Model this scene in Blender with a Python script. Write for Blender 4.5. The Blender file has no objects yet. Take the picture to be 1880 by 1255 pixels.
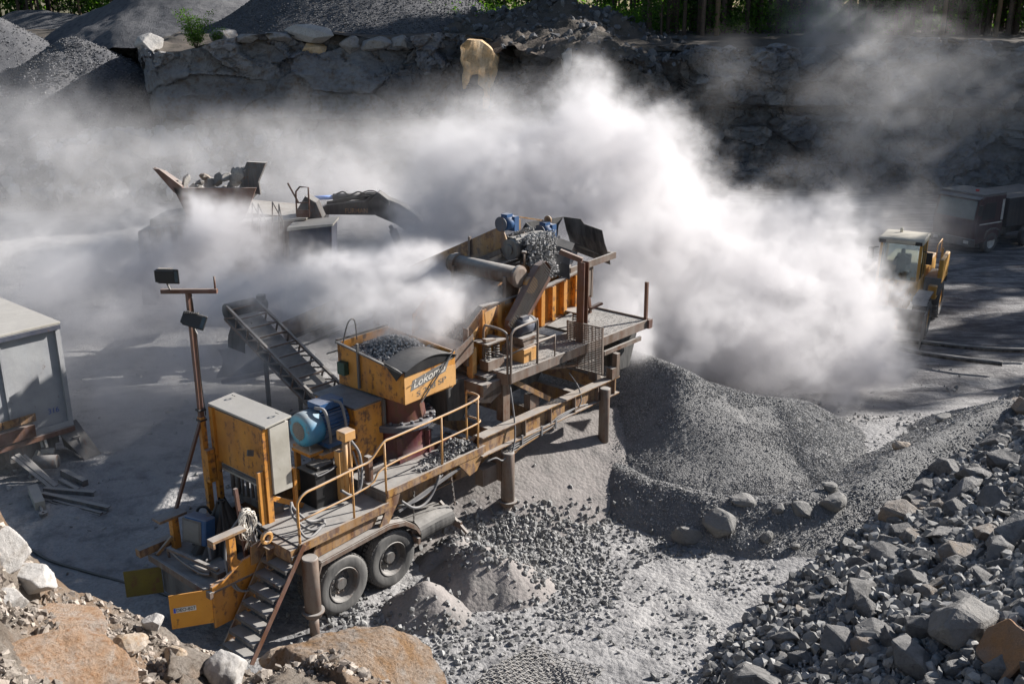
import bpy, bmesh, math, random
import numpy as np
from mathutils import Vector, Matrix
R = math.radians
random.seed(7)
rng = np.random.default_rng(7)
C = bpy.context.scene.collection
scn = bpy.context.scene

# ---------------------------------------------------------------- camera, sky, sun, exposure
CAM_H = 9.6
cam_d = bpy.data.cameras.new("camera")
cam = bpy.data.objects.new("camera", cam_d)
C.objects.link(cam)
cam.location = (0, 0, CAM_H)
cam.rotation_euler = (R(90 - 18.2), 0, 0)
cam_d.sensor_width = 36
cam_d.lens = 35
cam_d.clip_end = 900
cam_d.clip_start = 0.1
scn.camera = cam

SUN_EL, SUN_AZ = 28.0, 27.0            # azimuth counted from +X towards +Y
sd = Vector((math.cos(R(SUN_AZ)) * math.cos(R(SUN_EL)), math.sin(R(SUN_AZ)) * math.cos(R(SUN_EL)), math.sin(R(SUN_EL))))
sun_d = bpy.data.lights.new("sun", 'SUN')
sun_d.energy = 5.0
sun_d.angle = R(0.55)
sun_d.color = (1.0, 0.955, 0.90)
sun = bpy.data.objects.new("sun", sun_d)
C.objects.link(sun)
sun.rotation_euler = sd.to_track_quat('Z', 'Y').to_euler()

world = bpy.data.worlds.new("World")
scn.world = world
world.use_nodes = True
wn = world.node_tree
wn.nodes.clear()
sky = wn.nodes.new('ShaderNodeTexSky')
sky.sky_type = 'NISHITA'
sky.sun_disc = False
sky.sun_elevation = R(SUN_EL)
sky.sun_rotation = R(90 - SUN_AZ)
bg = wn.nodes.new('ShaderNodeBackground')
bg.inputs[1].default_value = 0.05
wo = wn.nodes.new('ShaderNodeOutputWorld')
wn.links.new(sky.outputs[0], bg.inputs[0])
wn.links.new(bg.outputs[0], wo.inputs[0])
scn.view_settings.view_transform = 'Standard'
scn.view_settings.look = 'None'
scn.view_settings.exposure = 0.92
scn.view_settings.gamma = 1.0
scn.view_settings.use_curve_mapping = False
scn.render.engine = 'CYCLES'
cy = scn.cycles
cy.use_denoising = True
cy.max_bounces = 10
cy.diffuse_bounces = 3
cy.glossy_bounces = 2
cy.transmission_bounces = 4
cy.transparent_max_bounces = 8
cy.volume_bounces = 7
cy.volume_step_rate = 2.0
cy.volume_max_steps = 256
cy.sample_clamp_indirect = 6
cy.caustics_reflective = False
cy.caustics_refractive = False

# ---------------------------------------------------------------- helpers: view geometry
FPX = 1828.0
_c, _s = math.cos(R(18.2)), math.sin(R(18.2))
def ray(u, v):
    a = (u - 940) / FPX; b = (v - 627.5) / FPX
    return (a, _c - b * _s, -_s - b * _c)
def G(u, v, z=0.0):                      # where a sight line meets the level z
    r = ray(u, v); k = (z - CAM_H) / r[2]
    return Vector((k * r[0], k * r[1], z))
def D(u, v, y):                          # where a sight line meets the distance y
    r = ray(u, v); k = y / r[1]
    return Vector((k * r[0], y, CAM_H + k * r[2]))
TO = Vector((-2.8, 14.5, 0)); TT = Vector((.653, .757, 0)); TN = Vector((.757, -.653, 0))
TYAW = math.atan2(.757, .653)
# trailer frame: x = s (along), y = -w (w positive to the near side), z = h
def LW(s, w, h=0.0):
    return TO + TT * s + TN * w + Vector((0, 0, h))

# ---------------------------------------------------------------- helpers: tagging and objects
def tag(o, label=None, cat=None, group=None, kind=None):
    if label: o['label'] = label
    if cat: o['category'] = cat
    if group: o['group'] = group
    if kind: o['kind'] = kind
    return o
def thing(name, label, cat, loc=(0, 0, 0), rotz=0.0, group=None):
    o = bpy.data.objects.new(name, None)
    o.empty_display_size = 0.2
    C.objects.link(o)
    o.location = loc; o.rotation_euler = (0, 0, rotz)
    return tag(o, label, cat, group)
def link_mesh(name, me, m=None, parent=None):
    o = bpy.data.objects.new(name, me)
    if m is not None and not me.materials: me.materials.append(m)
    C.objects.link(o)
    if parent is not None: o.parent = parent
    return o
def np_mesh(name, V, F, smooth=False, attr=None):
    """V (n,3), F (m,k) arrays -> mesh"""
    me = bpy.data.meshes.new(name)
    V = np.asarray(V, np.float32); F = np.asarray(F, np.int32)
    n, k = F.shape
    me.vertices.add(len(V)); me.vertices.foreach_set('co', V.ravel())
    me.loops.add(n * k); me.loops.foreach_set('vertex_index', F.ravel())
    me.polygons.add(n)
    me.polygons.foreach_set('loop_start', np.arange(0, n * k, k, dtype=np.int32))
    me.polygons.foreach_set('loop_total', np.full(n, k, np.int32))
    me.polygons.foreach_set('use_smooth', np.full(n, smooth, bool))
    if attr is not None:
        for an, av in attr.items():
            a = me.attributes.new(an, 'FLOAT', 'POINT'); a.data.foreach_set('value', np.asarray(av, np.float32))
    me.update(calc_edges=True)
    return me
def grid_mesh(name, X, Y, Z, smooth=True, attr=None):
    ny, nx = X.shape
    V = np.stack([X.ravel(), Y.ravel(), Z.ravel()], 1)
    i = np.arange(ny * nx).reshape(ny, nx)
    F = np.stack([i[:-1, :-1].ravel(), i[:-1, 1:].ravel(), i[1:, 1:].ravel(), i[1:, :-1].ravel()], 1)
    return np_mesh(name, V, F, smooth, attr)

class MB:
    """collects shapes and links them as one mesh object; y in the input is w (near side positive) when flip is set"""
    def __init__(self, flip=False):
        self.v = []; self.f = []; self.sm = []; self.flip = flip; self.st = []
    def add(self, vs, fs, smooth=False):
        o = len(self.v); self.st.append(o)
        self.v += [tuple(p) for p in vs]
        self.f += [tuple(i + o for i in f) for f in fs]
        self.sm += [smooth] * len(fs)
        return self
    def box(self, x0, x1, y0, y1, z0, z1):
        v = [(x, y, z) for x in (x0, x1) for y in (y0, y1) for z in (z0, z1)]
        return self.add(v, [(0, 1, 3, 2), (4, 6, 7, 5), (0, 4, 5, 1), (2, 3, 7, 6), (0, 2, 6, 4), (1, 5, 7, 3)])
    def rbox(self, c, size, rot=(0, 0, 0)):
        from mathutils import Euler
        m = Euler(rot).to_matrix(); c = Vector(c)
        v = [c + m @ Vector((sx * size[0] / 2, sy * size[1] / 2, sz * size[2] / 2)) for sx in (-1, 1) for sy in (-1, 1) for sz in (-1, 1)]
        return self.add(v, [(0, 1, 3, 2), (4, 6, 7, 5), (0, 4, 5, 1), (2, 3, 7, 6), (0, 2, 6, 4), (1, 5, 7, 3)])
    def bar(self, p0, p1, w, h, up=(0, 0, 1)):
        p0 = Vector(p0); p1 = Vector(p1); d = (p1 - p0).normalized(); up = Vector(up)
        if abs(d.dot(up)) > .98: up = Vector((1, 0, 0))
        a = d.cross(up).normalized(); b = a.cross(d).normalized()
        v = [p + a * sx * w / 2 + b * sz * h / 2 for p in (p0, p1) for sx in (-1, 1) for sz in (-1, 1)]
        return self.add(v, [(0, 1, 3, 2), (4, 6, 7, 5), (0, 4, 5, 1), (2, 3, 7, 6), (0, 2, 6, 4), (1, 5, 7, 3)])
    def cyl(self, p0, p1, r0, r1=None, n=20, caps=True):
        if r1 is None: r1 = r0
        p0 = Vector(p0); p1 = Vector(p1); d = (p1 - p0).normalized()
        a = d.orthogonal().normalized(); b = d.cross(a)
        v = []
        for p, r in ((p0, r0), (p1, r1)):
            v += [p + (a * math.cos(2 * math.pi * i / n) + b * math.sin(2 * math.pi * i / n)) * r for i in range(n)]
        o = len(self.v)
        self.add(v, [(i, (i + 1) % n, n + (i + 1) % n, n + i) for i in range(n)], True)
        if caps:
            self.f += [tuple(o + i for i in reversed(range(n))), tuple(o + n + i for i in range(n))]; self.sm += [False, False]
        return self
    def lathe(self, c, axis, prof, n=28):
        """prof: list of (distance along axis, radius)"""
        c = Vector(c); d = Vector(axis).normalized(); a = d.orthogonal().normalized(); b = d.cross(a)
        v = []
        for t, r in prof:
            v += [c + d * t + (a * math.cos(2 * math.pi * i / n) + b * math.sin(2 * math.pi * i / n)) * max(r, 1e-4) for i in range(n)]
        fs = []
        for k in range(len(prof) - 1):
            fs += [(k * n + i, k * n + (i + 1) % n, (k + 1) * n + (i + 1) % n, (k + 1) * n + i) for i in range(n)]
        self.add(v, fs, False)
        return self
    def tube(self, pts, r, n=8, closed=False):
        pts = [Vector(p) for p in pts]; m = len(pts); v = []
        a = None
        for i, p in enumerate(pts):
            t = (pts[min(i + 1, m - 1)] - pts[max(i - 1, 0)]).normalized()
            if a is None: a = t.orthogonal().normalized()
            a = (a - t * a.dot(t)).normalized(); b = t.cross(a)
            v += [p + (a * math.cos(2 * math.pi * k / n) + b * math.sin(2 * math.pi * k / n)) * r for k in range(n)]
        fs = [(i * n + k, i * n + (k + 1) % n, (i + 1) * n + (k + 1) % n, (i + 1) * n + k) for i in range(m - 1) for k in range(n)]
        o = len(self.v)
        self.add(v, fs, True)
        self.f += [tuple(o + k for k in reversed(range(n))), tuple(o + (m - 1) * n + k for k in range(n))]; self.sm += [False, False]
        return self
    def prism(self, poly, off):
        """poly: list of 3D points (planar), off: extrusion vector"""
        off = Vector(off); n = len(poly)
        v = [Vector(p) for p in poly] + [Vector(p) + off for p in poly]
        return self.add(v, [tuple(range(n)), tuple(reversed(range(n, 2 * n)))] + [(i, n + i, n + (i + 1) % n, (i + 1) % n) for i in range(n)])
    def build(self, name, m, parent=None, bevel=0.0):
        me = bpy.data.meshes.new(name)
        V = [(x, -y, z) for x, y, z in self.v] if self.flip else self.v
        me.from_pydata(V, [], self.f)
        me.polygons.foreach_set('use_smooth', self.sm)
        bm = bmesh.new(); bm.from_mesh(me)
        bmesh.ops.recalc_face_normals(bm, faces=bm.faces)
        if bevel > 0:
            es = [e for e in bm.edges if len(e.link_faces) == 2 and not e.smooth is False and e.calc_face_angle(0) > 1.0]
            bmesh.ops.bevel(bm, geom=es, offset=bevel, segments=1, affect='EDGES', clamp_overlap=True)
        bm.to_mesh(me); bm.free()
        return link_mesh(name, me, m, parent)
    def split(self, tol=.012):
        """one MB for each group of touching shapes"""
        st = self.st + [len(self.v)]; n = len(self.st); bb = []
        for i in range(n):
            a = np.array([tuple(q) for q in self.v[st[i]:st[i + 1]]]); bb.append((a.min(0) - tol, a.max(0) + tol))
        par = list(range(n))
        def fd(i):
            while par[i] != i: i = par[i]
            return i
        for i in range(n):
            for j in range(i):
                if (bb[i][0] <= bb[j][1]).all() and (bb[j][0] <= bb[i][1]).all(): par[fd(i)] = fd(j)
        out = {}
        for i in range(n): out.setdefault(fd(i), []).append(i)
        res = []
        import bisect
        own = [bisect.bisect_right(self.st, min(f)) - 1 for f in self.f]
        for g in out.values():
            m2 = MB(self.flip); mp = {}
            for i in g:
                for k in range(st[i], st[i + 1]): mp[k] = len(m2.v); m2.v.append(self.v[k])
            gs = set(g)
            for f, s_, w_ in zip(self.f, self.sm, own):
                if w_ in gs: m2.f.append(tuple(mp[q] for q in f)); m2.sm.append(s_)
            res.append(m2)
        return res
def TB(): return MB(True)
SPLIT = {'cabinet_post', 'deck_post', 'bumper_post', 'bumper_cap', 'pedestal', 'spring_seat', 'end_post', 'rib', 'screen_rib', 'coil_spring', 'gusset', 'brace', 'jack_bracket', 'mounting_lug', 'lifting_eye', 'stop_post', 'pulley', 'leg'}

def smooth_path(pts, k=6):
    """Catmull-Rom through the points"""
    P = [Vector(p) for p in pts]; P = [P[0] * 2 - P[1]] + P + [P[-1] * 2 - P[-2]]; out = []
    for i in range(1, len(P) - 2):
        for j in range(k):
            t = j / k; a, b, c, d = P[i - 1], P[i], P[i + 1], P[i + 2]
            out.append(.5 * ((2 * b) + (c - a) * t + (2 * a - 5 * b + 4 * c - d) * t * t + (3 * b - a - 3 * c + d) * t ** 3))
    out.append(P[-2]); return out

def copy_tree(o, parent=None):
    c = o.copy(); C.objects.link(c); c.parent = parent
    for ch in list(o.children): copy_tree(ch, c)
    return c

def text_mesh(name, txt, m, parent, origin, xdir, ydir, height, width=None, shear=0.0, thick=0.004, bold=0.0):
    cu = bpy.data.curves.new(name, 'FONT'); cu.body = txt; cu.size = 1.0; cu.shear = shear; cu.extrude = 0.0; cu.offset = bold
    to = bpy.data.objects.new(name, cu); C.objects.link(to)
    dg = bpy.context.evaluated_depsgraph_get(); dg.update()
    me = bpy.data.meshes.new_from_object(to.evaluated_get(dg))
    bpy.data.objects.remove(to)
    co = np.empty(len(me.vertices) * 3, np.float32); me.vertices.foreach_get('co', co); co = co.reshape(-1, 3)
    mn = co.min(0); mx = co.max(0); h = mx[1] - mn[1]; w = mx[0] - mn[0]
    sy = height / h; sx = sy if width is None else width / w
    X = np.array(Vector(xdir).normalized()); Y = np.array(Vector(ydir).normalized())
    new = np.array(origin)[None] + (co[:, :1] - mn[0]) * sx * X + (co[:, 1:2] - mn[1]) * sy * Y
    me.vertices.foreach_set('co', new.astype(np.float32).ravel()); me.update()
    me.materials.clear(); me.name = name
    return link_mesh(name, me, m, parent)

# ---------------------------------------------------------------- helpers: numpy noise
def _h(ix, iy, iz, seed):
    ix = np.asarray(ix).astype(np.int64).astype(np.uint64); iy = np.asarray(iy).astype(np.int64).astype(np.uint64); iz = np.asarray(iz).astype(np.int64).astype(np.uint64)
    with np.errstate(over='ignore'):
        n = ix * np.uint64(73856093) ^ iy * np.uint64(19349663) ^ iz * np.uint64(83492791) ^ np.uint64(seed * 2654435761 + 97)
        n = (n ^ (n >> np.uint64(13))) * np.uint64(1274126177); n = n ^ (n >> np.uint64(16))
        n = n * np.uint64(2246822519); n = n ^ (n >> np.uint64(15))
    return (n & np.uint64(0xffffff)).astype(np.float64) / float(0xffffff)
def vn2(x, y, seed=0):
    xi = np.floor(x); yi = np.floor(y); fx = x - xi; fy = y - yi
    fx = fx * fx * (3 - 2 * fx); fy = fy * fy * (3 - 2 * fy)
    a = _h(xi, yi, 0, seed); b = _h(xi + 1, yi, 0, seed); c = _h(xi, yi + 1, 0, seed); d = _h(xi + 1, yi + 1, 0, seed)
    return (a * (1 - fx) + b * fx) * (1 - fy) + (c * (1 - fx) + d * fx) * fy
def fbm(x, y, seed=0, octv=4, gain=.5, ridge=False):
    s = 0; a = 1; t = 0
    for i in range(octv):
        n = vn2(x * 2 ** i + 17.3 * i, y * 2 ** i - 9.1 * i, seed + i) * 2 - 1
        if ridge: n = 1 - 2 * np.abs(n)
        s = s + a * n; t += a; a *= gain
    return s / t
def vn3(x, y, z, seed=0):
    xi = np.floor(x); yi = np.floor(y); zi = np.floor(z); fx = x - xi; fy = y - yi; fz = z - zi
    fx = fx * fx * (3 - 2 * fx); fy = fy * fy * (3 - 2 * fy); fz = fz * fz * (3 - 2 * fz)
    def L(k):
        a = _h(xi, yi, zi + k, seed); b = _h(xi + 1, yi, zi + k, seed); c = _h(xi, yi + 1, zi + k, seed); d = _h(xi + 1, yi + 1, zi + k, seed)
        return (a * (1 - fx) + b * fx) * (1 - fy) + (c * (1 - fx) + d * fx) * fy
    return L(0) * (1 - fz) + L(1) * fz
def fbm3(p, f, seed=0, octv=4, gain=.5):
    s = 0; a = 1; t = 0
    for i in range(octv):
        s = s + a * (vn3(p[:, 0] * f * 2 ** i, p[:, 1] * f * 2 ** i, p[:, 2] * f * 2 ** i, seed + i) * 2 - 1); t += a; a *= gain
    return s / t
def vor(x, y, seed=0, jit=.9):
    """F1, F2, random of the nearest cell and its centre"""
    xi = np.floor(x); yi = np.floor(y)
    f1 = np.full(x.shape, 9.); f2 = np.full(x.shape, 9.); cid = np.zeros(x.shape); cx = np.zeros(x.shape); cyy = np.zeros(x.shape)
    for dx in (-1, 0, 1):
        for dy in (-1, 0, 1):
            px = xi + dx + .5 + (_h(xi + dx, yi + dy, 1, seed) - .5) * jit; py = yi + dy + .5 + (_h(xi + dx, yi + dy, 2, seed) - .5) * jit
            d = np.hypot(px - x, py - y); m = d < f1
            f2 = np.where(m, f1, np.minimum(f2, d)); f1 = np.where(m, d, f1)
            cid = np.where(m, _h(xi + dx, yi + dy, 3, seed), cid); cx = np.where(m, px, cx); cyy = np.where(m, py, cyy)
    return f1, f2, cid, cx, cyy
def sst(a, b, x):
    t = np.clip((x - a) / (b - a), 0, 1); return t * t * (3 - 2 * t)
_ico = {}
def ico(level):
    if level not in _ico:
        bm = bmesh.new(); bmesh.ops.create_icosphere(bm, subdivisions=level, radius=1.0)
        V = np.array([v.co[:] for v in bm.verts]); F = np.array([[v.index for v in f.verts] for f in bm.faces]); bm.free()
        _ico[level] = (V / np.linalg.norm(V, axis=1)[:, None], F)
    return _ico[level]
def rock_verts(seed, level, size=(1, .8, .6), planes=13, rough=.03, rf=3.0, soft=.0):
    """a sphere cut by random planes: angular broken stone"""
    r = np.random.default_rng(seed)
    Vd, F = ico(level)
    N = r.normal(size=(planes, 3)); N /= np.linalg.norm(N, axis=1)[:, None]
    dd = r.uniform(.45, .85, planes)
    dots = Vd @ N.T
    with np.errstate(divide='ignore', invalid='ignore'):
        t = np.where(dots > .05, dd[None] / np.maximum(dots, .05), 5.0)
    t = np.concatenate([t, np.full((len(Vd), 1), 1.05)], 1)
    rad = t.min(1) if soft <= 0 else -np.log(np.exp(-t / soft).sum(1)) * soft
    P = Vd * rad[:, None]
    if rough > 0:
        P = P * (1 + rough * fbm3(P, rf, seed, 5, .6)[:, None] * 2)
    return P * np.array(size)[None], F

# ---------------------------------------------------------------- materials
def nd(nt, typ, ins=None, **props):
    n = nt.nodes.new(typ)
    for k, v in props.items(): setattr(n, k, v)
    for k, v in (ins or {}).items():
        if hasattr(v, 'is_output') or isinstance(v, bpy.types.NodeSocket): nt.links.new(v, n.inputs[k])
        else: n.inputs[k].default_value = v
    return n
def rampf(nt, fac, stops):
    n = nt.nodes.new('ShaderNodeValToRGB'); cr = n.color_ramp
    while len(cr.elements) < len(stops): cr.elements.new(.5)
    for e, (p, c) in zip(cr.elements, stops):
        e.position = p; e.color = c if len(c) == 4 else (*c, 1)
    nt.links.new(fac, n.inputs[0]); return n.outputs[0]
def g1(v): return (v, v, v, 1)
def mixc(nt, f, a, b):
    n = nt.nodes.new('ShaderNodeMix'); n.data_type = 'RGBA'
    for i, x in ((0, f), (6, a), (7, b)):
        if isinstance(x, bpy.types.NodeSocket): nt.links.new(x, n.inputs[i])
        else: n.inputs[i].default_value = x if i == 0 else ((*x, 1) if len(x) == 3 else x)
    return n.outputs[2]
def mth(nt, op, a, b=None, clamp=False):
    n = nt.nodes.new('ShaderNodeMath'); n.operation = op; n.use_clamp = clamp
    for i, x in enumerate((a, b)):
        if x is None: continue
        if isinstance(x, bpy.types.NodeSocket): nt.links.new(x, n.inputs[i])
        else: n.inputs[i].default_value = x
    return n.outputs[0]
def newmat(name):
    m = bpy.data.materials.new(name); m.use_nodes = True; nt = m.node_tree; nt.nodes.clear()
    out = nt.nodes.new('ShaderNodeOutputMaterial'); b = nt.nodes.new('ShaderNodeBsdfPrincipled')
    nt.links.new(b.outputs[0], out.inputs[0]); return m, nt, b, out
def noise(nt, vec, scale, detail=4, rough=.55, dist=0.0):
    return nd(nt, 'ShaderNodeTexNoise', {'Vector': vec, 'Scale': scale, 'Detail': detail, 'Roughness': rough, 'Distortion': dist}).outputs[0]
def objco(nt, scale=None):
    tc = nt.nodes.new('ShaderNodeTexCoord').outputs['Object']
    if scale is None: return tc
    return nd(nt, 'ShaderNodeMapping', {'Vector': tc, 'Scale': scale}).outputs[0]
DUST = (.36, .345, .325)
def paint(name, base, rust=.35, dust=.8, rough=.55, metal=0.0, dark=None, side=.22, scale=1.0, rustc=(.11, .045, .02)):
    """worn paint or steel: patches, rust with vertical runs, stone dust settled on what faces up"""
    m, nt, b, out = newmat(name)
    co = objco(nt); cs = objco(nt, (7 * scale, 7 * scale, .9 * scale))
    n1 = noise(nt, co, 1.7 * scale, 5, .6); n2 = noise(nt, co, 9 * scale, 6, .65); st = noise(nt, cs, 1.0, 4, .6)
    bc = mixc(nt, rampf(nt, n1, [(.35, g1(0)), (.7, g1(1))]), base, dark or tuple(x * .62 for x in base))
    rm = mth(nt, 'ADD', mth(nt, 'MULTIPLY', n2, .55), mth(nt, 'MULTIPLY', st, .45))
    t = .66 - .25 * rust
    bc = mixc(nt, rampf(nt, rm, [(t - .03, g1(0)), (t + .05, g1(.95 if rust > 0 else 0))]), bc, rustc)
    geo = nt.nodes.new('ShaderNodeNewGeometry')
    nz = nd(nt, 'ShaderNodeSeparateXYZ', {0: geo.outputs['Normal']}).outputs[2]
    up = rampf(nt, nz, [(.25, g1(0)), (.8, g1(1))])
    n3 = noise(nt, co, 4 * scale, 5, .7)
    dm = mth(nt, 'MULTIPLY', up, rampf(nt, n3, [(.25, g1(.55)), (.6, g1(1))]))
    sm = mth(nt, 'MULTIPLY', rampf(nt, noise(nt, cs, .7, 5, .65), [(.35, g1(0)), (.75, g1(1))]), side)
    dm = mth(nt, 'MULTIPLY', mth(nt, 'MAXIMUM', dm, sm), dust, True)
    bc = mixc(nt, dm, bc, DUST)
    nt.links.new(bc, b.inputs['Base Color'])
    nt.links.new(mth(nt, 'ADD', mth(nt, 'MULTIPLY', dm, .4), rough, True), b.inputs['Roughness'])
    b.inputs['Metallic'].default_value = metal
    bp = nd(nt, 'ShaderNodeBump', {'Height': mth(nt, 'ADD', n2, mth(nt, 'MULTIPLY', dm, .5)), 'Strength': .35, 'Distance': .01})
    nt.links.new(bp.outputs[0], b.inputs['Normal'])
    return m
def stone(name, cols, scale=1.0, bump=.6, bdist=.03, attr=None, obj_random=False, fine=40, rough=.9, dust=0.0, dustc=(.33, .32, .31)):
    """cols: three colours mixed by noise; attr: per-stone tone"""
    m, nt, b, out = newmat(name)
    co = objco(nt)
    n1 = noise(nt, co, .8 * scale, 6, .6, .4); n2 = noise(nt, co, 5 * scale, 6, .65); n3 = noise(nt, co, fine * scale, 3, .6)
    bc = mixc(nt, rampf(nt, n1, [(.36, g1(0)), (.64, g1(1))]), cols[0], cols[1])
    bc = mixc(nt, rampf(nt, n2, [(.5, g1(0)), (.68, g1(.85))]), bc, cols[2])
    t = None
    if attr: t = nd(nt, 'ShaderNodeAttribute', attribute_name=attr).outputs['Fac']
    elif obj_random: t = nt.nodes.new('ShaderNodeObjectInfo').outputs['Random']
    hs = nt.nodes.new('ShaderNodeHueSaturation'); nt.links.new(bc, hs.inputs['Color'])
    fv = mth(nt, 'ADD', mth(nt, 'MULTIPLY', n3, .5), .75)
    if t is not None: fv = mth(nt, 'MULTIPLY', fv, mth(nt, 'ADD', mth(nt, 'MULTIPLY', t, .8), .6))
    nt.links.new(fv, hs.inputs['Value'])
    col = hs.outputs[0]
    if obj_random: col = mixc(nt, mth(nt, 'MULTIPLY', rampf(nt, t, [(.86, g1(0)), (.9, g1(1))]), rampf(nt, n1, [(.3, g1(.15)), (.6, g1(.9))])), col, (.27, .18, .10))
    if dust > 0:
        geo = nt.nodes.new('ShaderNodeNewGeometry')
        nz = nd(nt, 'ShaderNodeSeparateXYZ', {0: geo.outputs['Normal']}).outputs[2]
        dm = mth(nt, 'MULTIPLY', rampf(nt, nz, [(.3, g1(0)), (.9, g1(1))]), mth(nt, 'MULTIPLY', rampf(nt, noise(nt, co, 3 * scale, 5, .7), [(.3, g1(.2)), (.65, g1(1))]), dust))
        col = mixc(nt, dm, col, dustc)
    nt.links.new(col, b.inputs['Base Color'])
    b.inputs['Roughness'].default_value = rough
    b.inputs['Specular IOR Level'].default_value = .35
    hh = mth(nt, 'ADD', mth(nt, 'ADD', n2, mth(nt, 'MULTIPLY', n3, .35)), mth(nt, 'MULTIPLY', n1, .6))
    bp = nd(nt, 'ShaderNodeBump', {'Height': hh, 'Strength': bump, 'Distance': bdist})
    nt.links.new(bp.outputs[0], b.inputs['Normal'])
    return m
def plain(name, col, rough=.6, metal=0.0, emit=None, alpha=None):
    m, nt, b, out = newmat(name)
    co = objco(nt); n = noise(nt, co, 6, 5, .65)
    c2 = tuple(min(1, x * 1.35 + .01) for x in col)
    nt.links.new(mixc(nt, rampf(nt, n, [(.35, g1(0)), (.7, g1(1))]), col, c2), b.inputs['Base Color'])
    b.inputs['Roughness'].default_value = rough; b.inputs['Metallic'].default_value = metal
    if emit: b.inputs['Emission Color'].default_value = (*emit, 1); b.inputs['Emission Strength'].default_value = 1
    return m
M = {}
M['yellow'] = paint('yellow_paint', (.62, .27, .028), .45, .75, dark=(.42, .16, .02))
M['yellow_light'] = paint('faded_yellow_paint', (.66, .36, .12), .3, .8, dark=(.52, .27, .08))
M['ochre'] = paint('dirty_ochre_paint', (.36, .19, .05), .6, .9, dark=(.2, .11, .05), side=.45)
M['brown'] = paint('dusty_brown_steel', (.16, .10, .065), .5, .95, dark=(.085, .06, .045), side=.5)
M['steel'] = paint('dusty_grey_steel', (.10, .095, .09), .35, .95, dark=(.05, .048, .05), side=.45)
M['rust'] = paint('rusty_steel', (.16, .065, .045), .7, .55, dark=(.09, .05, .04), side=.3)
M['darkred'] = paint('dark_red_paint', (.13, .02, .025), .5, .55, dark=(.06, .015, .02), side=.2)
M['blue'] = paint('blue_motor_paint', (.012, .085, .24), .15, .6, dark=(.008, .05, .14), side=.15)
M['bluecowl'] = paint('sun_bleached_blue_paint', (.05, .26, .42), .25, .8, dark=(.02, .16, .32), side=.3)
M['grey_cab'] = paint('pale_grey_cabinet_paint', (.50, .48, .43), .15, .9, dark=(.34, .32, .27), side=.3, rough=.5)
M['black'] = paint('black_rubber', (.014, .014, .016), 0, .35, rough=.5, side=.12)
M['rubber'] = paint('dusty_black_rubber', (.02, .02, .022), 0, .9, rough=.7, side=.5)
M['tyre'] = paint('dusty_tyre_rubber', (.07, .07, .07), 0, .8, rough=.85, dark=(.04, .04, .04), side=.5)
M['slate'] = paint('dark_slate_steel', (.06, .07, .10), .25, .6, dark=(.04, .045, .07), side=.25)
M['rustred'] = paint('rusty_red_casting', (.16, .045, .03), .6, .4, dark=(.09, .03, .025), side=.2)
M['cable'] = paint('grey_cable', (.20, .20, .21), 0, .6, rough=.6, side=.3)
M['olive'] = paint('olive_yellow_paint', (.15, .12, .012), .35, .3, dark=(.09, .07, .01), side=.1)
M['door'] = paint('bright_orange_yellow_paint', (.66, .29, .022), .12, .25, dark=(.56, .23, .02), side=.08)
M['white'] = paint('weathered_white_paint', (.38, .39, .40), .08, .7, dark=(.26, .27, .29), side=.5)
M['green'] = plain('green_junction_box', (.03, .07, .05), .5)
M['glass'] = plain('dusty_dark_glass', (.06, .08, .09), .15)
M['plate'] = plain('white_plate', (.55, .54, .5), .5)
M['ink'] = plain('black_lettering', (.015, .015, .015), .6)
M['plateblue'] = plain('blue_strip', (.02, .07, .45), .5)
M['letter_white'] = plain('worn_white_lettering', (.55, .52, .47), .7)
M['letter_grey'] = plain('grey_lettering', (.13, .11, .09), .7)
M['panel_grey'] = paint('grey_name_panel', (.19, .19, .185), .1, .3, side=.2)
M['letter_blue'] = plain('blue_stencil', (.06, .10, .30), .7)
M['red'] = plain('red_lens', (.5, .03, .02), .4)
M['floor'] = None

# ---------------------------------------------------------------- ground, piles, ledge, cliff
def polycone(x, y, pts, slope):
    """height of a heap whose ridge is the polyline pts [(x,y,h)], falling off at the given slope"""
    best = np.full(np.shape(x), -50.)
    for (x0, y0, h0), (x1, y1, h1) in zip(pts[:-1], pts[1:]):
        L2 = (x1 - x0) ** 2 + (y1 - y0) ** 2 + 1e-9
        t = np.clip(((x - x0) * (x1 - x0) + (y - y0) * (y1 - y0)) / L2, 0, 1)
        d = np.hypot(x - x0 - t * (x1 - x0), y - y0 - t * (y1 - y0))
        best = np.maximum(best, h0 + t * (h1 - h0) - (np.sqrt(d * d + .12 ** 2) - .12) * slope)
    return best
def base_floor(x, y):
    z = -1.5 * sst(20, 34, y) + .0 * x
    z = z + .10 * fbm(x * .25, y * .25, 3, 3) + .05 * fbm(x * 1.1, y * 1.1, 5, 4)
    return z
def g3(u, v, z): p = G(u, v, z); return (p.x, p.y, z)
def l3(s, w, h): p = LW(s, w, h); return (p.x, p.y, h)
HEAPS = {}
HEAPS['gravel_pile'] = (  # the long dark crushed-stone pile in front of the dust
    [l3(9.9, -2.2, 2.1), l3(9.5, 0.6, 1.85), (4.3, 21.3, 1.62), (6.0, 21.5, 1.25), (7.1, 22.4, .7)], .58, (0.2, 11.5, 17.2, 28))
HEAPS['sand_mound'] = (
    [l3(3.0, -1.9, .9), l3(5.0, -1.3, 1.15), l3(7.0, -.7, 1.15), l3(8.2, -.3, 1.2), l3(8.6, .6, 1.0)], .50, (-3.5, 6, 14.5, 26))
HEAPS['gravel_berm'] = (
    [g3(1112, 838, .55), g3(1180, 878, .55), g3(1300, 908, .6), g3(1450, 918, .62), g3(1580, 885, .7), g3(1700, 812, .8), g3(1850, 735, .9)], .62, (.5, 17, 15.5, 28))
HEAPS['fines_heap'] = ([g3(885, 1003, .72), g3(930, 1030, .5)], .72, (-2.5, 2.2, 13, 18))
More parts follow.
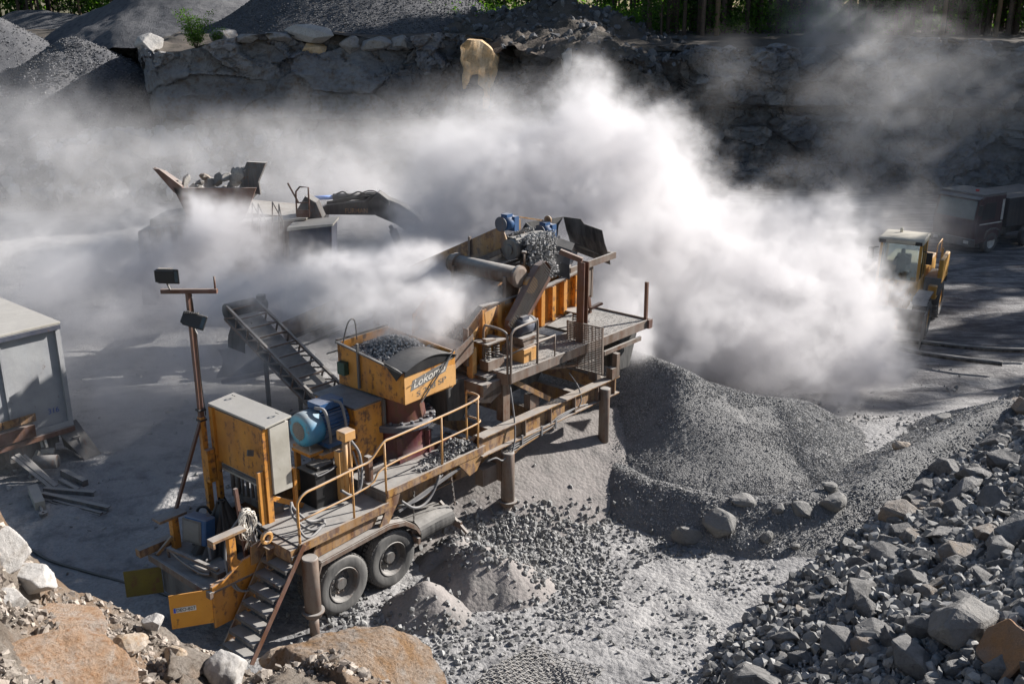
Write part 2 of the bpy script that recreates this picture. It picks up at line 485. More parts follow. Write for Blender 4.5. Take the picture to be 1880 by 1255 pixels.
HEAPS['fines_heap_small'] = ([g3(785, 1072, .5), g3(800, 1085, .42)], .75, (-3, 1, 12.5, 17))
HEAPS['fines_heap_left'] = ([g3(830, 985, .5), g3(800, 1008, .3)], .8, (-2, .6, 14, 18))
NAMES = {k: k for k in HEAPS}
FOOT = [G(1262, 1330, 0), G(1330, 1190, 0), G(1440, 1090, 0), G(1545, 1000, 0), G(1650, 880, 0), G(1790, 765, 0), G(1960, 680, 0)]
def rubble_h(x, y):
    """broken-rock bank rising to the right of its foot line"""
    best = np.full(np.shape(x), 99.); sgn = np.zeros(np.shape(x))
    for a, b in zip(FOOT[:-1], FOOT[1:]):
        dx, dy = b.x - a.x, b.y - a.y; L2 = dx * dx + dy * dy
        t = np.clip(((x - a.x) * dx + (y - a.y) * dy) / L2, 0, 1)
        d = np.hypot(x - a.x - t * dx, y - a.y - t * dy); side = np.sign((x - a.x) * dy - (y - a.y) * dx)
        m = d < best; best = np.where(m, d, best); sgn = np.where(m, side, sgn)
    d = best * sgn
    return np.where(d > 0, .50 * np.minimum(d, 7.5) + .05 * np.maximum(d - 7.5, 0), d * 1.2)
def heap_h(name, x, y):
    pts, sl, _ = HEAPS[name]
    h = polycone(x, y, pts, sl)
    if name == 'gravel_pile':
        h = h + .10 * fbm(x * .5, y * .5, 21, 3) + .05 * np.sin((x * .5 + y * .9) * 2.2 + 1.5 * fbm(x * .4, y * .4, 4, 2)) * sst(.1, .9, h)
    elif name == 'sand_mound':
        h = h + .07 * fbm(x * .6, y * .6, 25, 3) + .02 * fbm(x * 1.5 + y, (y - x) * 5, 31, 3)
    elif name == 'gravel_berm':
        h = h + .10 * fbm(x * .9, y * .9, 27, 3)
    else:
        h = h + .07 * fbm(x * 1.3, y * 1.3, 29, 4)
    return h
def all_h(x, y, skip=()):
    x = np.asarray(x, float); y = np.asarray(y, float)
    h = base_floor(x, y)
    for k in HEAPS:
        if k not in skip: h = np.maximum(h, heap_h(k, x, y))
    return np.maximum(h, rubble_h(x, y))
def hz(x, y): return float(all_h(np.array([x]), np.array([y]))[0])

# ---- materials of the ground
def ground_mat(name, c1, c2, c3, s=1.0, bump=.5, stripes=False):
    m, nt, b, out = newmat(name)
    co = objco(nt)
    n1 = noise(nt, co, .22 * s, 5, .6, .5); n2 = noise(nt, co, 1.6 * s, 7, .68); n3 = noise(nt, co, 18 * s, 4, .65)
    v = nd(nt, 'ShaderNodeTexVoronoi', {'Vector': co, 'Scale': 11 * s, 'Randomness': 1.0}).outputs[0]
    bc = mixc(nt, rampf(nt, n1, [(.38, g1(0)), (.62, g1(1))]), c1, c2)
    bc = mixc(nt, rampf(nt, n2, [(.48, g1(0)), (.66, g1(.9))]), bc, c3)
    if stripes:  # darker stripes spread over the far right of the floor
        geo = nt.nodes.new('ShaderNodeSeparateXYZ'); nt.links.new(co, geo.inputs[0])
        dk = nd(nt, 'ShaderNodeMapRange', {'Value': geo.outputs[1], 'From Min': 22, 'From Max': 30, 'To Min': 0, 'To Max': .75}).outputs[0]
        xk = nd(nt, 'ShaderNodeMapRange', {'Value': geo.outputs[0], 'From Min': 2, 'From Max': 9, 'To Min': 0, 'To Max': 1}).outputs[0]
        st = noise(nt, objco(nt, (.35, 1.6, 1)), 1.0, 5, .65, 1.2)
        mk = mth(nt, 'MULTIPLY', mth(nt, 'MULTIPLY', dk, xk), rampf(nt, st, [(.42, g1(1)), (.6, g1(.15))]))
        bc = mixc(nt, mk, bc, (.075, .07, .075))
    hs = nt.nodes.new('ShaderNodeHueSaturation'); nt.links.new(bc, hs.inputs['Color'])
    nt.links.new(mth(nt, 'ADD', mth(nt, 'MULTIPLY', n3, .7), .65), hs.inputs['Value'])
    nt.links.new(hs.outputs[0], b.inputs['Base Color']); b.inputs['Roughness'].default_value = .95
    b.inputs['Specular IOR Level'].default_value = .2
    hh = mth(nt, 'ADD', mth(nt, 'ADD', n2, mth(nt, 'MULTIPLY', n3, .4)), mth(nt, 'MULTIPLY', v, -.35))
    nt.links.new(nd(nt, 'ShaderNodeBump', {'Height': hh, 'Strength': bump, 'Distance': .06}).outputs[0], b.inputs['Normal'])
    return m
M['floor'] = ground_mat('dusty_quarry_floor', (.38, .37, .362), (.30, .295, .295), (.165, .163, .166), 1.0, 1.0, True)
M['sand'] = ground_mat('fine_stone_dust', (.30, .275, .26), (.26, .24, .23), (.21, .20, .19), 1.2, .5)
M['gravel'] = ground_mat('dark_crushed_stone', (.20, .2, .2), (.25, .245, .24), (.14, .14, .14), 2.2, 1.0)
M['plateau'] = ground_mat('plateau_soil', (.14, .115, .095), (.10, .09, .08), (.06, .055, .045), .6, .8)
M['grain'] = stone('crushed_stone_grain', ((.27, .268, .268), (.33, .325, .32), (.19, .19, .19)), 3, .3, .01, attr='tone')
M['pebble'] = stone('dusty_grey_stone', ((.24, .24, .238), (.30, .295, .285), (.17, .17, .17)), 3, .4, .01, attr='tone')
M['rock'] = stone('broken_grey_rock', ((.145, .145, .147), (.21, .206, .20), (.095, .095, .10)), 1.0, 1.0, .05, obj_random=True, dust=.85)
M['rock_light'] = stone('pale_dusty_rock', ((.30, .29, .28), (.36, .34, .31), (.20, .19, .18)), 1.2, .8, .04, obj_random=True, dust=.5)
M['orange_rock'] = stone('iron_stained_rock', ((.30, .15, .06), (.22, .19, .17), (.36, .19, .09)), 1.0, .8, .04)

# ---- quarry floor
def spaced(a, b0, b1, c, dense, coarse):
    L = list(np.arange(a, b0, coarse)) + list(np.arange(b0, b1, dense)) + list(np.arange(b1, c, coarse)) + [c]
    return np.array(L)
xs = spaced(-70, -12, 13, 75, .06, .5); ys = spaced(-6, 10, 22, 34, .055, .3); ys = np.concatenate([ys, np.arange(34.4, 82, .5)])
X, Y = np.meshgrid(xs, ys)
near = sst(25, 19, Y)
Z = base_floor(X, Y)
f1, f2, cid, _, _ = vor(X * 3.2, Y * 3.2, 41)
Z += near * (.030 * fbm(X * 1.7, Y * 1.7, 51, 6, .66) + .035 * fbm(X * 1.2 + Y * .8, Y * 4.2, 53, 4, .6, True) * sst(-.3, .3, fbm(X * .35, Y * .35, 54, 2)) + .05 * np.clip(.34 - f1, 0, 1) * (cid > .5))
# wheel ruts of the loading yard on the right
for k, (ux, vx, ang) in enumerate([(1500, 780, .62), (1580, 740, .66), (1800, 640, .08), (1800, 655, .1)]):
    p = G(ux, vx, 0)
    t = (X - p.x) * math.sin(ang) - (Y - p.y) * math.cos(ang) + .6 * fbm(X * .15, Y * .15, 60 + k, 2)
    Z -= .07 * np.exp(-(t / .25) ** 2) * sst(5, 9, X)
floor = link_mesh('quarry_floor', grid_mesh('quarry_floor', X, Y, Z), M['floor'])
tag(floor, 'pale grey dusty quarry floor with scattered stones and wheel ruts', 'ground', kind='structure')

# ---- heaps
HL = {'gravel_pile': ('dark crushed-stone pile in front of the dust, right of the crusher', 'gravel'),
      'sand_mound': ('smooth pale mound of stone dust under the crusher', 'sand'),
      'gravel_berm': ('low curved gravel berm topped with a few large rocks', 'gravel'),
      'fines_heap': ('pale pointed heap of fines right of the wheels', 'sand'),
      'fines_heap_small': ('small stony heap nearest the front wheel', 'sand'),
      'fines_heap_left': ('little grey heap beneath the black belt', 'sand')}
for k, (pts, sl, (x0, x1, y0, y1)) in HEAPS.items():
    st = .045 if k not in ('gravel_pile', 'gravel_berm') else .06
    X, Y = np.meshgrid(np.arange(x0, x1, st), np.arange(y0, y1, st))
    h = heap_h(k, X, Y); f = base_floor(X, Y)
    if k in ('gravel_pile', 'gravel_berm'):
        a, b_, cid, _, _ = vor(X * 9, Y * 9, 71); h = h + .022 * (cid - .5)
    else:
        h = h + .012 * fbm(X * 6, Y * 6, 73, 3)
    keep = h > f - .12
    ny, nx = X.shape; idx = np.arange(ny * nx).reshape(ny, nx)
    kq = keep[:-1, :-1] | keep[:-1, 1:] | keep[1:, 1:] | keep[1:, :-1]
    F = np.stack([idx[:-1, :-1], idx[:-1, 1:], idx[1:, 1:], idx[1:, :-1]], -1)[kq]
    used, inv = np.unique(F.ravel(), return_inverse=True)
    V = np.stack([X.ravel(), Y.ravel(), np.maximum(h, f - .3).ravel()], 1)[used]
    o = link_mesh('gravel_pile' if 'gravel' in k else 'dust_pile', np_mesh(k, V, inv.reshape(F.shape), True), M[HL[k][1]])
    tag(o, HL[k][0], 'stone pile', kind='stuff')

# ---- scattered small stones: merged masses nobody could count
def hull_rock(seed, n, size):
    """angular stone: hull of n points on a stretched sphere, so always 2n-4 flat faces"""
    r = np.random.default_rng(seed)
    P = r.normal(size=(n, 3)); P /= np.linalg.norm(P, axis=1)[:, None]
    for _ in range(12):      # spread the corners a little
        d = P[:, None] - P[None]; q = (d ** 2).sum(-1) + 1e-3; P = P + .02 * (d / q[..., None] ** 1.5).sum(1) / n * 4; P /= np.linalg.norm(P, axis=1)[:, None]
    P = P * np.array(size)[None]
    bm = bmesh.new()
    for c in P: bm.verts.new(c)
    bmesh.ops.convex_hull(bm, input=bm.verts); bmesh.ops.triangulate(bm, faces=bm.faces)
    bm.verts.index_update(); V = np.array([v.co[:] for v in bm.verts]); F = np.array([[v.index for v in f.verts] for f in bm.faces]); bm.free()
    return V, F
def scatter(name, P, size, m, label, cat, level=1, seed=1, n_shapes=12, sink=.25):
    """P (n,3) positions, size (n,) half lengths"""
    r = np.random.default_rng(seed); n = len(P); npt = {1: 8, 2: 11}[level]
    base = []; s0 = seed * 31
    while len(base) < n_shapes:
        s0 += 1; b = hull_rock(s0, npt, (1, r.uniform(.6, .95), r.uniform(.4, .8)))
        if len(b[0]) == npt and len(b[1]) == 2 * npt - 4: base.append(b)
    nv = npt; which = r.integers(0, n_shapes, n); B = np.stack([b[0] for b in base])[which]; FF = np.stack([b[1] for b in base])[which]
    q = r.normal(size=(n, 4)); q /= np.linalg.norm(q, axis=1)[:, None]
    w, x, y, z = q.T
    Rm = np.stack([1 - 2 * (y * y + z * z), 2 * (x * y - z * w), 2 * (x * z + y * w), 2 * (x * y + z * w), 1 - 2 * (x * x + z * z), 2 * (y * z - x * w),
                   2 * (x * z - y * w), 2 * (y * z + x * w), 1 - 2 * (x * x + y * y)], 1).reshape(n, 3, 3)
    V = np.einsum('nij,nvj->nvi', Rm, B) * size[:, None, None]
    V = V + P[:, None, :]; V[:, :, 2] += (size * (.5 - sink))[:, None]
    F = FF + (np.arange(n) * nv)[:, None, None]
    tone = np.repeat(r.uniform(0, 1, n), nv)
    o = link_mesh(name, np_mesh(name, V.reshape(-1, 3), F.reshape(-1, 3), False, {'tone': tone}), m)
    return tag(o, label, cat, kind='stuff')
def sharp_rock(seed, n, size, cuts=4, rough=.03, rf=2.5):
    """hull stone with broken surface detail but crisp edges"""
    V, F = hull_rock(seed, n, size)
    me = bpy.data.meshes.new('r'); me.from_pydata(V.tolist(), [], F.tolist()); bm = bmesh.new(); bm.from_mesh(me); bpy.data.meshes.remove(me)
    bmesh.ops.recalc_face_normals(bm, faces=bm.faces)
    bmesh.ops.dissolve_limit(bm, angle_limit=R(14), verts=bm.verts, edges=bm.edges)
    bmesh.ops.bevel(bm, geom=list(bm.edges), offset=.035, segments=1, affect='EDGES', clamp_overlap=True)
    bmesh.ops.triangulate(bm, faces=bm.faces)
    for _ in range(cuts): 
        el_ = [e for e in bm.edges if e.calc_length() > .13 * max(size)]
        if not el_: break
        bmesh.ops.subdivide_edges(bm, edges=el_, cuts=1); bmesh.ops.triangulate(bm, faces=bm.faces)
    bm.verts.index_update(); V = np.array([v.co[:] for v in bm.verts]); F = np.array([[v.index for v in f.verts] for f in bm.faces]); bm.free()
    L = np.linalg.norm(V, axis=1)[:, None]
    V = V * (1 + rough * 1.6 * fbm3(V / max(size), rf, seed, 5, .62)[:, None])
    return V, F
def pick(n, x0, x1, y0, y1, dens, seed):
    r = np.random.default_rng(seed); x = r.uniform(x0, x1, n); y = r.uniform(y0, y1, n)
    k = r.uniform(0, 1, n) < dens(x, y); return x[k], y[k]
def view_uv(x, y, z):
    zc = y * _c - (z - CAM_H) * _s
    return 940 + FPX * x / zc, 627.5 - FPX * (y * _s + (z - CAM_H) * _c) / zc
def crest(x, y, k):
    pts, sl, _ = HEAPS[k]; top = polycone(x, y, pts, sl); line = polycone(x, y, pts, 0.0)
    return np.clip((line - top) / .28, 0, 1)
def onp(x, y, k): return sst(-.02, .06, heap_h(k, x, y) - base_floor(x, y))
# grains on the dark pile and the berm
x, y = pick(330000, .5, 11.2, 17.4, 27.5, lambda x, y: onp(x, y, 'gravel_pile') * sst(-.16, .10, heap_h('gravel_pile', x, y) - heap_h('sand_mound', x, y) + .35 * fbm(x * 1.1, y * 1.1, 35, 4)) * np.clip(1.4 - (y - 17) * .05, .3, 1) * np.clip(.75 + 2.2 * fbm(x * .45 + y * .3, y * .9 - x * .3, 33, 3), .12, 1), 11)
z = all_h(x, y); r = np.random.default_rng(3)
scatter('crushed_stone', np.stack([x, y, z], 1), r.uniform(.009, .022, len(x)), M['grain'], 'dark thumb-sized crushed stone covering the long pile', 'gravel', 1, 5)
x, y = pick(130000, .8, 16, 15.5, 27.5, lambda x, y: sst(-.02, .05, heap_h('gravel_berm', x, y) - np.maximum(np.maximum(base_floor(x, y), heap_h('gravel_pile', x, y)), heap_h('sand_mound', x, y)) + .12 * fbm(x * 1.4, y * 1.4, 37, 4)) * (.12 + .88 * crest(x, y, 'gravel_berm')) * sst(1.6, 3.2, x), 12)
z = all_h(x, y)
scatter('crushed_stone', np.stack([x, y, z], 1), r.uniform(.010, .026, len(x)) + .02 * r.uniform(0, 1, len(x)) ** 8, M['grain'], 'coarse dark gravel lying on the curved berm', 'gravel', 1, 6)
# stone field right of the wheels, and loose stones over the floor
def field(x, y):
    u, v = view_uv(x, y, all_h(x, y))
    a = np.exp(-((u - 960) / 110) ** 2 - ((v - 985) / 42) ** 2) * 1.6 + np.exp(-((u - 1060) / 60) ** 2 - ((v - 1060) / 50) ** 2) * .8
    b = np.exp(-((u - 850) / 150) ** 2 - ((v - 1190) / 60) ** 2) * .55 + np.exp(-((u - 640) / 60) ** 2 - ((v - 1130) / 30) ** 2) * .6
    return np.clip(a + b, 0, 1) * (1 - np.exp(-((u - 990) / 115) ** 4 - ((v - 1260) / 75) ** 4))
x, y = pick(26000, -4, 4, 12, 19, field, 13); z = all_h(x, y)
scatter('broken_stone', np.stack([x, y, z], 1), r.uniform(.02, .05, len(x)) + .04 * r.uniform(0, 1, len(x)) ** 4, M['pebble'], 'fist-sized grey broken stones heaped beside the wheels', 'stones', 2, 7)
def loose(x, y):
    n = fbm(x * .7, y * .7, 90, 3); u, v = view_uv(x, y, 0)
    off_ = 1 - sst(-.05, .1, np.maximum(heap_h('gravel_pile', x, y), np.maximum(heap_h('sand_mound', x, y), heap_h('gravel_berm', x, y))) - base_floor(x, y)) * .97
    return off_ * np.clip(.06 + n * 1.4, .02, 1) * (np.exp(-((u - 1300) / 420) ** 2) * .9 + .15)
x, y = pick(210000, -9, 12, 11, 24, loose, 14); z = all_h(x, y)
s = r.uniform(0, 1, len(x)) ** 8 * .06 + .008
scatter('loose_stones', np.stack([x, y, z], 1), s, M['pebble'], 'small loose stones strewn over the pale floor', 'stones', 1, 8)
x, y = pick(9000, -14, 14, 18, 34, lambda x, y: np.clip(fbm(x * .5, y * .5, 95, 3) * 1.2, 0, 1), 15); z = all_h(x, y)
scatter('loose_stones', np.stack([x, y, z], 1), r.uniform(0, 1, len(x)) ** 4 * .09 + .02, M['pebble'], 'dusty loose stones on the yard behind the crusher', 'stones', 1, 9)

# ---- broken-rock bank on the right
X, Y = np.meshgrid(np.arange(1.5, 26, .08), np.arange(6, 32, .08))
Hh = rubble_h(X, Y) + .16 * fbm(X * 1.2, Y * 1.2, 101, 4) + .05 * fbm(X * 5, Y * 5, 103, 3)
bank_ok = Hh > base_floor(X, Y) - .25
idx = np.arange(X.size).reshape(X.shape)
kq = bank_ok[:-1, :-1] & bank_ok[1:, 1:]
F = np.stack([idx[:-1, :-1], idx[:-1, 1:], idx[1:, 1:], idx[1:, :-1]], -1)[kq]
used, inv = np.unique(F.ravel(), return_inverse=True)
V = np.stack([X.ravel(), Y.ravel(), Hh.ravel()], 1)[used]
o = link_mesh('rubble_bank', np_mesh('rubble_bank', V, inv.reshape(F.shape), True), M['gravel'])
tag(o, 'sloping bank of broken rock rising beside the gravel pile', 'bank', kind='structure')
def inview(x, y, z, pad=420):
    u, v = view_uv(x, y, z); return (u > -pad) & (u < 1880 + pad) & (v < 1255 + pad * 1.6)
x, y = pick(130000, 1.5, 24, 7, 30, lambda x, y: (rubble_h(x, y) > -.15) * 1.0, 16); z = np.maximum(rubble_h(x, y), base_floor(x, y)) + .05
k = inview(x, y, z); x, y, z = x[k], y[k], z[k]
s = .02 + .07 * r.uniform(0, 1, len(x)) ** 2.2
scatter('rubble', np.stack([x, y, z], 1), s, M['grain'], 'small dark broken stone filling the gaps of the bank', 'rubble', 1, 10)
x, y = pick(18000, 1.5, 24, 7, 30, lambda x, y: (rubble_h(x, y) > -.1) * 1.0, 17); z = np.maximum(rubble_h(x, y), base_floor(x, y)) + .08
k = inview(x, y, z); x, y, z = x[k], y[k], z[k]
scatter('rubble', np.stack([x, y, z], 1), r.uniform(.06, .15, len(x)), M['pebble'], 'head-sized grey rubble between the big rocks of the bank', 'rubble', 2, 18)
# the big rocks of the bank, one by one
ROCKS = []
for i in range(16):
    rr = random.Random(500 + i)
    V, F = sharp_rock(500 + i, rr.choice([9, 11, 13, 16]), (1.05, rr.uniform(.6, .9), rr.uniform(.42, .75)), 5, .055, 3.0)
    me = np_mesh('rock_shape', V, F, False); me.materials.append(M['rock']); ROCKS.append(me)
def put_rock(name, me, loc, s, rot, label, cat, group=None):
    o = bpy.data.objects.new(name, me); C.objects.link(o); o.location = loc; o.scale = (s, s, s); o.rotation_euler = rot
    return tag(o, label, cat, group)
cand = []
rr = random.Random(77)
tries = 0
while len(cand) < 285 and tries < 60000:
    tries += 1
    x_, y_ = rr.uniform(2, 18), rr.uniform(8, 27)
    h_ = float(rubble_h(np.array([x_]), np.array([y_]))[0])
    if h_ < -.05: continue
    u, v = view_uv(x_, y_, h_)
    if not (1200 < u < 1930 and 690 < v < 1330): continue
    # larger and denser away from the foot
    s_ = rr.uniform(.16, .30) if rr.random() < .72 else rr.uniform(.30, .50)
    if h_ < .35: s_ *= .6
    if any((x_ - a) ** 2 + (y_ - b) ** 2 < (.62 * (s_ + c_)) ** 2 for a, b, c_ in cand): continue
    cand.append((x_, y_, s_))
    put_rock('rock', ROCKS[rr.randrange(16)], (x_, y_, h_ + s_ * .28), s_, (rr.uniform(-.6, .6), rr.uniform(-.6, .6), rr.uniform(0, 6.3)),
             'angular grey rock, one of the many broken rocks of the sloping rubble bank', 'rock', 'broken rocks of the rubble bank')

# ---- the near ledge we look over (bottom left)
SIL = [(-120, 760, 6.6), (0, 930, 6.9), (30, 985, 7.0), (60, 1020, 7.1), (95, 1052, 7.2), (130, 1080, 7.3), (230, 1118, 7.5), (300, 1150, 7.5), (330, 1172, 7.5), (400, 1188, 7.5),
       (440, 1200, 7.5), (470, 1218, 7.4), (486, 1212, 7.2), (520, 1200, 7.1), (570, 1190, 7.0), (640, 1195, 7.0), (700, 1210, 7.0), (760, 1236, 7.0), (820, 1262, 7.0), (880, 1290, 7.0), (1000, 1340, 6.9), (1150, 1440, 6.8)]
sx = []; sye = []; sz = []
for u, v, ye in SIL:
    p = D(u, v, ye); sx.append(p.x); sye.append(ye); sz.append(p.z)
X, Y = np.meshgrid(np.arange(-6.6, 1.6, .02), np.concatenate([np.arange(1.5, 4.4, .05), np.arange(4.4, 9.2, .02)]))
ye = np.interp(X, sx, sye) + .10 * fbm(X * 1.3, X * 0, 111, 3); ze = np.interp(X, sx, sz)
dd = ye - Y
rise = .40 * np.maximum(dd, 0) + .10 * np.maximum(dd, 0) ** 2 * .3
Zl = ze + np.where(dd > 0, rise, 2.6 * dd) - .05
a, b_, cid, cx, cyy = vor(X * 1.5 + .3 * fbm(X * 2, Y * 2, 5, 2), Y * 1.5, 113)
blk = (cid - .5) * .16 * sst(0, .12, b_ - a)
a3, b3, c3, _, _ = vor(X * 5, Y * 5, 114)
rough = .10 * fbm(X * 2.2, Y * 2.2, 115, 5, .6) + .05 * fbm(X * 9, Y * 9, 117, 4, .65) + .02 * fbm(X * 30, Y * 30, 119, 2) + .07 * (c3 - .4) * (c3 > .4) * sst(0, .1, b3 - a3)
edge = sst(0, .7, np.abs(dd)) * .6 + .4
Zl = Zl + (blk + rough) * edge
Zl = np.maximum(Zl, -.3)
M['ledge'] = stone('pale_ledge_rubble', ((.34, .30, .26), (.22, .18, .145), (.14, .11, .085)), 5, 1.0, .05, fine=70)
ledge = link_mesh('rock_ledge', grid_mesh('rock_ledge', X, Y, Zl), M['ledge'])
ln_ = M['ledge'].node_tree; hs_ = [n for n in ln_.nodes if n.type == 'HUE_SAT'][0]; src_ = hs_.inputs['Color'].links[0].from_socket
ln_.links.new(mixc(ln_, rampf(ln_, noise(ln_, objco(ln_), .9, 6, .65, .6), [(.48, g1(0)), (.62, g1(.55))]), src_, (.33, .20, .11)), hs_.inputs['Color'])
tag(ledge, 'sunlit crumbling rock ledge in front, overlooking the crusher', 'rock ledge', kind='structure')
def lz(x, y):
    i = np.clip(np.searchsorted(X[0], x), 0, X.shape[1] - 1); j = np.clip(np.searchsorted(Y[:, 0], y), 0, X.shape[0] - 1)
    return Zl[j, i]
M['pink'] = stone('pink_orange_granite', ((.50, .32, .20), (.55, .46, .39), (.36, .18, .08)), 7, 1.0, .05, fine=130)
M['pale_rock'] = stone('pale_grey_rock', ((.46, .44, .42), (.36, .35, .34), (.26, .24, .22)), 2.5, .8, .02, fine=70)
M['brown_rock'] = stone('brown_crumbly_rock', ((.38, .23, .12), (.48, .42, .37), (.17, .11, .065)), 7, 1.0, .06, fine=90)
def big_rock(name, u, v, yd, size, rot, seed, mt, label, cat='boulder', level=6, planes=11, rough=.05, rf=2.2, dz=0.0, soft=.0, group=None):
    V, F = rock_verts(seed, level, size, planes, rough, rf, soft)
    p = D(u, v, yd)
    o = link_mesh(name, np_mesh(name, V, F, True), mt); o.location = (p.x, p.y, p.z + dz); o.rotation_euler = rot
    return tag(o, label, cat, group)
big_rock('boulder', 100, 1290, 5.9, (.92, .8, .44), (.22, .20, .15), 311, M['pink'], 'big pink and orange granite boulder in the bottom left corner', planes=14, rough=.10, rf=2.6, soft=.02, level=7)
big_rock('boulder', 100, 1160, 6.55, (.62, .34, .20), (.15, .16, .08), 312, M['pink'], 'flat pinkish slab just above the big granite boulder', planes=9, soft=.02)
big_rock('boulder', 12, 1105, 6.5, (.20, .2, .15), (0, .3, 1), 313, M['pale_rock'], 'whitish rock at the left edge above the pink slab', level=5)
big_rock('boulder', 60, 1060, 6.9, (.30, .2, .17), (.3, .2, .4), 314, M['pale_rock'], 'pale split rock on the ledge below the scrap steel', level=5)
big_rock('boulder', 8, 1015, 6.8, (.22, .22, .2), (.3, .1, .4), 319, M['pale_rock'], 'rough pale rock at the left edge, high on the ledge', level=5)
big_rock('boulder', 283, 1143, 7.3, (.11, .09, .075), (.2, .5, .6), 315, M['pale_rock'], 'small bright rock on the ledge crest below the licence plate', level=5)
big_rock('boulder', 415, 1232, 7.0, (.22, .2, .22), (.4, .2, 1.2), 316, M['pale_rock'], 'pale grey rock on the ledge left of the stair foot', level=5)
big_rock('boulder', 345, 1215, 6.9, (.26, .2, .12), (.4, .2, 1.2), 317, M['ledge'], 'crumbly rock shelf left of the pale grey rock', level=5, rough=.09, rf=4)
big_rock('boulder', 645, 1264, 6.6, (1.10, .68, .60), (-.05, .24, -.10), 352, M['brown_rock'], 'big rounded boulder with orange-brown crust and pale edge in front of the wheels', level=7, planes=18, rough=.075, rf=3.0, soft=.045)
TAN = M['tan_rock'] = stone('tan_blasted_rock', ((.42, .32, .22), (.46, .41, .36), (.30, .17, .08)), 4, 1.0, .02, fine=90)
for i_, (u_, v_, yd_, s_, lb_) in enumerate([(30, 1215, 6.3, (.26, .18, .14), 'tan angular block at the left below the flat pinkish slab'), (235, 1180, 6.8, (.20, .15, .10), 'tan block right of the pinkish slab'), (322, 1200, 6.9, (.14, .11, .09), 'small tan block halfway along the ledge'),
        (505, 1205, 6.9, (.17, .12, .10), 'tan block right of the ladder foot'), (540, 1250, 6.5, (.20, .16, .12), 'rusty block lowest on the ledge'), (780, 1245, 6.85, (.12, .10, .07), 'last small block before the wire mesh')]):
    V, F = sharp_rock(330 + i_, 12, s_, 5, .05); p_ = D(u_, v_, yd_); o = link_mesh('boulder', np_mesh('boulder', V, F, False), M['orange_rock'] if i_ == 4 else TAN); o.location = p_; o.rotation_euler = (.3 * (i_ % 3 - 1), .25, i_ * 1.1); tag(o, lb_, 'boulder')
# crumbs on the ledge
x, y = pick(190000, -6.4, .4, 4.3, 7.5, lambda x, y: np.clip(.3 + fbm(x * 2, y * 2, 133, 3) * 1.5, 0, 1), 18); z = lz(x, y)
yy = np.interp(x, sx, sye); k = (y < yy); x, y, z = x[k], y[k], z[k]
scatter('rock_crumbs', np.stack([x, y, z], 1), r.uniform(0, 1, len(x)) ** 14 * .055 + .004 + r.uniform(0, 1, len(x)) ** 3 * .008, M['crumb'] if 'crumb' in M else M.setdefault('crumb', stone('ledge_crumbs', ((.36, .32, .28), (.24, .20, .17), (.12, .10, .08)), 9, .4, .01, attr='tone')), 'crumbs of pale and brown stone lying on the ledge', 'stones', 1, 19)

# ---- quarry cliff at the back
CY = 64.0
TOPS = [(-400, 110), (0, 95), (180, 86), (230, 100), (262, 78), (300, 96), (340, 92), (400, 80), (450, 66), (520, 58), (560, 50), (640, 66), (700, 72), (760, 66), (800, 62), (860, 62), (900, 74), (940, 96), (985, 92), (1050, 86), (1120, 84), (1200, 86), (1300, 84), (1400, 88), (1500, 84), (1600, 72), (1700, 66), (1800, 74), (1880, 78), (2300, 70)]
tx = [D(u, v, CY).x for u, v in TOPS]; tz = [D(u, v, CY).z for u, v in TOPS]
def cliff_y(x): return CY + 17 * sst(-21, -30, np.asarray(x, float)) + 1.2 * np.sin(x * .11 + .4) + 3.0 * sst(18, 40, x) * -1 + .8 * fbm(np.asarray(x) * .15, np.asarray(x) * 0, 7, 2)
px = np.arange(-48, 62, .11); pz = np.arange(0, 1.0001, 1 / 105)
PX, T = np.meshgrid(px, pz)
top = np.interp(PX, tx, tz) + .18 * fbm(PX * .9, PX * 0, 9, 3)
PZ = -2.0 + (top + 2.0) * T
wx = PX + .9 * fbm(PX * .35, PZ * .35, 121, 4); wz = PZ + .5 * fbm(PX * .4, PZ * .4, 123, 4)
left = 1 - sst(-6, -2, PX)                      # big smooth sheets on the left, blocky joints further right
a1, b1, c1, cx1, cy1 = vor(wx * .20 + wz * .10 + 3, wz * .34 - wx * .06, 125)
a2, b2, c2, cx2, cy2 = vor(wx * .62 + 3, wz * .80 + wx * .12, 127)
off = (c1 - .5) * 1.3 + (wx * .20 + wz * .10 + 3 - cx1) * (vn2(cx1 * 9, cy1 * 9, 3) - .5) * 2.4 + (wz * .34 - wx * .06 - cy1) * (vn2(cx1 * 7, cy1 * 5, 4) - .5) * 2.4
blk_ = np.maximum(1 - left, sst(5.6, 6.6, PZ + .6 * fbm(PX * .3, PX * 0, 19, 2)))
off += ((c2 - .5) * 1.25 + (wx * .62 + 3 - cx2) * (vn2(cx2 * 9, cy2 * 9, 5) - .5) * 1.0 + (wz * .8 + wx * .12 - cy2) * (vn2(cx2 * 5, cy2 * 9, 6) - .5) * .8) * blk_
off -= (.22 - .13 * left) * (1 - sst(0, .03, b1 - a1)) + .14 * (1 - sst(0, .05, b2 - a2)) * blk_
off += .30 * fbm(PX * .5 + PZ * .35, PZ * 1.1, 130, 6, .55, True) + .05 * fbm(PX * 4, PZ * 4, 131, 3)
bench = np.where(PX < 6, 3.3, np.where(PX < 12, 3.6, 4.0)) + .12 * fbm(PX * .5, PX * 0, 15, 3)
under = 1 - sst(-.15, .15, PZ - bench)
off = off * (1 - .45 * under) - 1.4 * under - .5 * under * (1 - sst(0, 1.0, bench - PZ))
off += .10 * np.sin(PX * 4.2 + fbm(PX, PZ, 8, 2)) * under
a4, b4, c4, cx4, cy4 = vor(wx * 1.5 + 3, wz * 2.1, 129)
off += ((c4 - .5) * .30 - .10 * (1 - sst(0, .08, b4 - a4))) * blk_ * (c2 > .35)
PY = cliff_y(PX) - off
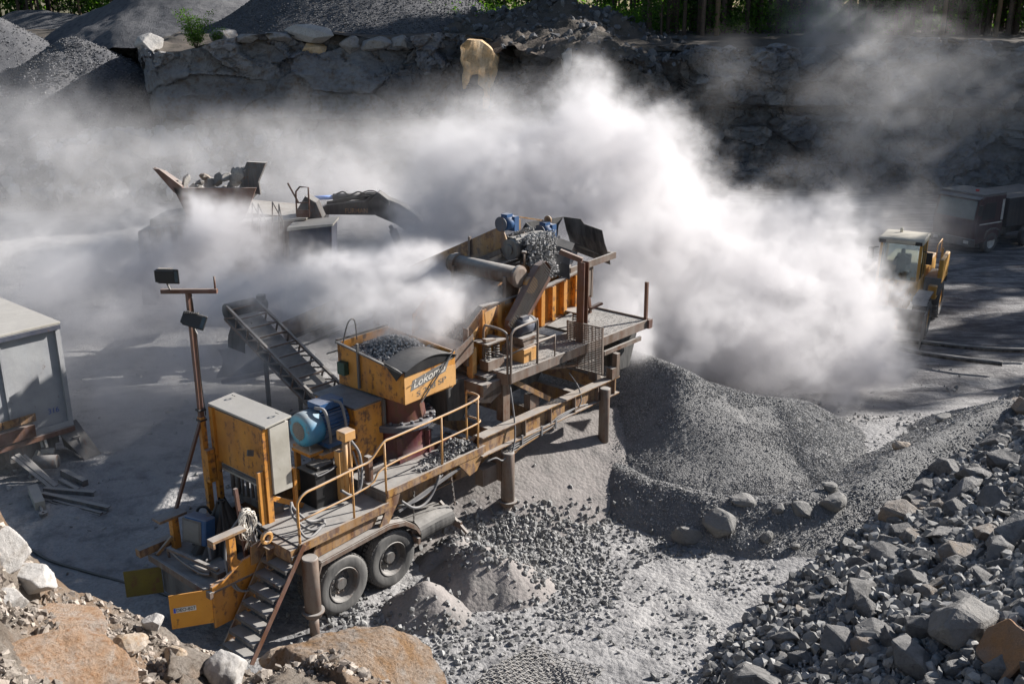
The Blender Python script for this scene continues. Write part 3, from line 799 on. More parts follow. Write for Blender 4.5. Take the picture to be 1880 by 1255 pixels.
M['cliff'] = stone('blue_grey_rock_face', ((.155, .162, .182), (.22, .22, .222), (.12, .09, .065)), .45, .9, .10, fine=9, attr='tone')
nt = M['cliff'].node_tree
tone_ = np.clip(.25 + .5 * (c1 * (1 - blk_) + c2 * blk_) + .35 * (c4 - .5) * blk_, 0, 1)
ca = link_mesh('rock_cliff', grid_mesh('rock_cliff', PX, PY, PZ, False, {'tone': tone_.ravel()}), M['cliff'])
tag(ca, 'high blasted granite face along the back of the quarry', 'cliff', kind='structure')
# plateau above the cliff
xs2 = np.arange(-75, 95, .35); t = np.concatenate([np.arange(0, 6, .3), np.arange(6, 70, 1.0)])
PX2, T2 = np.meshgrid(xs2, t)
top2 = np.interp(PX2, tx, tz)
rel = sst(0, 8, T2)
PZ2 = top2 * (1 - rel) + (8.3 + .25 * fbm(PX2 * .1, T2 * .1, 141, 3)) * rel + .16 * fbm(PX2 * .8, T2 * .8, 143, 3) + .03 * np.maximum(T2 - 10, 0) * sst(12, 30, PX2) + np.where(T2 < .2, -.35, 0)
PY2 = cliff_y(PX2) + T2 + .2
o = link_mesh('plateau', grid_mesh('plateau', PX2, PY2, PZ2), M['plateau'])
tag(o, 'upper level of the quarry above the rock face', 'ground', kind='structure')
def pz_at(x, y):
    t_ = y - cliff_y(np.array([float(x)]))[0]; rl = float(sst(0, 8, np.array(t_)))
    return float(np.interp(x, tx, tz)) * (1 - rl) + 8.3 * rl + .03 * max(t_ - 10, 0) * float(sst(12, 30, np.array(float(x))))

# sunlit ochre slab hanging on the face, and the smaller bright flakes
def flake(pts, yd, thick, yaw, mt, label, name='rock_slab'):
    """an irregular slab standing off the face, turned towards the sun"""
    c = D(*pts[0], yd); P = [D(u, v, yd) - c for u, v in pts]
    mb = MB(); k = 1 / max(.25, math.cos(yaw))
    poly = [(p.x * k, 0, p.z) for p in P]
    mb.prism(poly, (thick * math.sin(yaw), thick * math.cos(yaw), 0))
    o = mb.build(name, mt); o.location = c; o.rotation_euler = (0, 0, yaw)
    bm = bmesh.new(); bm.from_mesh(o.data)
    bmesh.ops.triangulate(bm, faces=bm.faces); bmesh.ops.subdivide_edges(bm, edges=bm.edges, cuts=3, use_grid_fill=True)
    for v_ in bm.verts:
        n_ = math.sin(v_.co.x * 5.1 + v_.co.z * 2.3) * .07 + math.sin(v_.co.z * 7.7 + v_.co.x * 3) * .05
        v_.co.y += n_
    bm.to_mesh(o.data); bm.free()
    return tag(o, label, 'rock')
M['ochre_rock'] = stone('ochre_rock', ((.60, .38, .18), (.50, .40, .28), (.34, .24, .14)), 1.2, .6, .05, fine=12)  # brighter than the cliff: sunlight on the slab put into its colour
flake([(845, 88), (856, 74), (882, 76), (900, 92), (914, 108), (910, 140), (903, 160), (896, 172), (895, 205), (886, 203), (887, 168), (878, 158), (876, 138), (864, 140), (852, 165), (848, 150), (850, 125), (845, 110)],
      59.0, 3.4, R(46), M['ochre_rock'], 'sunlit ochre rock slab hanging from the top of the cliff')
flake([(1034, 100), (1048, 90), (1052, 106), (1046, 130), (1040, 140), (1036, 120)], 60.6, 2.4, R(48), M['pale_rock'], 'narrow bright rock flake right of the ochre slab')
# loose blocks on the cliff lip
rr = random.Random(5)
lip = [(268, 82, 1.0, .7), (300, 108, .7, .5), (415, 68, 1.0, .6), (455, 70, .9, .35), (510, 68, .9, .35), (570, 62, 1.9, .6), (575, 95, 1.0, .6), (640, 82, .8, .6), (690, 82, 1.1, .5), (740, 78, .9, .5), (795, 76, 1.0, .6), (960, 98, .9, .4), (1020, 92, 1.0, .5), (1080, 98, 1.0, .6), (1150, 100, 1.0, .5), (1350, 96, .8, .4), (1440, 92, .8, .4)]
lipl = ['tall pale block at the left end of the cliff top', 'pale block below the tall one on the cliff top', 'tan and grey block right of the green bush', 'low flat block on the cliff top', 'second low flat block on the cliff top', 'long pale slab lying highest on the cliff top', 'rust-coloured square block under the long slab', 'grey block at the cliff edge right of the long slab',
        'wide grey block under the gravel heap', 'dark block on the edge left of the ochre slab', 'block just left of the ochre slab', 'flat block right of the ochre slab', 'pale flat block above the narrow bright flake', 'blue-grey block on the edge before the forest', 'flat block under the right end of the dirt mound', 'small block before the trees', 'small block farthest right along the cliff edge']
for i, ((u, v, sx_, sz_), lb) in enumerate(zip(lip, lipl)):
    V, F = sharp_rock(700 + i, 13, (sx_, .9, sz_), 4, .05)
    p = D(u, v, CY - .6); o = link_mesh('rock_block', np_mesh('rock_block', V, F, False), M['ochre_rock'] if i == 6 else M['pale_rock'] if i in (0, 5) else M['cliffblock'] if 'cliffblock' in M else M.setdefault('cliffblock', stone('lip_block', ((.26, .26, .27), (.32, .30, .28), (.2, .17, .14)), 1, .8, .05)))
    o.location = (p.x, float(cliff_y(np.array([p.x]))[0]) + .3, p.z); o.rotation_euler = (0, rr.uniform(-.15, .15), rr.uniform(-.3, .3)); tag(o, lb, 'rock')
# big fallen blocks at the cliff foot, half lost in dust
for i, (u, v, s_, lb) in enumerate([(245, 262, 1.5, 'pointed boulder at the foot of the rock face'), (200, 262, 1.1, 'upright boulder left of the pointed one'), (140, 292, 1.7, 'large dusty boulder below the gravel slope'), (310, 272, 1.3, 'flat-topped boulder at the cliff foot'), (185, 300, 1.2, 'boulder between the dusty boulders'), (235, 300, 1.4, 'wide boulder low at the cliff foot'), (130, 325, 1.2, 'lowest boulder of the group at the cliff foot'), (375, 145 + 170, 1.0, 'boulder behind the loading hopper'), (1520 // 3 + 40, 310, .9, 'pale boulder right of the hopper wing')]):
    V, F = sharp_rock(760 + i, 12, (s_ * .95, s_ * .8, s_ * .85), 4, .05)
    p = D(u, v, 58); zz = p.z
    o = link_mesh('boulder', np_mesh('boulder', V, F, False), M['cliffblock']); o.location = p; tag(o, lb, 'boulder')
x, y = pick(900, -34, -8, 57, 63, lambda x, y: np.exp(-((x + 22) / 6) ** 2), 20)
scatter('rubble', np.stack([x, y, -1.4 + np.maximum(0, (y - 55)) * .5], 1), r.uniform(.12, .6, len(x)), M['coarse_far'] if 'coarse_far' in M else M['grain'], 'fallen broken rock along the foot of the cliff', 'rubble', 2, 21)

# heaps on the plateau and the gravel slope coming down on the left
def heap(name, apex, zb, slope, seed, mt, label, st=.22, grain=.05, lump=.2, stretch=1.0, rot=0.0):
    ax, ay, az = apex; rad = (az - zb) / slope + 1.5
    X, Y = np.meshgrid(np.arange(ax - rad * stretch, ax + rad * stretch, st), np.arange(ay - rad * stretch, ay + rad * stretch, st))
    dx = X - ax; dy = Y - ay; cx_ = dx * math.cos(rot) + dy * math.sin(rot); cy_ = -dx * math.sin(rot) + dy * math.cos(rot)
    d = np.sqrt((np.sign(cx_) * np.maximum(np.abs(cx_) - (stretch - 1) * rad * .8, 0)) ** 2 + cy_ ** 2 + .3)
    Zh = az - slope * d + lump * fbm(X * .25, Y * .25, seed, 4) + grain * fbm(X * 3, Y * 3, seed + 5, 3)
    keep = Zh > zb - .6; idx = np.arange(X.size).reshape(X.shape); kq = keep[:-1, :-1] | keep[1:, 1:]
    F = np.stack([idx[:-1, :-1], idx[:-1, 1:], idx[1:, 1:], idx[1:, :-1]], -1)[kq]
    used, inv = np.unique(F.ravel(), return_inverse=True)
    o = link_mesh(name, np_mesh(name, np.stack([X.ravel(), Y.ravel(), Zh.ravel()], 1)[used], inv.reshape(F.shape), True), mt)
    return tag(o, label, 'stone pile', kind='stuff'), (X, Y, Zh)
M['gravel_far'] = ground_mat('grey_stockpile_gravel', (.11, .112, .12), (.14, .14, .145), (.07, .07, .078), 1.6, 1.2)
M['coarse_far'] = stone('stockpile_stone', ((.12, .122, .13), (.16, .16, .165), (.08, .08, .085)), 3, .4, .01, attr='tone')
def apexY(u, v, y): p = D(u, v, y); return (p.x, p.y, p.z)
_, big = heap('gravel_pile', apexY(665, -135, 80), 8.2, .62, 151, M['gravel_far'], 'tall grey gravel heap above the middle of the cliff', lump=.25)
_, dk = heap('gravel_pile', apexY(330, -70, 86), 8.0, .55, 152, M['gravel_far'], 'broad shaded gravel heap above the left of the cliff', lump=.5)
heap('gravel_pile', apexY(75, 20, 96), 8.0, .5, 153, M['gravel_far'], 'low far gravel heap beside the tall one', lump=.5, stretch=1.6)
_, lf = heap('gravel_pile', apexY(-40, 12, 78), -1.6, .60, 154, M['gravel_far'], 'sunlit gravel slope at the far left edge', lump=.4)
_, sp = heap('gravel_pile', apexY(135, 62, 74), -1.6, .62, 155, M['gravel_far'], 'dark gravel slope spilling down beside the rock face', lump=.9, grain=.1)
_, dm = heap('dirt_mound', apexY(1000, -8, 72), 7.6, .36, 156, M['plateau'], 'dark mound of soil and boulders at the forest edge', lump=1.5, grain=.3)
def on_heap(H, n, seed, x0, x1, y0, y1):
    X, Y, Zh = H; r_ = np.random.default_rng(seed); i = r_.integers(0, X.shape[0], n); j = r_.integers(0, X.shape[1], n)
    k = (X[i, j] > x0) & (X[i, j] < x1) & (Y[i, j] > y0) & (Y[i, j] < y1) & (Zh[i, j] > -1.5)
    i, j = i[k], j[k]; return np.stack([X[i, j] + r_.uniform(-.1, .1, len(i)), Y[i, j] + r_.uniform(-.1, .1, len(i)), Zh[i, j]], 1), r_
P, r_ = on_heap(big, 60000, 5, -99, 99, 60, 82); scatter('crushed_stone', P, r_.uniform(.03, .075, len(P)), M['coarse_far'], 'grey crushed stone covering the tall heap', 'gravel', 1, 22)
P, r_ = on_heap(sp, 60000, 6, -45, -20, 50, 76); scatter('crushed_stone', P, r_.uniform(.04, .10, len(P)), M['coarse_far'], 'coarse dark stone on the spilling slope', 'gravel', 1, 23)
P, r_ = on_heap(lf, 26000, 7, -50, -30, 55, 80); scatter('crushed_stone', P, r_.uniform(.04, .10, len(P)), M['coarse_far'], 'coarse sunlit stone on the left slope', 'gravel', 1, 24)
P, r_ = on_heap(dm, 9000, 8, -20, 30, 60, 80); scatter('rubble', P, r_.uniform(0, 1, len(P)) ** 14 * .38 + .03, M['coarse_far'], 'pale stones sticking out of the soil mound', 'stones', 2, 25)

# ---- forest
M['bark'] = stone('pine_bark', ((.10, .075, .06), (.15, .10, .07), (.05, .04, .035)), 2, .8, .03, obj_random=True)
def leafmat(name, c, tr=.5):
    m, nt, b, out = newmat(name)
    oi = nt.nodes.new('ShaderNodeObjectInfo').outputs['Random']; co = objco(nt)
    n = noise(nt, co, .9, 3, .6)
    c2 = tuple(x * .5 for x in c)
    col = mixc(nt, rampf(nt, n, [(.35, g1(0)), (.65, g1(1))]), c, c2)
    nt.links.new(col, b.inputs['Base Color']); b.inputs['Roughness'].default_value = .6
    t = nd(nt, 'ShaderNodeBsdfTranslucent', {0: mixc(nt, .5, col, (c[0] * 2.2, c[1] * 2.0, c[2]))})
    mx = nd(nt, 'ShaderNodeMixShader', {0: tr, 1: b.outputs[0], 2: t.outputs[0]}); nt.links.new(mx.outputs[0], out.inputs[0])
    return m
M['needles'] = leafmat('pine_needles', (.035, .075, .02), .35)
M['leaves'] = leafmat('birch_leaves', (.075, .17, .022), .6)
def leaf_mesh(name, centers, spread, n, ls, seed):
    r_ = np.random.default_rng(seed); c = np.array(centers); k = r_.integers(0, len(c), n)
    sp_ = np.asarray(spread)[k] if np.ndim(spread) else spread
    p = c[k] + r_.normal(size=(n, 3)) * (sp_[:, None] if np.ndim(sp_) else sp_) * np.array([1, 1, .6])
    a = r_.normal(size=(n, 3)); a /= np.linalg.norm(a, axis=1)[:, None]; b = np.cross(a, r_.normal(size=(n, 3))); b /= np.linalg.norm(b, axis=1)[:, None]
    s_ = r_.uniform(.5, 1.2, (n, 1)) * ls
    V = np.stack([p - a * s_, p + b * s_ * .6, p + a * s_, p - b * s_ * .6], 1).reshape(-1, 3)
    return np_mesh(name, V, np.arange(n * 4).reshape(n, 4), False)
def make_tree(seed, kind):
    rr = random.Random(seed); h = {'pine': 17, 'spruce': 15, 'birch': 9}[kind] * rr.uniform(.85, 1.15); r0 = {'pine': .19, 'spruce': .17, 'birch': .08}[kind] * rr.uniform(.8, 1.3)
    mb = MB(); pts = []; n = 9; bx_, by_ = rr.uniform(-.03, .03), rr.uniform(-.03, .03)
    for i in range(n):
        t_ = i / (n - 1); pts.append((bx_ * h * t_ * t_ + rr.uniform(-.04, .04), by_ * h * t_ * t_ + rr.uniform(-.04, .04), -.4 + (h + .4) * t_))
    for i in range(n - 1): mb.cyl(pts[i], pts[i + 1], r0 * (1 - i / n * .85), r0 * (1 - (i + 1) / n * .85), 8, False)
    cs = []; sp_ = []
    nb = {'pine': 26, 'spruce': 44, 'birch': 26}[kind]; lo = {'pine': .50, 'spruce': .10, 'birch': .12}[kind]
    for j in range(nb):
        t_ = lo + (1 - lo) * (j + rr.random()) / nb; i = min(int(t_ * (n - 1)), n - 2); base = Vector(pts[i]).lerp(Vector(pts[i + 1]), t_ * (n - 1) - i)
        L = {'pine': 2.4 * (1.15 - t_), 'spruce': 2.3 * (1.06 - t_), 'birch': 1.6 * (1.2 - t_) * (1 if t_ > .3 else .7)}[kind] * rr.uniform(.6, 1.2) + .25
        an = rr.uniform(0, 6.3); d = Vector((math.cos(an), math.sin(an), {'pine': .3, 'spruce': -.2, 'birch': .5}[kind]))
        tip = base + d * L; mb.cyl(base, tip, r0 * .2, r0 * .05, 5, False)
        for q in (.5, .8, 1.0): cs.append(tuple(base.lerp(tip, q))); sp_.append({'pine': .36, 'spruce': .26, 'birch': .34}[kind] * rr.uniform(.7, 1.2))
    for j in range(6 if kind != 'birch' else 0):     # dead stubs low on the stem
        z_ = rr.uniform(1, 7); an = rr.uniform(0, 6.3); mb.cyl((0, 0, z_), (math.cos(an) * .7, math.sin(an) * .7, z_ + rr.uniform(-.2, .2)), .018, .006, 4, False)
    me = leaf_mesh('crown', cs, sp_, {'pine': 2600, 'spruce': 3400, 'birch': 2400}[kind], {'pine': .16, 'spruce': .14, 'birch': .085}[kind], seed)
    me.materials.append(M['leaves'] if kind == 'birch' else M['needles'])
    return mb, me
PROTO = []
KL = {'pine': 'tall bare-stemmed pine in the forest behind the quarry', 'spruce': 'dark spruce low-branched in the forest behind the quarry', 'birch': 'light green young birch among the forest stems'}
def plant(i, kind, x_, y_, z_, sc_, rot):
    pr = PROTO_K[kind][i % len(PROTO_K[kind])]
    t = thing({'pine': 'pine_tree', 'spruce': 'spruce_tree', 'birch': 'birch_tree'}[kind], KL[kind], 'tree', (x_, y_, z_), rot, {'pine': 'pines of the forest edge', 'spruce': 'spruces of the forest edge', 'birch': 'young birches of the forest edge'}[kind])
    t.scale = (sc_, sc_, sc_)
    for nm, me in zip(('trunk', 'crown'), pr):
        o = bpy.data.objects.new(nm, me); C.objects.link(o); o.parent = t
    return t
PROTO_K = {}
for kind, ns in (('pine', 4), ('spruce', 2), ('birch', 3)):
    PROTO_K[kind] = []
    for q in range(ns):
        mb, cr = make_tree(40 + q + len(kind), kind); to = mb.build('trunk', M['bark']); me = to.data; bpy.data.objects.remove(to); PROTO_K[kind].append((me, cr))
rr = random.Random(12)
nt_ = 0
for i in range(400):
    y_ = 70 + 26 * rr.random() ** 1.2; x_ = rr.uniform(-.08, .60) * y_ + rr.uniform(-2, 2)
    if (x_ + 1) ** 2 / 1.0 < 1: continue
    u_ = 940 + FPX * x_ / (y_ * _c)
    if u_ < 830 or (u_ < 1180 and y_ < 80): continue
    if abs((x_ + 2.0) * sd.y - (y_ - 62) * sd.x) / math.hypot(sd.x, sd.y) < 2.6 and y_ < 84: continue
    q_ = (x_ + 10) * sd.x + (y_ - 80) * sd.y
    if 0 < q_ / math.hypot(sd.x, sd.y) < 32 and abs((x_ + 10) * sd.y - (y_ - 80) * sd.x) / math.hypot(sd.x, sd.y) < 11: continue    # the gap through which the sun reaches the ochre slab
    kind = rr.choices(['pine', 'spruce', 'birch'], [.62, .10, .28])[0]
    plant(i, kind, x_, y_, pz_at(x_, y_) - .1, rr.uniform(.8, 1.15), rr.uniform(0, 6.3)); nt_ += 1
    if nt_ > 190: break
rf_ = random.Random(99)
for i in range(55):     # the front rows of slim pines
    u_ = rf_.uniform(1185, 1910); y_ = rf_.uniform(69.5, 82); x_ = (u_ - 940) / FPX * (y_ * _c + (CAM_H - 8.3) * _s)
    if abs((x_ + 2.0) * sd.y - (y_ - 60) * sd.x) / math.hypot(sd.x, sd.y) < 3.6: continue
    plant(i, 'pine', x_, y_, pz_at(x_, y_) - .1, rf_.uniform(.7, 1.05), rf_.uniform(0, 6.3))
for i in range(16):     # far left wood
    x_ = rr.uniform(-58, -36); y_ = rr.uniform(102, 112)
    plant(i, rr.choice(['pine', 'spruce', 'birch']), x_, y_, 8.2, rr.uniform(.8, 1.1), rr.uniform(0, 6.3))
for i in range(26):     # the right-hand rim, whose shade falls over the yard
    x_ = rr.uniform(42, 66); y_ = rr.uniform(40, 66)
    plant(i, rr.choice(['pine', 'pine', 'spruce']), x_, y_, 6.5, rr.uniform(.9, 1.1), rr.uniform(0, 6.3))
for i in range(22):     # unseen trees added on the rim to shade the parked truck
    q_ = rr.uniform(24, 44); s_ = rr.uniform(-6, 6); x_ = 23 + .89 * q_ - .45 * s_; y_ = 48 + .45 * q_ + .89 * s_
    plant(i, rr.choice(['spruce', 'spruce', 'pine']), x_, y_, 6.4 if y_ < 64 else 8.2, rr.uniform(.95, 1.15), rr.uniform(0, 6.3))
# undergrowth and the far wood, which read as one mass
r_ = np.random.default_rng(3); n = 2600
cx_ = np.stack([r_.uniform(-8, 62, n), r_.uniform(72, 100, n), 8.5 + r_.uniform(0, 1.4, n) ** 1.5 + .0], 1)
o = link_mesh('undergrowth', leaf_mesh('undergrowth', cx_, .45, 90000, .11, 4), M['leaves']); tag(o, 'leafy undergrowth between the forest stems', 'undergrowth', kind='stuff')
n = 1500
cx_ = np.stack([r_.uniform(-75, 95, n), r_.uniform(103, 116, n), 8 + r_.uniform(0, 1, n) ** .8 * 15], 1)
o = link_mesh('forest', leaf_mesh('forest', cx_, .9, 150000, .30, 5), M['leaves']); tag(o, 'mass of the far wood closing the view', 'forest', kind='stuff')
mb = MB()
for i in range(260):
    x_ = r_.uniform(-75, 95); y_ = r_.uniform(98, 114); h_ = r_.uniform(12, 18); mb.cyl((x_, y_, 7.5), (x_ + r_.uniform(-.4, .4), y_, 8 + h_), r_.uniform(.1, .2), .05, 6, False)
o = mb.build('forest', M['bark']); tag(o, 'stems of the far wood', 'forest', kind='stuff')
# bush on the cliff edge
def bush(u, v, yd, s_, n, label, seed):
    p = D(u, v, yd); t = thing('bush', label, 'bush', p)
    cs = []; rr_ = random.Random(seed); mb = MB()
    for i in range(16):
        an = rr_.uniform(0, 6.3); L = s_ * rr_.uniform(.6, 1.3); tip = (math.cos(an) * L * .45, math.sin(an) * L * .45, L)
        mb.cyl((0, 0, -.2), tip, .02, .006, 4, False)
        for q in (.35, .6, .8, 1): cs.append(tuple(Vector(tip) * q))
    mb.build('stem', M['bark'], t)
    me = leaf_mesh('foliage', cs, s_ * .11, n, .06, seed); link_mesh('foliage', me, M['leaves'], t)
bush(362, 90, 63.0, 1.75, 2600, 'green leafy bush growing on the cliff edge', 3)
bush(402, 84, 62.6, .8, 700, 'small yellow-green sprig right of the leafy bush', 4)
# right-hand rim ground that carries the side trees
X, Y = np.meshgrid(np.arange(38, 100, 1.0), np.arange(20, 72, 1.0))
Zr = 6.4 * sst(38, 44, X + 1.5 * fbm(Y * .2, Y * 0, 3, 2)) - 1.5
o = link_mesh('quarry_rim', grid_mesh('quarry_rim', X, Y, Zr + .2 * fbm(X * .4, Y * .4, 3, 3)), M['plateau']); tag(o, 'rim of the quarry to the right of the yard', 'bank', kind='structure')

# ---------------------------------------------------------------- the crushing trailer
CT = thing('crushing_trailer', 'yellow wheeled cone-crusher trailer with screen deck, ladder and railings', 'crusher', TO, TYAW)
def bld(mb, name, m, parent=CT, bevel=0.0):
    if name in SPLIT:
        for q in mb.split(): o = q.build(name, M[m] if isinstance(m, str) else m, parent, bevel)
        return o
    return mb.build(name, M[m] if isinstance(m, str) else m, parent, bevel)

# wheels: two near pairs and two far pairs
def make_wheel(s, w, side):
    """side +1: outer face to the near side"""
    def W(k): return w + side * k
    mb = TB(); prof = [(-.27, .30), (-.29, .36), (-.285, .47), (-.24, .515), (-.12, .525), (-.02, .512), (.0, .47), (.005, .40), (-.015, .345), (-.02, .31), (-.06, .29)]
    mb.lathe((s, w, .56), (0, side, 0), prof, 40)
    for k in range(44):       # tread blocks
        a = 2 * math.pi * k / 44
        for q in (-.235, -.15, -.065):
            mb.rbox((s + math.cos(a) * .522, w + side * q, .56 + math.sin(a) * .522), (.022, .062, .05), (0, -a, 0))
    t = bld(mb, 'wheel', 'tyre')
    for p in t.data.polygons: p.use_smooth = p.index < (len(prof) - 1) * 40
    mb = TB(); mb.lathe((s, w, .56), (0, side, 0), [(-.02, .315), (-.005, .305), (-.02, .285), (-.12, .275), (-.16, .22), (-.13, .15), (-.13, .12)], 32)
    mb.cyl((s, W(-.20), .56), (s, W(-.07), .56), .12, .10, 20)
    for k in range(10):
        a = 2 * math.pi * k / 10; mb.cyl((s + math.cos(a) * .175, W(-.15), .56 + math.sin(a) * .175), (s + math.cos(a) * .175, W(-.105), .56 + math.sin(a) * .175), .016, n=6)
    bld(mb, 'rim', 'steel', t)
for s in (.02, 1.12):
    make_wheel(s, .0, 1); make_wheel(s, -.32, 1); make_wheel(s, -2.5, -1)
mb = TB()
for s in (.02, 1.12): mb.cyl((s, -.3, .56), (s, -2.3, .56), .09, n=12); mb.rbox((s, -.75, .8), (.9, .08, .12)); mb.rbox((s, -1.9, .8), (.9, .08, .12))
mb.rbox((.57, -.75, 1.0), (.25, .3, .35)); bld(mb, 'axle', 'steel')

# fender over the near wheels
mb = TB()
pf = [(-.62, .92), (-.58, 1.0), (-.48, 1.24), (1.0, 1.30), (1.35, 1.22), (1.62, 1.02), (1.72, .86)]
for (s0, h0), (s1, h1) in zip(pf[:-1], pf[1:]):
    d = Vector((s1 - s0, 0, h1 - h0)).normalized(); nv = Vector((-d.z, 0, d.x)) * .02
    mb.prism([(s0, .06, h0), (s1, .06, h1), (s1 + nv.x, .06, h1 + nv.z), (s0 + nv.x, .06, h0 + nv.z)], (0, -.62, 0))
    mb.prism([(s0, .06, h0), (s1, .06, h1), (s1, .06, h1 - .07), (s0, .06, h0 - .07)], (0, .018, 0))
bld(mb, 'fender', 'brown')
mb = TB(); mb.prism([(-.62, -.05, 1.27), (.75, -.05, 1.34), (.95, -.05, 1.62), (-.4, -.05, 1.56)], (0, -.03, 0)); bld(mb, 'side_plate', 'ochre')

# chassis beams
mb = TB()
def ibeam(mb, s0, s1, w, h0, h1, fl=.12, web=.02, t=.022):
    mb.box(s0, s1, w - fl / 2, w + fl / 2, h1 - t, h1); mb.box(s0, s1, w - fl / 2, w + fl / 2, h0, h0 + t); mb.box(s0 + .002, s1 - .002, w - web / 2, w + web / 2, h0 + t, h1 - t)
for w in (-.45, -2.1): ibeam(mb, -1.15, 3.6, w, 1.22, 1.60, .16)
for w in (-.02, -2.35): ibeam(mb, 3.35, 7.78, w, 1.74, 2.14, .22, t=.03)
for s in (-1.0, .0, 1.0, 2.0, 3.3): mb.box(s - .05, s + .05, -2.02, -.53, 1.28, 1.5)
for s in (3.9, 5.2, 6.5, 7.6): mb.box(s - .06, s + .06, -2.24, -.13, 1.80, 2.08)
mb.prism([(3.1, -.36, 1.24), (3.6, -.36, 1.24), (4.1, -.1, 1.75), (3.4, -.1, 2.1), (3.1, -.36, 1.6)], (0, -.1, 0))
bld(mb, 'chassis', 'ochre', bevel=.004)
mb = TB()     # stiffener ribs and box on the near long beam
for s in (4.6, 5.4, 6.2, 7.0, 7.6): mb.box(s - .012, s + .012, -.008, .085, 1.765, 2.108)
mb.box(5.0, 5.28, -.30, -.14, 2.143, 2.44); mb.rbox((7.55, .02, 2.26), (.16, .16, .24)); bld(mb, 'rib', 'brown')

# lower walkway in two levels
mb = TB(); mb.box(-.86, 1.0, -1.15, -.002, 1.62, 1.68); mb.box(-.86, -.80, -.9, .0, 1.5, 1.618); bld(mb, 'walkway', 'steel', bevel=.004)
mb = TB(); mb.box(1.0, 3.45, -1.0, -.002, 1.84, 1.90); mb.box(1.003, 1.03, -.9, -.005, 1.683, 1.838); bld(mb, 'walkway', 'steel', bevel=.004)
mb = TB()
mb.box(-.86, 1.03, .0, .045, 1.56, 1.715); mb.box(-.86, 1.03, -.055, -.004, 1.55, 1.58)
mb.box(1.0, 3.48, .002, .05, 1.80, 1.945); mb.box(3.44, 3.478, -1.0, .0, 1.80, 1.94)
mb.prism([(1.0, .03, 1.80), (1.32, .03, 1.80), (1.25, .03, 1.62), (1.0, .03, 1.28), (.8, .03, 1.30), (.95, .03, 1.55)], (0, -.03, 0))
mb.prism([(2.75, .03, 1.80), (3.46, .03, 1.80), (3.25, .03, 1.50), (3.05, .03, 1.46)], (0, -.03, 0))
bld(mb, 'edge_channel', 'ochre', bevel=.004)

# main railing
def rail(pts, r=.021, k=5): return smooth_path(pts, k)
mb = TB()
top_ = [(-.83, 0.02, 1.68), (-.83, .02, 2.30), (-.80, .02, 2.44), (-.66, .02, 2.53), (-.4, .02, 2.545), (.4, .02, 2.585), (.68, .02, 2.61), (.98, .02, 2.83), (1.25, .02, 2.85), (2.4, .02, 2.87), (3.1, .02, 2.90), (3.34, .0, 2.93), (3.42, -.12, 2.93), (3.42, -.30, 2.93), (3.40, -.36, 2.86), (3.40, -.36, 1.9)]
mb.tube(smooth_path(top_, 5), .021)
mb.tube(smooth_path([(-.83, .02, 2.10), (.6, .02, 2.16), (.98, .02, 2.38), (2.4, .02, 2.41), (3.3, .02, 2.44), (3.42, -.12, 2.45), (3.41, -.34, 2.45)], 4), .017)
for s, h0, h1 in ((.28, 1.68, 2.57), (1.0, 1.9, 2.83), (2.35, 1.9, 2.87), (3.30, 1.9, 2.92)): mb.cyl((s, .02, h0), (s, .02, h1), .019, n=8)
bld(mb, 'railing', 'yellow_light')

# ladder
st = TB()
S0, H0, S1, H1 = -.80, 1.64, -1.92, .10
st.bar((S0 + .02, .06, H0 + .05), (S1, .06, H1), .02, .085); ladder_r = bld(st, 'ladder_stringer', 'rust')
st = TB(); st.bar((S0 - .04, -.62, H0 - .02), (S1, -.62, H1), .03, .16); bld(st, 'ladder_stringer', 'ochre')
mb = TB()
for k in range(8):
    t_ = (k + .5) / 8; s = S0 + (S1 - S0) * t_ - .02; h = H0 + (H1 - H0) * t_
    mb.box(s - .12, s + .07, -.60, .04, h - .012, h + .012); mb.box(s - .125, s - .11, -.60, .04, h - .05, h + .01)
bld(mb, 'ladder_tread', 'steel')
mb = TB(); mb.box(-1.02, -.87, -.60, .02, 1.44, 1.66); mb.prism([(-1.32, -.62, 1.30), (-.9, -.62, 1.30), (-.9, -.62, 1.72), (-1.30, -.62, 1.62)], (0, -.03, 0)); bld(mb, 'step_plate', 'ochre')
mb = TB()
pts = [(-1.08 + .0, -.52, 1.76)]
mb.lathe((-1.08, -.50, 1.74), (0, 1, 0), [(0, .12), (.035, .10), (.035, .065), (0, .055), (-.03, .07), (-.03, .10), (0, .12)], 24); bld(mb, 'towing_eye', 'yellow_light')

# jack legs
def jack(s, w, h0, h1, r, m='brown', flange=True):
    mb = TB(); mb.lathe((s, w, h0), (0, 0, 1), [(0, 0), (0, r), (h1 - h0 - .03, r), (h1 - h0, r * .88), (h1 - h0 + .002, 0)], 28)
    if flange: mb.lathe((s, w, h0 + .08), (0, 0, 1), [(0, r), (0, r + .05), (.03, r + .05), (.03, r)], 28)
    mb.cyl((s, w, h0 - .4), (s, w, h0), r * .6, n=16)
    o = bld(mb, 'jack_leg', m)
    for p in o.data.polygons: p.use_smooth = False
    me = o.data
    for p in me.polygons:
        if abs(p.normal.z) < .5: p.use_smooth = True
    return o
jack(-.70, .06, .36, 1.43, .135); jack(4.10, .05, .46, 1.60, .135); jack(7.18, .12, .62, 2.04, .115, 'brown', False)
mb = TB(); mb.box(3.55, 4.02, -.3, -.1, 1.0, 1.35); mb.box(3.96, 4.02, -.3, .0, 1.0, 1.72); mb.box(7.08, 7.24, -.0, .10, 1.72, 2.02); mb.rbox((7.33, .08, 1.9), (.10, .12, .18)); bld(mb, 'jack_bracket', 'brown')
jack(-.7, -2.6, .36, 1.43, .13); jack(4.1, -2.5, .3, 1.6, .13)

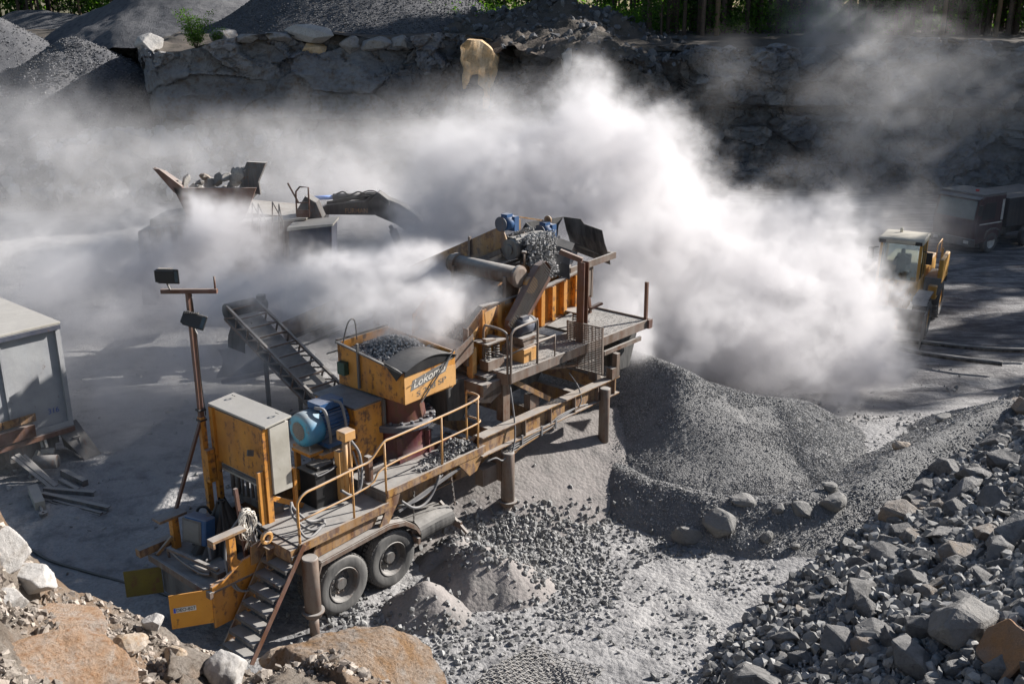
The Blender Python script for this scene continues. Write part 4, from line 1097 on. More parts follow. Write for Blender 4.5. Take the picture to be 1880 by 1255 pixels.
# rear body with two open doors and the plate
mb = TB(); mb.box(-1.98, -1.05, -2.25, -.74, .48, 1.10); bld(mb, 'rear_body', 'steel', bevel=.01)
mb = TB(); mb.box(-2.02, -1.25, -.738, -.70, .46, 1.24); mb.prism([(-2.04, -.70, 1.12), (-1.05, -.70, 1.12), (-1.05, -.70, 1.46), (-1.45, -.70, 1.44), (-1.8, -.70, 1.26), (-2.04, -.70, 1.22)], (0, .05, 0)); bld(mb, 'side_panel', 'yellow', bevel=.004)
mb = TB(); mb.box(-2.06, -1.0, -2.4, -.64, 1.103, 1.14); mb.box(-2.10, -2.04, -2.42, -.62, 1.04, 1.16); bld(mb, 'rear_platform', 'brown', bevel=.004)
def rdoor(p0, p1, h0, h1, m, nm='rear_door'):
    mb = TB(); mb.bar((p0[0], p0[1], (h0 + h1) / 2), (p1[0], p1[1], (h0 + h1) / 2), .02, h1 - h0)
    return bld(mb, nm, m, bevel=.003)
dA, dB = (-2.56, -1.03), (-2.03, -.70)
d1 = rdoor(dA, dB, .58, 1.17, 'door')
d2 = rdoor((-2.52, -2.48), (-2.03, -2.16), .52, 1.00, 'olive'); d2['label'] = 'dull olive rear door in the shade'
dv = Vector((dB[0] - dA[0], dB[1] - dA[1], 0)).normalized(); dn = Vector((-dv.y, dv.x, 0))
if dn.x > 0: dn = -dn
def TP(a, h, off=.0): p = Vector((dA[0], dA[1], 0)) + dv * a + dn * off; return (p.x, -p.y, h)   # local coordinates
lp = MB(); lp.prism([TP(.05, .86, .012), TP(.385, .86, .012), TP(.385, .945, .012), TP(.05, .945, .012)], (dn.x * .004, -dn.y * .004, 0)); pl = lp.build('licence_plate', M['plate'], d1)
lp = MB(); lp.prism([TP(.053, .863, .018), TP(.085, .863, .018), TP(.085, .942, .018), TP(.053, .942, .018)], (dn.x * .001, -dn.y * .001, 0)); lp.build('plate_band', M['plateblue'], pl)
text_mesh('plate_number', 'DEO-827', M['ink'], pl, TP(.095, .877, .0205), Vector((dv.x, -dv.y, 0)), (0, 0, 1), .056, .28, bold=.004)
mb = TB()
mb.box(-2.035, -2.0, -.70, -.66, .5, 1.2)
mb.box(-1.66, -1.54, -.76, -.66, 1.14, 1.93); mb.prism([(-1.54, -.66, 1.14), (-1.36, -.66, 1.30), (-1.54, -.66, 1.5)], (0, -.03, 0))
mb.box(-1.70, -1.58, -2.36, -2.24, 1.14, 1.72)
bld(mb, 'bumper_post', 'yellow', bevel=.004)
mb = TB(); mb.box(-1.96, -1.36, -.78, -.62, 1.93, 1.98); mb.box(-1.96, -1.92, -.78, -.62, 1.85, 1.93); mb.box(-1.95, -1.45, -2.42, -2.18, 1.72, 1.77); mb.box(-2.25, -1.5, -2.52, -2.38, 1.16, 1.30)
mb.bar((-2.0, -2.3, 1.15), (-1.75, -2.2, 1.42), .06, .05); bld(mb, 'bumper_cap', 'ochre', bevel=.004)
mb = TB(); mb.bar((-1.95, -2.0, 1.36), (-1.75, -.9, 1.30), .06, .04); mb.tube(smooth_path([(-1.9, -2.1, 1.14), (-1.92, -2.05, 1.3), (-1.95, -1.6, 1.26), (-1.9, -1.2, 1.20), (-1.85, -1.0, 1.22)], 5), .022); mb.cyl((-1.9, -1.5, 1.22), (-1.8, -1.05, 1.2), .045, n=12); mb.rbox((-1.72, -.95, 1.2), (.16, .2, .12)); mb.rbox((-1.5, -1.1, 1.18), (.3, .25, .08)); mb.cyl((-1.3, -1.2, 1.14), (-1.3, -1.2, 1.3), .06, n=12)
bld(mb, 'hydraulic_pipe', 'brown')
# panel box with glazed front
mb = TB(); mb.rbox((-1.48, -1.78, 1.60), (.24, .46, .46), (0, .12, -.25)); gb = bld(mb, 'gauge_box', 'blue', bevel=.02)
mb = TB(); mb.rbox((-1.605, -1.805, 1.60), (.03, .40, .40), (0, .12, -.25)); bld(mb, 'frame', 'steel', gb)
mb = TB(); mb.rbox((-1.622, -1.81, 1.60), (.008, .33, .33), (0, .12, -.25)); bld(mb, 'gauge_window', 'panel_grey', gb)
mb = TB(); mb.tube(smooth_path([(-1.55, -1.45, 1.45), (-1.6, -1.35, 1.25), (-1.7, -1.3, 1.3), (-1.72, -1.3, 1.15)], 5), .022); bld(mb, 'hose', 'cable', gb)

# control cabinet
mb = TB(); mb.box(-.60, -.22, -2.42, -.90, 2.16, 3.36); cb = bld(mb, 'control_cabinet', 'grey_cab', bevel=.012)
mb = TB(); mb.prism([(-.70, -2.46, 3.363), (-.70, -.86, 3.363), (-.18, -.86, 3.41), (-.18, -2.46, 3.41)], (0, 0, .035)); bld(mb, 'roof_plate', 'grey_cab', cb, bevel=.005)
mb = TB(); mb.box(-.645, -.605, -2.36, -1.02, 2.34, 3.30); bld(mb, 'back_panel', 'yellow', cb, bevel=.006)
mb = TB()
mb.box(-.72, -.605, -1.02, -.93, 1.25, 3.34); mb.box(-.70, -.605, -2.46, -2.36, 1.25, 3.34); mb.box(-.84, -.73, -1.02, -.96, 1.45, 2.62)
mb.box(-.20, -.14, -.96, -.89, 1.66, 2.5); mb.bar((-.62, -.98, 2.1), (.0, -.98, 1.72), .05, .09); bld(mb, 'cabinet_post', 'yellow', cb, bevel=.004)
mb = TB()
rq = random.Random(4)
for i in range(9):
    w = -1.1 - i * .14; mb.cyl((-.5, w, 1.75 + rq.uniform(0, .1)), (-.5, w, 2.16), rq.uniform(.02, .05), n=10)
mb.bar((-.62, -2.3, 2.27), (-.62, -1.0, 2.27), .05, .05); mb.box(-.5, -.3, -2.3, -1.1, 1.66, 1.8); mb.bar((-.9, -.9, 1.72), (-.86, -1.6, 1.86), .04, .04); mb.bar((-.9, -.7, 1.50), (-.92, -1.2, 1.72), .03, .03)
bld(mb, 'cable_gland', 'steel', cb)
mb = TB()
for q in (0, 1): mb.tube([(-.32 + .02 * math.cos(a), -1.05 - q * 1.2 + .03 * math.sin(a), 3.44 + .03 * math.sin(a * .5) + .02) for a in np.linspace(0, 6, 10)], .008, 6)
mb.rbox((-.75, -1.25, 2.86), (.10, .05, .10), (.4, .3, .3)); bld(mb, 'lifting_eye', 'steel', cb)

# light mast
mb = TB(); mb.box(-.86, -.76, -2.56, -2.46, 1.3, 3.18); mb.box(-.86, -.72, -2.46, -2.36, 2.0, 2.6); mast = bld(mb, 'light_mast', 'yellow', bevel=.004)
mb = TB(); mb.bar((-.81, -2.51, 3.1), (-.81, -2.51, 5.34), .075, .075, (1, 0, 0)); bld(mb, 'mast_pole', 'rust', mast)
mb = TB(); mb.bar((-1.10, -2.83, 5.36), (-.50, -2.16, 5.36), .08, .07); mb.cyl((-.52, -2.18, 5.38), (-.52, -2.18, 5.60), .016, n=8); bld(mb, 'mast_arm', 'rust', mast)
mb = TB(); mb.bar((-.82, -2.50, 3.15), (-1.52, -2.42, 1.72), .05, .05); bld(mb, 'mast_brace', 'rust', mast)
mb = TB()
for zz in (3.12, 3.3): mb.rbox((-.81, -2.51, zz), (.13, .13, .03))
mb.tube(smooth_path([(-.78, -2.47, 5.3), (-.77, -2.46, 4.6), (-.775, -2.46, 3.9), (-.76, -2.45, 3.2)], 6), .009, 6); bld(mb, 'mast_cable', 'black', mast)
def flood(c, rot):
    mb = TB(); mb.rbox(c, (.33, .12, .20), rot); mb.rbox((c[0], c[1] + .07, c[2]), (.36, .02, .24), rot)
    o = bld(mb, 'floodlight', 'black', mast, .01)
    mb = TB()
    for k in range(7):
        x_ = (k - 3) * .035; mb.rbox((c[0] + x_ * math.cos(rot[2]), c[1] + x_ * math.sin(rot[2]) - .0, c[2] + .11), (.008, .10, .035), rot)
    bld(mb, 'cooling_fin', 'steel', o)
    mb = TB(); mb.bar((c[0], c[1], c[2] - .11), (c[0] + .03, c[1] + .05, c[2] - .24), .03, .02); bld(mb, 'lamp_bracket', 'steel', o)
    mb = TB(); mb.rbox((c[0], c[1] + .085, c[2]), (.30, .006, .18), rot); bld(mb, 'lamp_glass', 'glass', o)
flood((-1.04, -2.74, 5.62), (0, 0, .95)); flood((-.84, -2.42, 4.90), (.45, .3, .9))

# blue electric motor with fan cowl
MW, MH = -1.30, 2.90
mb = TB(); mb.cyl((.55, MW, MH), (1.18, MW, MH), .235, n=28)
for k in range(26):
    a = 2 * math.pi * k / 26; mb.rbox((.86, MW + math.cos(a) * .255, MH + math.sin(a) * .255), (.56, .012, .06), (-(a - math.pi / 2) if False else a - math.pi / 2, 0, 0))
mb.rbox((.86, MW, MH + .34), (.50, .34, .12)); mb.rbox((.9, MW + .1, MH - .30), (.6, .5, .08)); mot = bld(mb, 'motor', 'blue')
mb = TB(); mb.lathe((.26, MW, MH), (1, 0, 0), [(.03, .14), (0, .16), (0, .24), (.03, .29), (.10, .305), (.34, .305), (.34, .22)], 32); cw = bld(mb, 'fan_cowl', 'bluecowl', mot)
for p in cw.data.polygons: p.use_smooth = True
mb = TB()
mb.cyl((.262, MW, MH), (.285, MW, MH), .165, n=28)
for k in range(-4, 5):
    hh = math.sqrt(max(0, .16 ** 2 - (k * .035) ** 2)); mb.bar((.256, MW + k * .035, MH - hh), (.256, MW + k * .035, MH + hh), .008, .008); mb.bar((.252, MW - hh, MH + k * .035), (.252, MW + hh, MH + k * .035), .008, .008)
bld(mb, 'fan_grille', 'cable', mot)
mb = TB()
mb.tube(smooth_path([(.55, MW + .1, MH + .36), (.62, MW + .28, MH + .32), (.66, MW + .34, MH - .1), (.68, MW + .30, MH - .45), (.7, MW + .35, 1.9)], 6), .028); mb.tube(smooth_path([(.9, MW + .1, MH + .4), (.98, MW + .26, MH + .36), (1.0, MW + .33, MH + .1), (1.0, MW + .35, MH - .1)], 6), .028)
mb.tube(smooth_path([(.35, MW + .15, MH - .26), (.33, MW + .22, MH - .6), (.28, MW + .2, 1.7)], 6), .015); bld(mb, 'cable', 'cable', mot)
mb = TB(); mb.box(.45, 1.25, -1.75, -.95, 2.36, 2.48); mb.box(.45, .55, -1.75, -1.68, 1.6, 2.36); mb.box(.45, .55, -1.05, -.95, 1.6, 2.36); mb.rbox((.42, -1.3, 2.5), (.3, .5, .06)); bld(mb, 'motor_base', 'yellow', mot, bevel=.004)
# belt housing
mb = TB(); mb.box(1.22, 1.86, -2.05, -.96, 2.02, 3.08); bh = bld(mb, 'belt_housing', 'yellow', bevel=.015)
mb = TB(); mb.box(1.19, 1.89, -2.08, -.93, 3.083, 3.12); mb.box(1.83, 1.9, -.98, -.92, 2.6, 3.08); bld(mb, 'housing_lid', 'steel', bh, bevel=.004)

# cone crusher body
CCX, CCW = 2.42, -1.20
mb = TB(); mb.lathe((CCX, CCW, 1.0), (0, 0, 1), [(0, .30), (.02, .5), (.2, .56), (.75, .58), (.78, .66), (.9, .66), (.92, .58), (1.45, .56), (1.48, .60)], 40); cc = bld(mb, 'cone_crusher', 'darkred')
for p in cc.data.polygons: p.use_smooth = abs(p.normal.z) < .6
mb = TB(); mb.lathe((CCX, CCW, 2.48), (0, 0, 1), [(0, .56), (.0, .70), (.10, .71), (.12, .69), (.12, .50), (.3, .46), (.75, .52)], 40)
for k in range(20):
    a = 2 * math.pi * k / 20; mb.cyl((CCX + math.cos(a) * .63, CCW + math.sin(a) * .63, 2.60), (CCX + math.cos(a) * .63, CCW + math.sin(a) * .63, 2.655), .032, n=8)
fl = bld(mb, 'bolted_ring', 'slate', cc)
mb = TB(); mb.lathe((CCX, CCW, 2.60), (0, 0, 1), [(.0, .53), (.25, .50), (.70, .545)], 36); up_ = bld(mb, 'upper_casing', 'rustred', cc)
for p in up_.data.polygons: p.use_smooth = True
mb = TB(); mb.lathe((CCX - .05, CCW + .2, 1.04), (0, 0, 1), [(0, .25), (.05, .50), (.45, .60), (.6, .60)], 32); bld(mb, 'lower_bowl', 'ochre', cc)
mb = TB()
for a in (-1.9, -.7, .4): mb.rbox((CCX + math.sin(a) * .6, CCW + math.cos(a) * .6, 2.1), (.10, .10, .5), (0, 0, -a))
mb.box(1.9, 3.3, -.66, -.60, 1.92, 2.02); bld(mb, 'mounting_lug', 'darkred', cc)

# hopper of the cone crusher
hs0, hs1, hw0, hw1, hb, ht = 1.80, 3.06, -2.06, -.30, 3.17, 3.84
mb = TB()
mb.prism([(hs0, hw1, hb), (hs1, hw1, hb + .03), (hs1, hw1, ht), (hs0 + .0, hw1, ht - .10)], (0, -.03, 0))
mb.prism([(hs0, hw1 - .031, hb), (hs0, hw0, hb - .03), (hs0, hw0, ht + .10), (hs0, hw1 - .031, ht - .10)], (.03, 0, 0))
mb.prism([(hs1, hw1 - .031, hb), (hs1, hw0, hb), (hs1, hw0, ht + .1), (hs1, hw1 - .031, ht)], (-.03, 0, 0))
mb.prism([(hs0 + .031, hw0, hb), (hs1 - .031, hw0, hb), (hs1 - .031, hw0, ht + .12), (hs0 + .031, hw0, ht + .1)], (0, .03, 0))
mb.box(hs0 + .03, hs1 - .03, hw0 + .03, hw1 - .03, hb - .02, hb + .01)
hp = bld(mb, 'hopper', 'yellow', bevel=.004)
mb = TB(); mb.prism([(hs0 - .004, hw1 + .005, hb + .0), (hs1 + .002, hw1 + .005, hb + .032), (hs1 + .002, hw1 + .005, ht - .26), (hs0 - .004, hw1 + .005, ht - .13)], (0, -.004, 0)); nf = bld(mb, 'name_face', 'yellow_light', hp)  # paler yellow over the near side: its sunlit tone put into colour
mb = TB(); mb.bar((hs0 - .02, hw1 - .02, ht - .09), (hs0 - .02, hw0, ht + .11), .05, .03); mb.bar((hs0 + .0, hw0 - .02, ht + .13), (hs1, hw0 - .02, ht + .13), .04, .04); mb.bar((hs0 + .1, hw1 + .03, 3.50), (hs1 - .1, hw1 + .03, 3.74), .012, .012); mb.bar((hs0 - .04, -1.45, 3.2), (hs0 - .04, -1.45, 4.05), .04, .04)
mb.bar((2.15, hw1 + .035, 3.12), (3.0, hw1 + .05, 3.9), .02, .02); mb.bar((hs0 - .25, hw0 + .0, 3.78), (hs0, hw0, 3.78), .02, .02); mb.bar((hs0 + .3, -1.7, 3.9), (hs0 + .75, -1.4, 3.95), .03, .02)
mb.tube(smooth_path([(hs0 + .05, -2.0, 3.8), (hs0 + .22, -2.0, 4.25), (hs0 + .38, -2.0, 4.28), (hs0 + .42, -2.0, 3.9)], 5), .013, 6)
bld(mb, 'hopper_rim', 'steel', hp)
mb = TB()     # curved rubber apron lying over the near corner
n = 14
for i in range(n):
    a0 = i / n; a1 = (i + 1) / n
    def apr(a): s_ = hs0 + .0 + (hs1 - hs0) * a; return s_, ht - .10 + .16 * math.sin(math.pi * (a * .92 + .04)) + .02
    (sa, ha), (sb, hb_) = apr(a0), apr(a1)
    mb.prism([(sa, hw1 + .045, ha), (sb, hw1 + .045, hb_), (sb, hw1 + .045, hb_ - .012), (sa, hw1 + .045, ha - .012)], (0, -.62, 0))
    mb.prism([(sa, hw1 + .02, ha - .014), (sb, hw1 + .02, hb_ - .014), (sb, hw1 + .02, ht - .16 + .05 * a1), (sa, hw1 + .02, ht - .16 + .05 * a0)], (0, -.012, 0))
mb.prism([(hs0 - .03, hw1, ht - .08), (hs0 - .03, hw1 - .5, ht + .02), (hs0 - .03, hw1 - .16, ht - .26)], (-.012, 0, 0))
bld(mb, 'rubber_apron', 'black', hp)
mb = TB(); mb.rbox((hs0 - .06, -1.86, 3.50), (.12, .20, .24)); jb = bld(mb, 'junction_box', 'green', hp, .01)
def NF(s, h, off=.008): return (s, -(hw1 + off), h)
sl = .12
gp = MB(); gp.prism([NF(1.93, 3.38, .006), NF(2.80, 3.52, .006), NF(2.90, 3.72, .006), NF(1.99, 3.57, .006)], (0, -.003, 0)); gpo = gp.build('name_panel', M['panel_grey'], hp)
text_mesh('name_lettering', 'Lokomo', M['letter_white'], gpo, NF(2.00, 3.42, .013), (1, 0, .16), (0, 0, 1), .14, .80, shear=.25, bold=.01)
text_mesh('type_lettering', 'S 208 SP', M['letter_grey'], hp, NF(2.08, 3.24, .009), (1, 0, .13), (0, 0, 1), .10, .74, bold=.01)

# hydraulic column with yellow cap, black bin, brown post
mb = TB(); mb.rbox((.72, -.62, 2.88), (.24, .22, .17)); hc = bld(mb, 'valve_cap', 'yellow_light', bevel=.01)
mb = TB(); mb.cyl((.68, -.62, 1.7), (.68, -.62, 2.8), .045, n=14); mb.cyl((.78, -.62, 1.7), (.78, -.62, 2.8), .035, n=14); mb.box(.55, .66, -.75, -.62, 1.7, 2.6); mb.rbox((.73, -.57, 2.2), (.10, .06, .14)); bld(mb, 'valve_column', 'yellow_light', hc)
mb = TB(); mb.tube(smooth_path([(.8, -.6, 2.75), (.9, -.52, 2.5), (.9, -.48, 2.1), (.8, -.45, 1.86), (.62, -.45, 1.84), (.45, -.5, 1.98)], 6), .026); mb.tube(smooth_path([(.82, -.58, 2.55), (.85, -.5, 2.2), (.83, -.5, 1.85)], 6), .016); bld(mb, 'hose', 'cable', hc)
mb = TB(); mb.box(1.08, 1.18, -.62, -.50, 1.9, 2.36); mb.box(1.25, 2.3, -.78, -.72, 1.9, 1.98); bld(mb, 'stop_post', 'brown', bevel=.004)
mb = TB(); mb.box(.10, .62, -1.15, -.72, 1.68, 2.30); mb.box(.07, .65, -1.18, -.69, 2.303, 2.34); mb.rbox((.35, -.9, 2.38), (.36, .3, .07)); bn = bld(mb, 'tool_bin', 'black', bevel=.01)
mb = TB(); mb.tube(smooth_path([(.1, -.7, 2.36), (.15, -.68, 2.3), (.4, -.66, 2.33), (.5, -.68, 2.36)], 4), .012, 6); bld(mb, 'bin_handle', 'cable', bn)

# discharge belt under the deck
mb = TB()
BS0, BS1, BW, BH, BR = 1.72, 2.58, -.12, .80, .21
loop = [(BW + BR * math.sin(a), BH - BR * math.cos(a)) for a in np.linspace(0, math.pi, 12)]
loop = [(-1.9, BH - BR - .35)] + loop + [(-1.9, BH + BR - .35)]
for (w0, h0), (w1, h1) in zip(loop[:-1], loop[1:]):
    for k in range(8):
        sa = BS0 + (BS1 - BS0) * k / 8; sb = BS0 + (BS1 - BS0) * (k + 1) / 8
        ca = -.03 * math.sin(math.pi * k / 8); cb_ = -.03 * math.sin(math.pi * (k + 1) / 8)
        mb.add([(sa, w0, h0 - ca * .5), (sb, w0, h0 - cb_ * .5), (sb, w1, h1 - cb_ * .5), (sa, w1, h1 - ca * .5)], [(0, 1, 2, 3)], True)
db = bld(mb, 'discharge_belt', 'rubber')
mb = TB(); mb.bar((BS1 + .06, .18, .66), (BS1 + .06, -1.6, .84), .05, .14); mb.bar((BS0 - .06, .10, .72), (BS0 - .06, -1.6, .84), .05, .12); mb.bar((BS1 + .1, .3, .52), (BS1 - .05, -.25, 1.05), .06, .05); mb.cyl((BS0 - .08, BW, BH), (BS1 + .1, BW, BH), .06, n=12); bld(mb, 'belt_frame', 'brown', db)
mb = TB()
for (a, b) in (((2.62, -.05, 1.72), (2.66, .02, 1.0)), ((1.75, -.1, 1.6), (1.72, -.1, .95))):
    a = Vector(a); b = Vector(b); n = 14
    for i in range(n):
        p = a.lerp(b, (i + .5) / n); mb.rbox(p, (.035, .012, .045) if i % 2 else (.012, .035, .045))
bld(mb, 'chain', 'steel', db)
mb = TB(); mb.tube(smooth_path([(1.35, .0, 1.6), (1.6, .02, 1.38), (1.85, .02, 1.33), (2.1, .0, 1.45), (2.3, .0, 1.75)], 6), .025); mb.tube(smooth_path([(1.3, -.05, 1.5), (1.7, -.03, 1.44), (2.1, -.03, 1.52), (2.4, -.03, 1.72)], 6), .018); mb.bar((1.3, -.02, 1.42), (3.0, -.02, 1.72), .04, .05); bld(mb, 'hose', 'cable')

# upper deck
mb = TB(); mb.box(4.22, 7.1, -.80, -.002, 3.08, 3.14); mb.box(7.1, 8.86, -2.3, -.002, 3.08, 3.14); mb.box(3.9, 4.22, -2.3, -.3, 3.02, 3.08); ud = bld(mb, 'upper_deck', 'steel', bevel=.004)
mb = TB(); mb.box(4.2, 8.88, .0, .05, 2.96, 3.16); mb.box(4.18, 4.218, -.9, .0, 2.90, 3.14); mb.box(8.862, 8.91, -2.35, .05, 2.98, 3.18); mb.box(7.4, 8.86, -2.35, -2.302, 3.0, 3.26)
mb.box(7.3, 8.7, -.05, .0, 2.70, 2.80); bld(mb, 'edge_beam', 'brown', ud, bevel=.004)
mb = TB()
for s in (4.35, 7.35):
    for w in (-.28, -2.2): mb.box(s - .10, s + .10, w - .09, w + .09, 2.10, 3.06)
mb.box(3.7, 4.2, -2.3, -.2, 2.72, 3.0); mb.prism([(3.5, -.2, 2.72), (4.2, -.2, 2.90), (4.2, -.2, 2.72), (3.9, -.2, 2.6)], (0, -.25, 0))
mb.box(7.62, 7.74, -.02, .10, 2.14, 2.68); mb.box(7.4, 7.52, -.5, -.38, 2.1, 3.0)
bld(mb, 'deck_post', 'brown', ud, bevel=.004)
mb = TB(); mb.bar((4.45, -.16, 2.92), (5.55, -.1, 2.22), .07, .10); mb.bar((7.2, -1.2, 2.2), (6.1, -1.2, 2.95), .09, .12); mb.bar((5.1, -1.4, 2.1), (6.9, -1.4, 2.9), .09, .12); bld(mb, 'brace', 'ochre', ud)
mb = TB(); mb.cyl((4.5, -.5, 2.95), (7.5, -.2, 2.50), .05, n=12); mb.cyl((5.3, -.42, 2.84), (5.5, -.40, 2.80), .07, n=12); mb.cyl((6.2, -.34, 2.70), (6.35, -.32, 2.68), .07, n=12); bld(mb, 'cross_pipe', 'brown', ud)
mb = TB()     # chutes and belts hanging inside the frame
mb.prism([(4.4, -1.0, 2.9), (6.9, -1.0, 3.0), (6.3, -1.0, 2.2), (5.0, -1.0, 2.15)], (0, -1.1, 0)); mb.prism([(3.2, -.7, 3.1), (3.9, -.7, 3.0), (3.95, -.7, 2.5), (3.6, -.7, 2.2), (3.25, -.7, 2.3)], (0, -.9, 0))
bld(mb, 'chute', 'rubber', ud)
mb = TB(); mb.prism([(8.1, -.2, 3.07), (8.8, -.2, 3.07), (8.85, -.2, 2.95), (8.55, -.2, 2.1), (8.2, -.2, 2.1)], (0, -1.0, 0)); bld(mb, 'rubber_skirt', 'rubber', ud)
mb = TB()     # hydraulic lines clipped along the near beam
for q in range(3): mb.tube(smooth_path([(4.1, .06, 1.60 + q * .05), (4.8, .07, 1.66 + q * .05), (5.4, .07, 1.69 + q * .05), (5.7, .07, 1.78 + q * .04), (6.3, .07, 1.86), (6.9, .0, 1.74)], 5), .013, 6)
for s in (4.5, 5.1, 5.55): mb.rbox((s, .08, 1.72), (.04, .03, .2))
mb.tube(smooth_path([(6.2, -.1, 2.6), (6.35, .02, 2.3), (6.4, .08, 2.0), (6.3, .09, 1.86)], 5), .014, 6); mb.tube(smooth_path([(4.28, -.05, 2.9), (4.3, .05, 2.2), (4.25, .1, 1.8), (4.1, .12, 1.5), (4.0, .1, 1.3)], 5), .016, 6); mb.tube(smooth_path([(4.1, .08, 1.6), (3.9, .1, 1.5), (3.7, .1, 1.62), (3.5, .05, 1.6)], 5), .016, 6)
bld(mb, 'hydraulic_line', 'cable')
mb = TB(); mb.bar((4.0, .0, 1.40), (5.05, .0, 1.72), .05, .08); mb.bar((4.1, .04, 1.52), (5.6, .04, 1.70), .06, .03); bld(mb, 'lower_brace', 'ochre')

# upper railing
mb = TB()
mb.tube(smooth_path([(4.22, .03, 2.95), (4.22, .03, 3.80), (4.26, .03, 3.96), (4.42, .03, 4.02), (4.9, .03, 4.03), (5.0, .03, 3.98), (5.0, .03, 3.14)], 5), .024)
mb.tube(smooth_path([(4.18, -.02, 3.14), (4.18, -.02, 3.80), (4.18, -.10, 3.97), (4.18, -.50, 4.0), (4.18, -.62, 3.9), (4.18, -.64, 3.14)], 5), .024)
mb.tube([(4.22, .03, 3.55), (4.8, .03, 3.58), (5.55, .03, 3.60)], .016); mb.cyl((5.55, .03, 3.1), (5.55, .03, 3.62), .016, n=8); mb.tube([(4.18, -.05, 3.5), (4.18, -.6, 3.5)], .014)
bld(mb, 'upper_railing', 'brown')
mb = TB(); mb.bar((8.84, .0, 3.0), (8.82, .0, 4.02), .07, .06, (1, 0, 0)); mb.rbox((8.9, .04, 3.06), (.14, .12, .2)); mb.bar((8.5, -1.3, 3.14), (8.42, -1.3, 3.6), .09, .07, (1, 0, 0)); mb.rbox((8.6, -1.2, 3.3), (.3, .16, .05), (.2, -.3, .4)); bld(mb, 'end_post', 'rust')

# tall post with arm, grating panels
mb = TB(); mb.box(6.62, 6.78, -.26, -.22, 3.16, 4.84); mb.box(6.62, 6.64, -.22, -.08, 3.16, 4.84); mb.box(6.76, 6.78, -.22, -.08, 3.16, 4.84); mb.bar((6.70, -.2, 4.86), (6.5, -.62, 5.02), .10, .10); mb.cyl((6.86, .0, 2.9), (6.84, .0, 3.5), .02, n=8); bld(mb, 'tall_post', 'rust')
def grating(name, c, wd, ht_, rot, m, parent, nh=26, nv=9):
    """open grating: horizontal slats between stiles, built in its own plane (x across, z up)"""
    mb = MB(); mb.box(-wd / 2, wd / 2, -.015, .015, -ht_ / 2, -ht_ / 2 + .03); mb.box(-wd / 2, wd / 2, -.015, .015, ht_ / 2 - .03, ht_ / 2)
    mb.box(-wd / 2, -wd / 2 + .025, -.02, .02, -ht_ / 2, ht_ / 2); mb.box(wd / 2 - .025, wd / 2, -.02, .02, -ht_ / 2, ht_ / 2)
    for k in range(nh): z = -ht_ / 2 + ht_ * (k + .5) / nh; mb.box(-wd / 2 + .025, wd / 2 - .025, -.006, .008, z - ht_ / nh * .28, z + ht_ / nh * .28)
    for k in range(nv): x_ = -wd / 2 + wd * (k + 1) / (nv + 1); mb.box(x_ - .008, x_ + .008, .009, .013, -ht_ / 2, ht_ / 2)
    o = mb.build(name, M[m], parent); o.location = c; o.rotation_euler = rot; return o
grating('grating_panel', (6.62, .02, 3.06), .92, 1.02, (0, .03, R(90)), 'brown', CT)
grating('grating_panel', (7.02, .42, 3.10), .30, .95, (0, .06, R(20)), 'brown', CT, 20, 3)

# vibrating screen box
scr = [(3.84, 3.98), (4.27, 4.29), (6.27, 4.29), (7.40, 4.42), (7.52, 3.67), (6.05, 3.50), (4.95, 3.38), (4.14, 3.12), (3.82, 3.25)]
mb = TB()
for w in (-.80, -2.2): mb.prism([(s, w, h) for s, h in scr], (0, -.02, 0))
mb.prism([(3.86, -.825, 3.55), (7.45, -.825, 3.95), (7.45, -.825, 3.90), (3.86, -.825, 3.50)], (0, -1.37, 0)); mb.box(7.40, 7.44, -2.2, -.825, 3.7, 4.4)
sb = bld(mb, 'screen_box', 'yellow')
mb = TB()
def yb(s):   # lower and upper edge heights of the plate at s
    return np.interp(s, [3.82, 4.14, 4.95, 6.05, 7.52], [3.25, 3.12, 3.38, 3.50, 3.67]), np.interp(s, [3.84, 4.27, 6.27, 7.40], [3.98, 4.29, 4.29, 4.42])
for s in (4.28, 4.72, 5.3, 5.72, 6.06, 6.42, 6.80, 7.20):
    lo_, hi_ = yb(s); mb.box(s - .055, s - .035, -.797, -.70, lo_ + .02, hi_ - .02); mb.box(s + .035, s + .055, -.797, -.70, lo_ + .02, hi_ - .02); mb.box(s - .055, s + .055, -.70, -.685, lo_ + .02, hi_ - .02)
for q in range(12):
    s = 4.5 + q * .25; lo_, hi_ = yb(s); mb.cyl((s, -.80, (lo_ + hi_) / 2 + (q % 3 - 1) * .2), (s, -.765, (lo_ + hi_) / 2 + (q % 3 - 1) * .2), .018, n=6)
bld(mb, 'screen_rib', 'yellow', sb)
mb = TB()
mb.bar((3.80, -.76, 3.98), (4.25, -.76, 4.31), .12, .03); mb.bar((4.25, -.76, 4.31), (6.27, -.76, 4.31), .12, .03); mb.bar((6.27, -.76, 4.31), (7.42, -.76, 4.44), .12, .03)
mb.bar((4.12, -.76, 3.11), (4.95, -.76, 3.37), .12, .025); mb.bar((4.95, -.76, 3.37), (7.52, -.76, 3.66), .12, .025); mb.bar((3.82, -.76, 3.24), (3.84, -.76, 3.98), .12, .03, (1, 0, 0))
mb.bar((4.25, -2.2, 4.31), (7.42, -2.2, 4.43), .08, .03); bld(mb, 'screen_flange', 'brown', sb)
mb = TB(); mb.prism([(4.28, -.68, 4.20), (4.62, -.68, 4.26), (4.34, -.68, 3.74)], (0, -.02, 0)); mb.prism([(3.9, -.68, 3.62), (4.1, -.68, 3.98), (3.9, -.68, 3.86)], (0, -.02, 0)); bld(mb, 'gusset', 'yellow_light', sb)
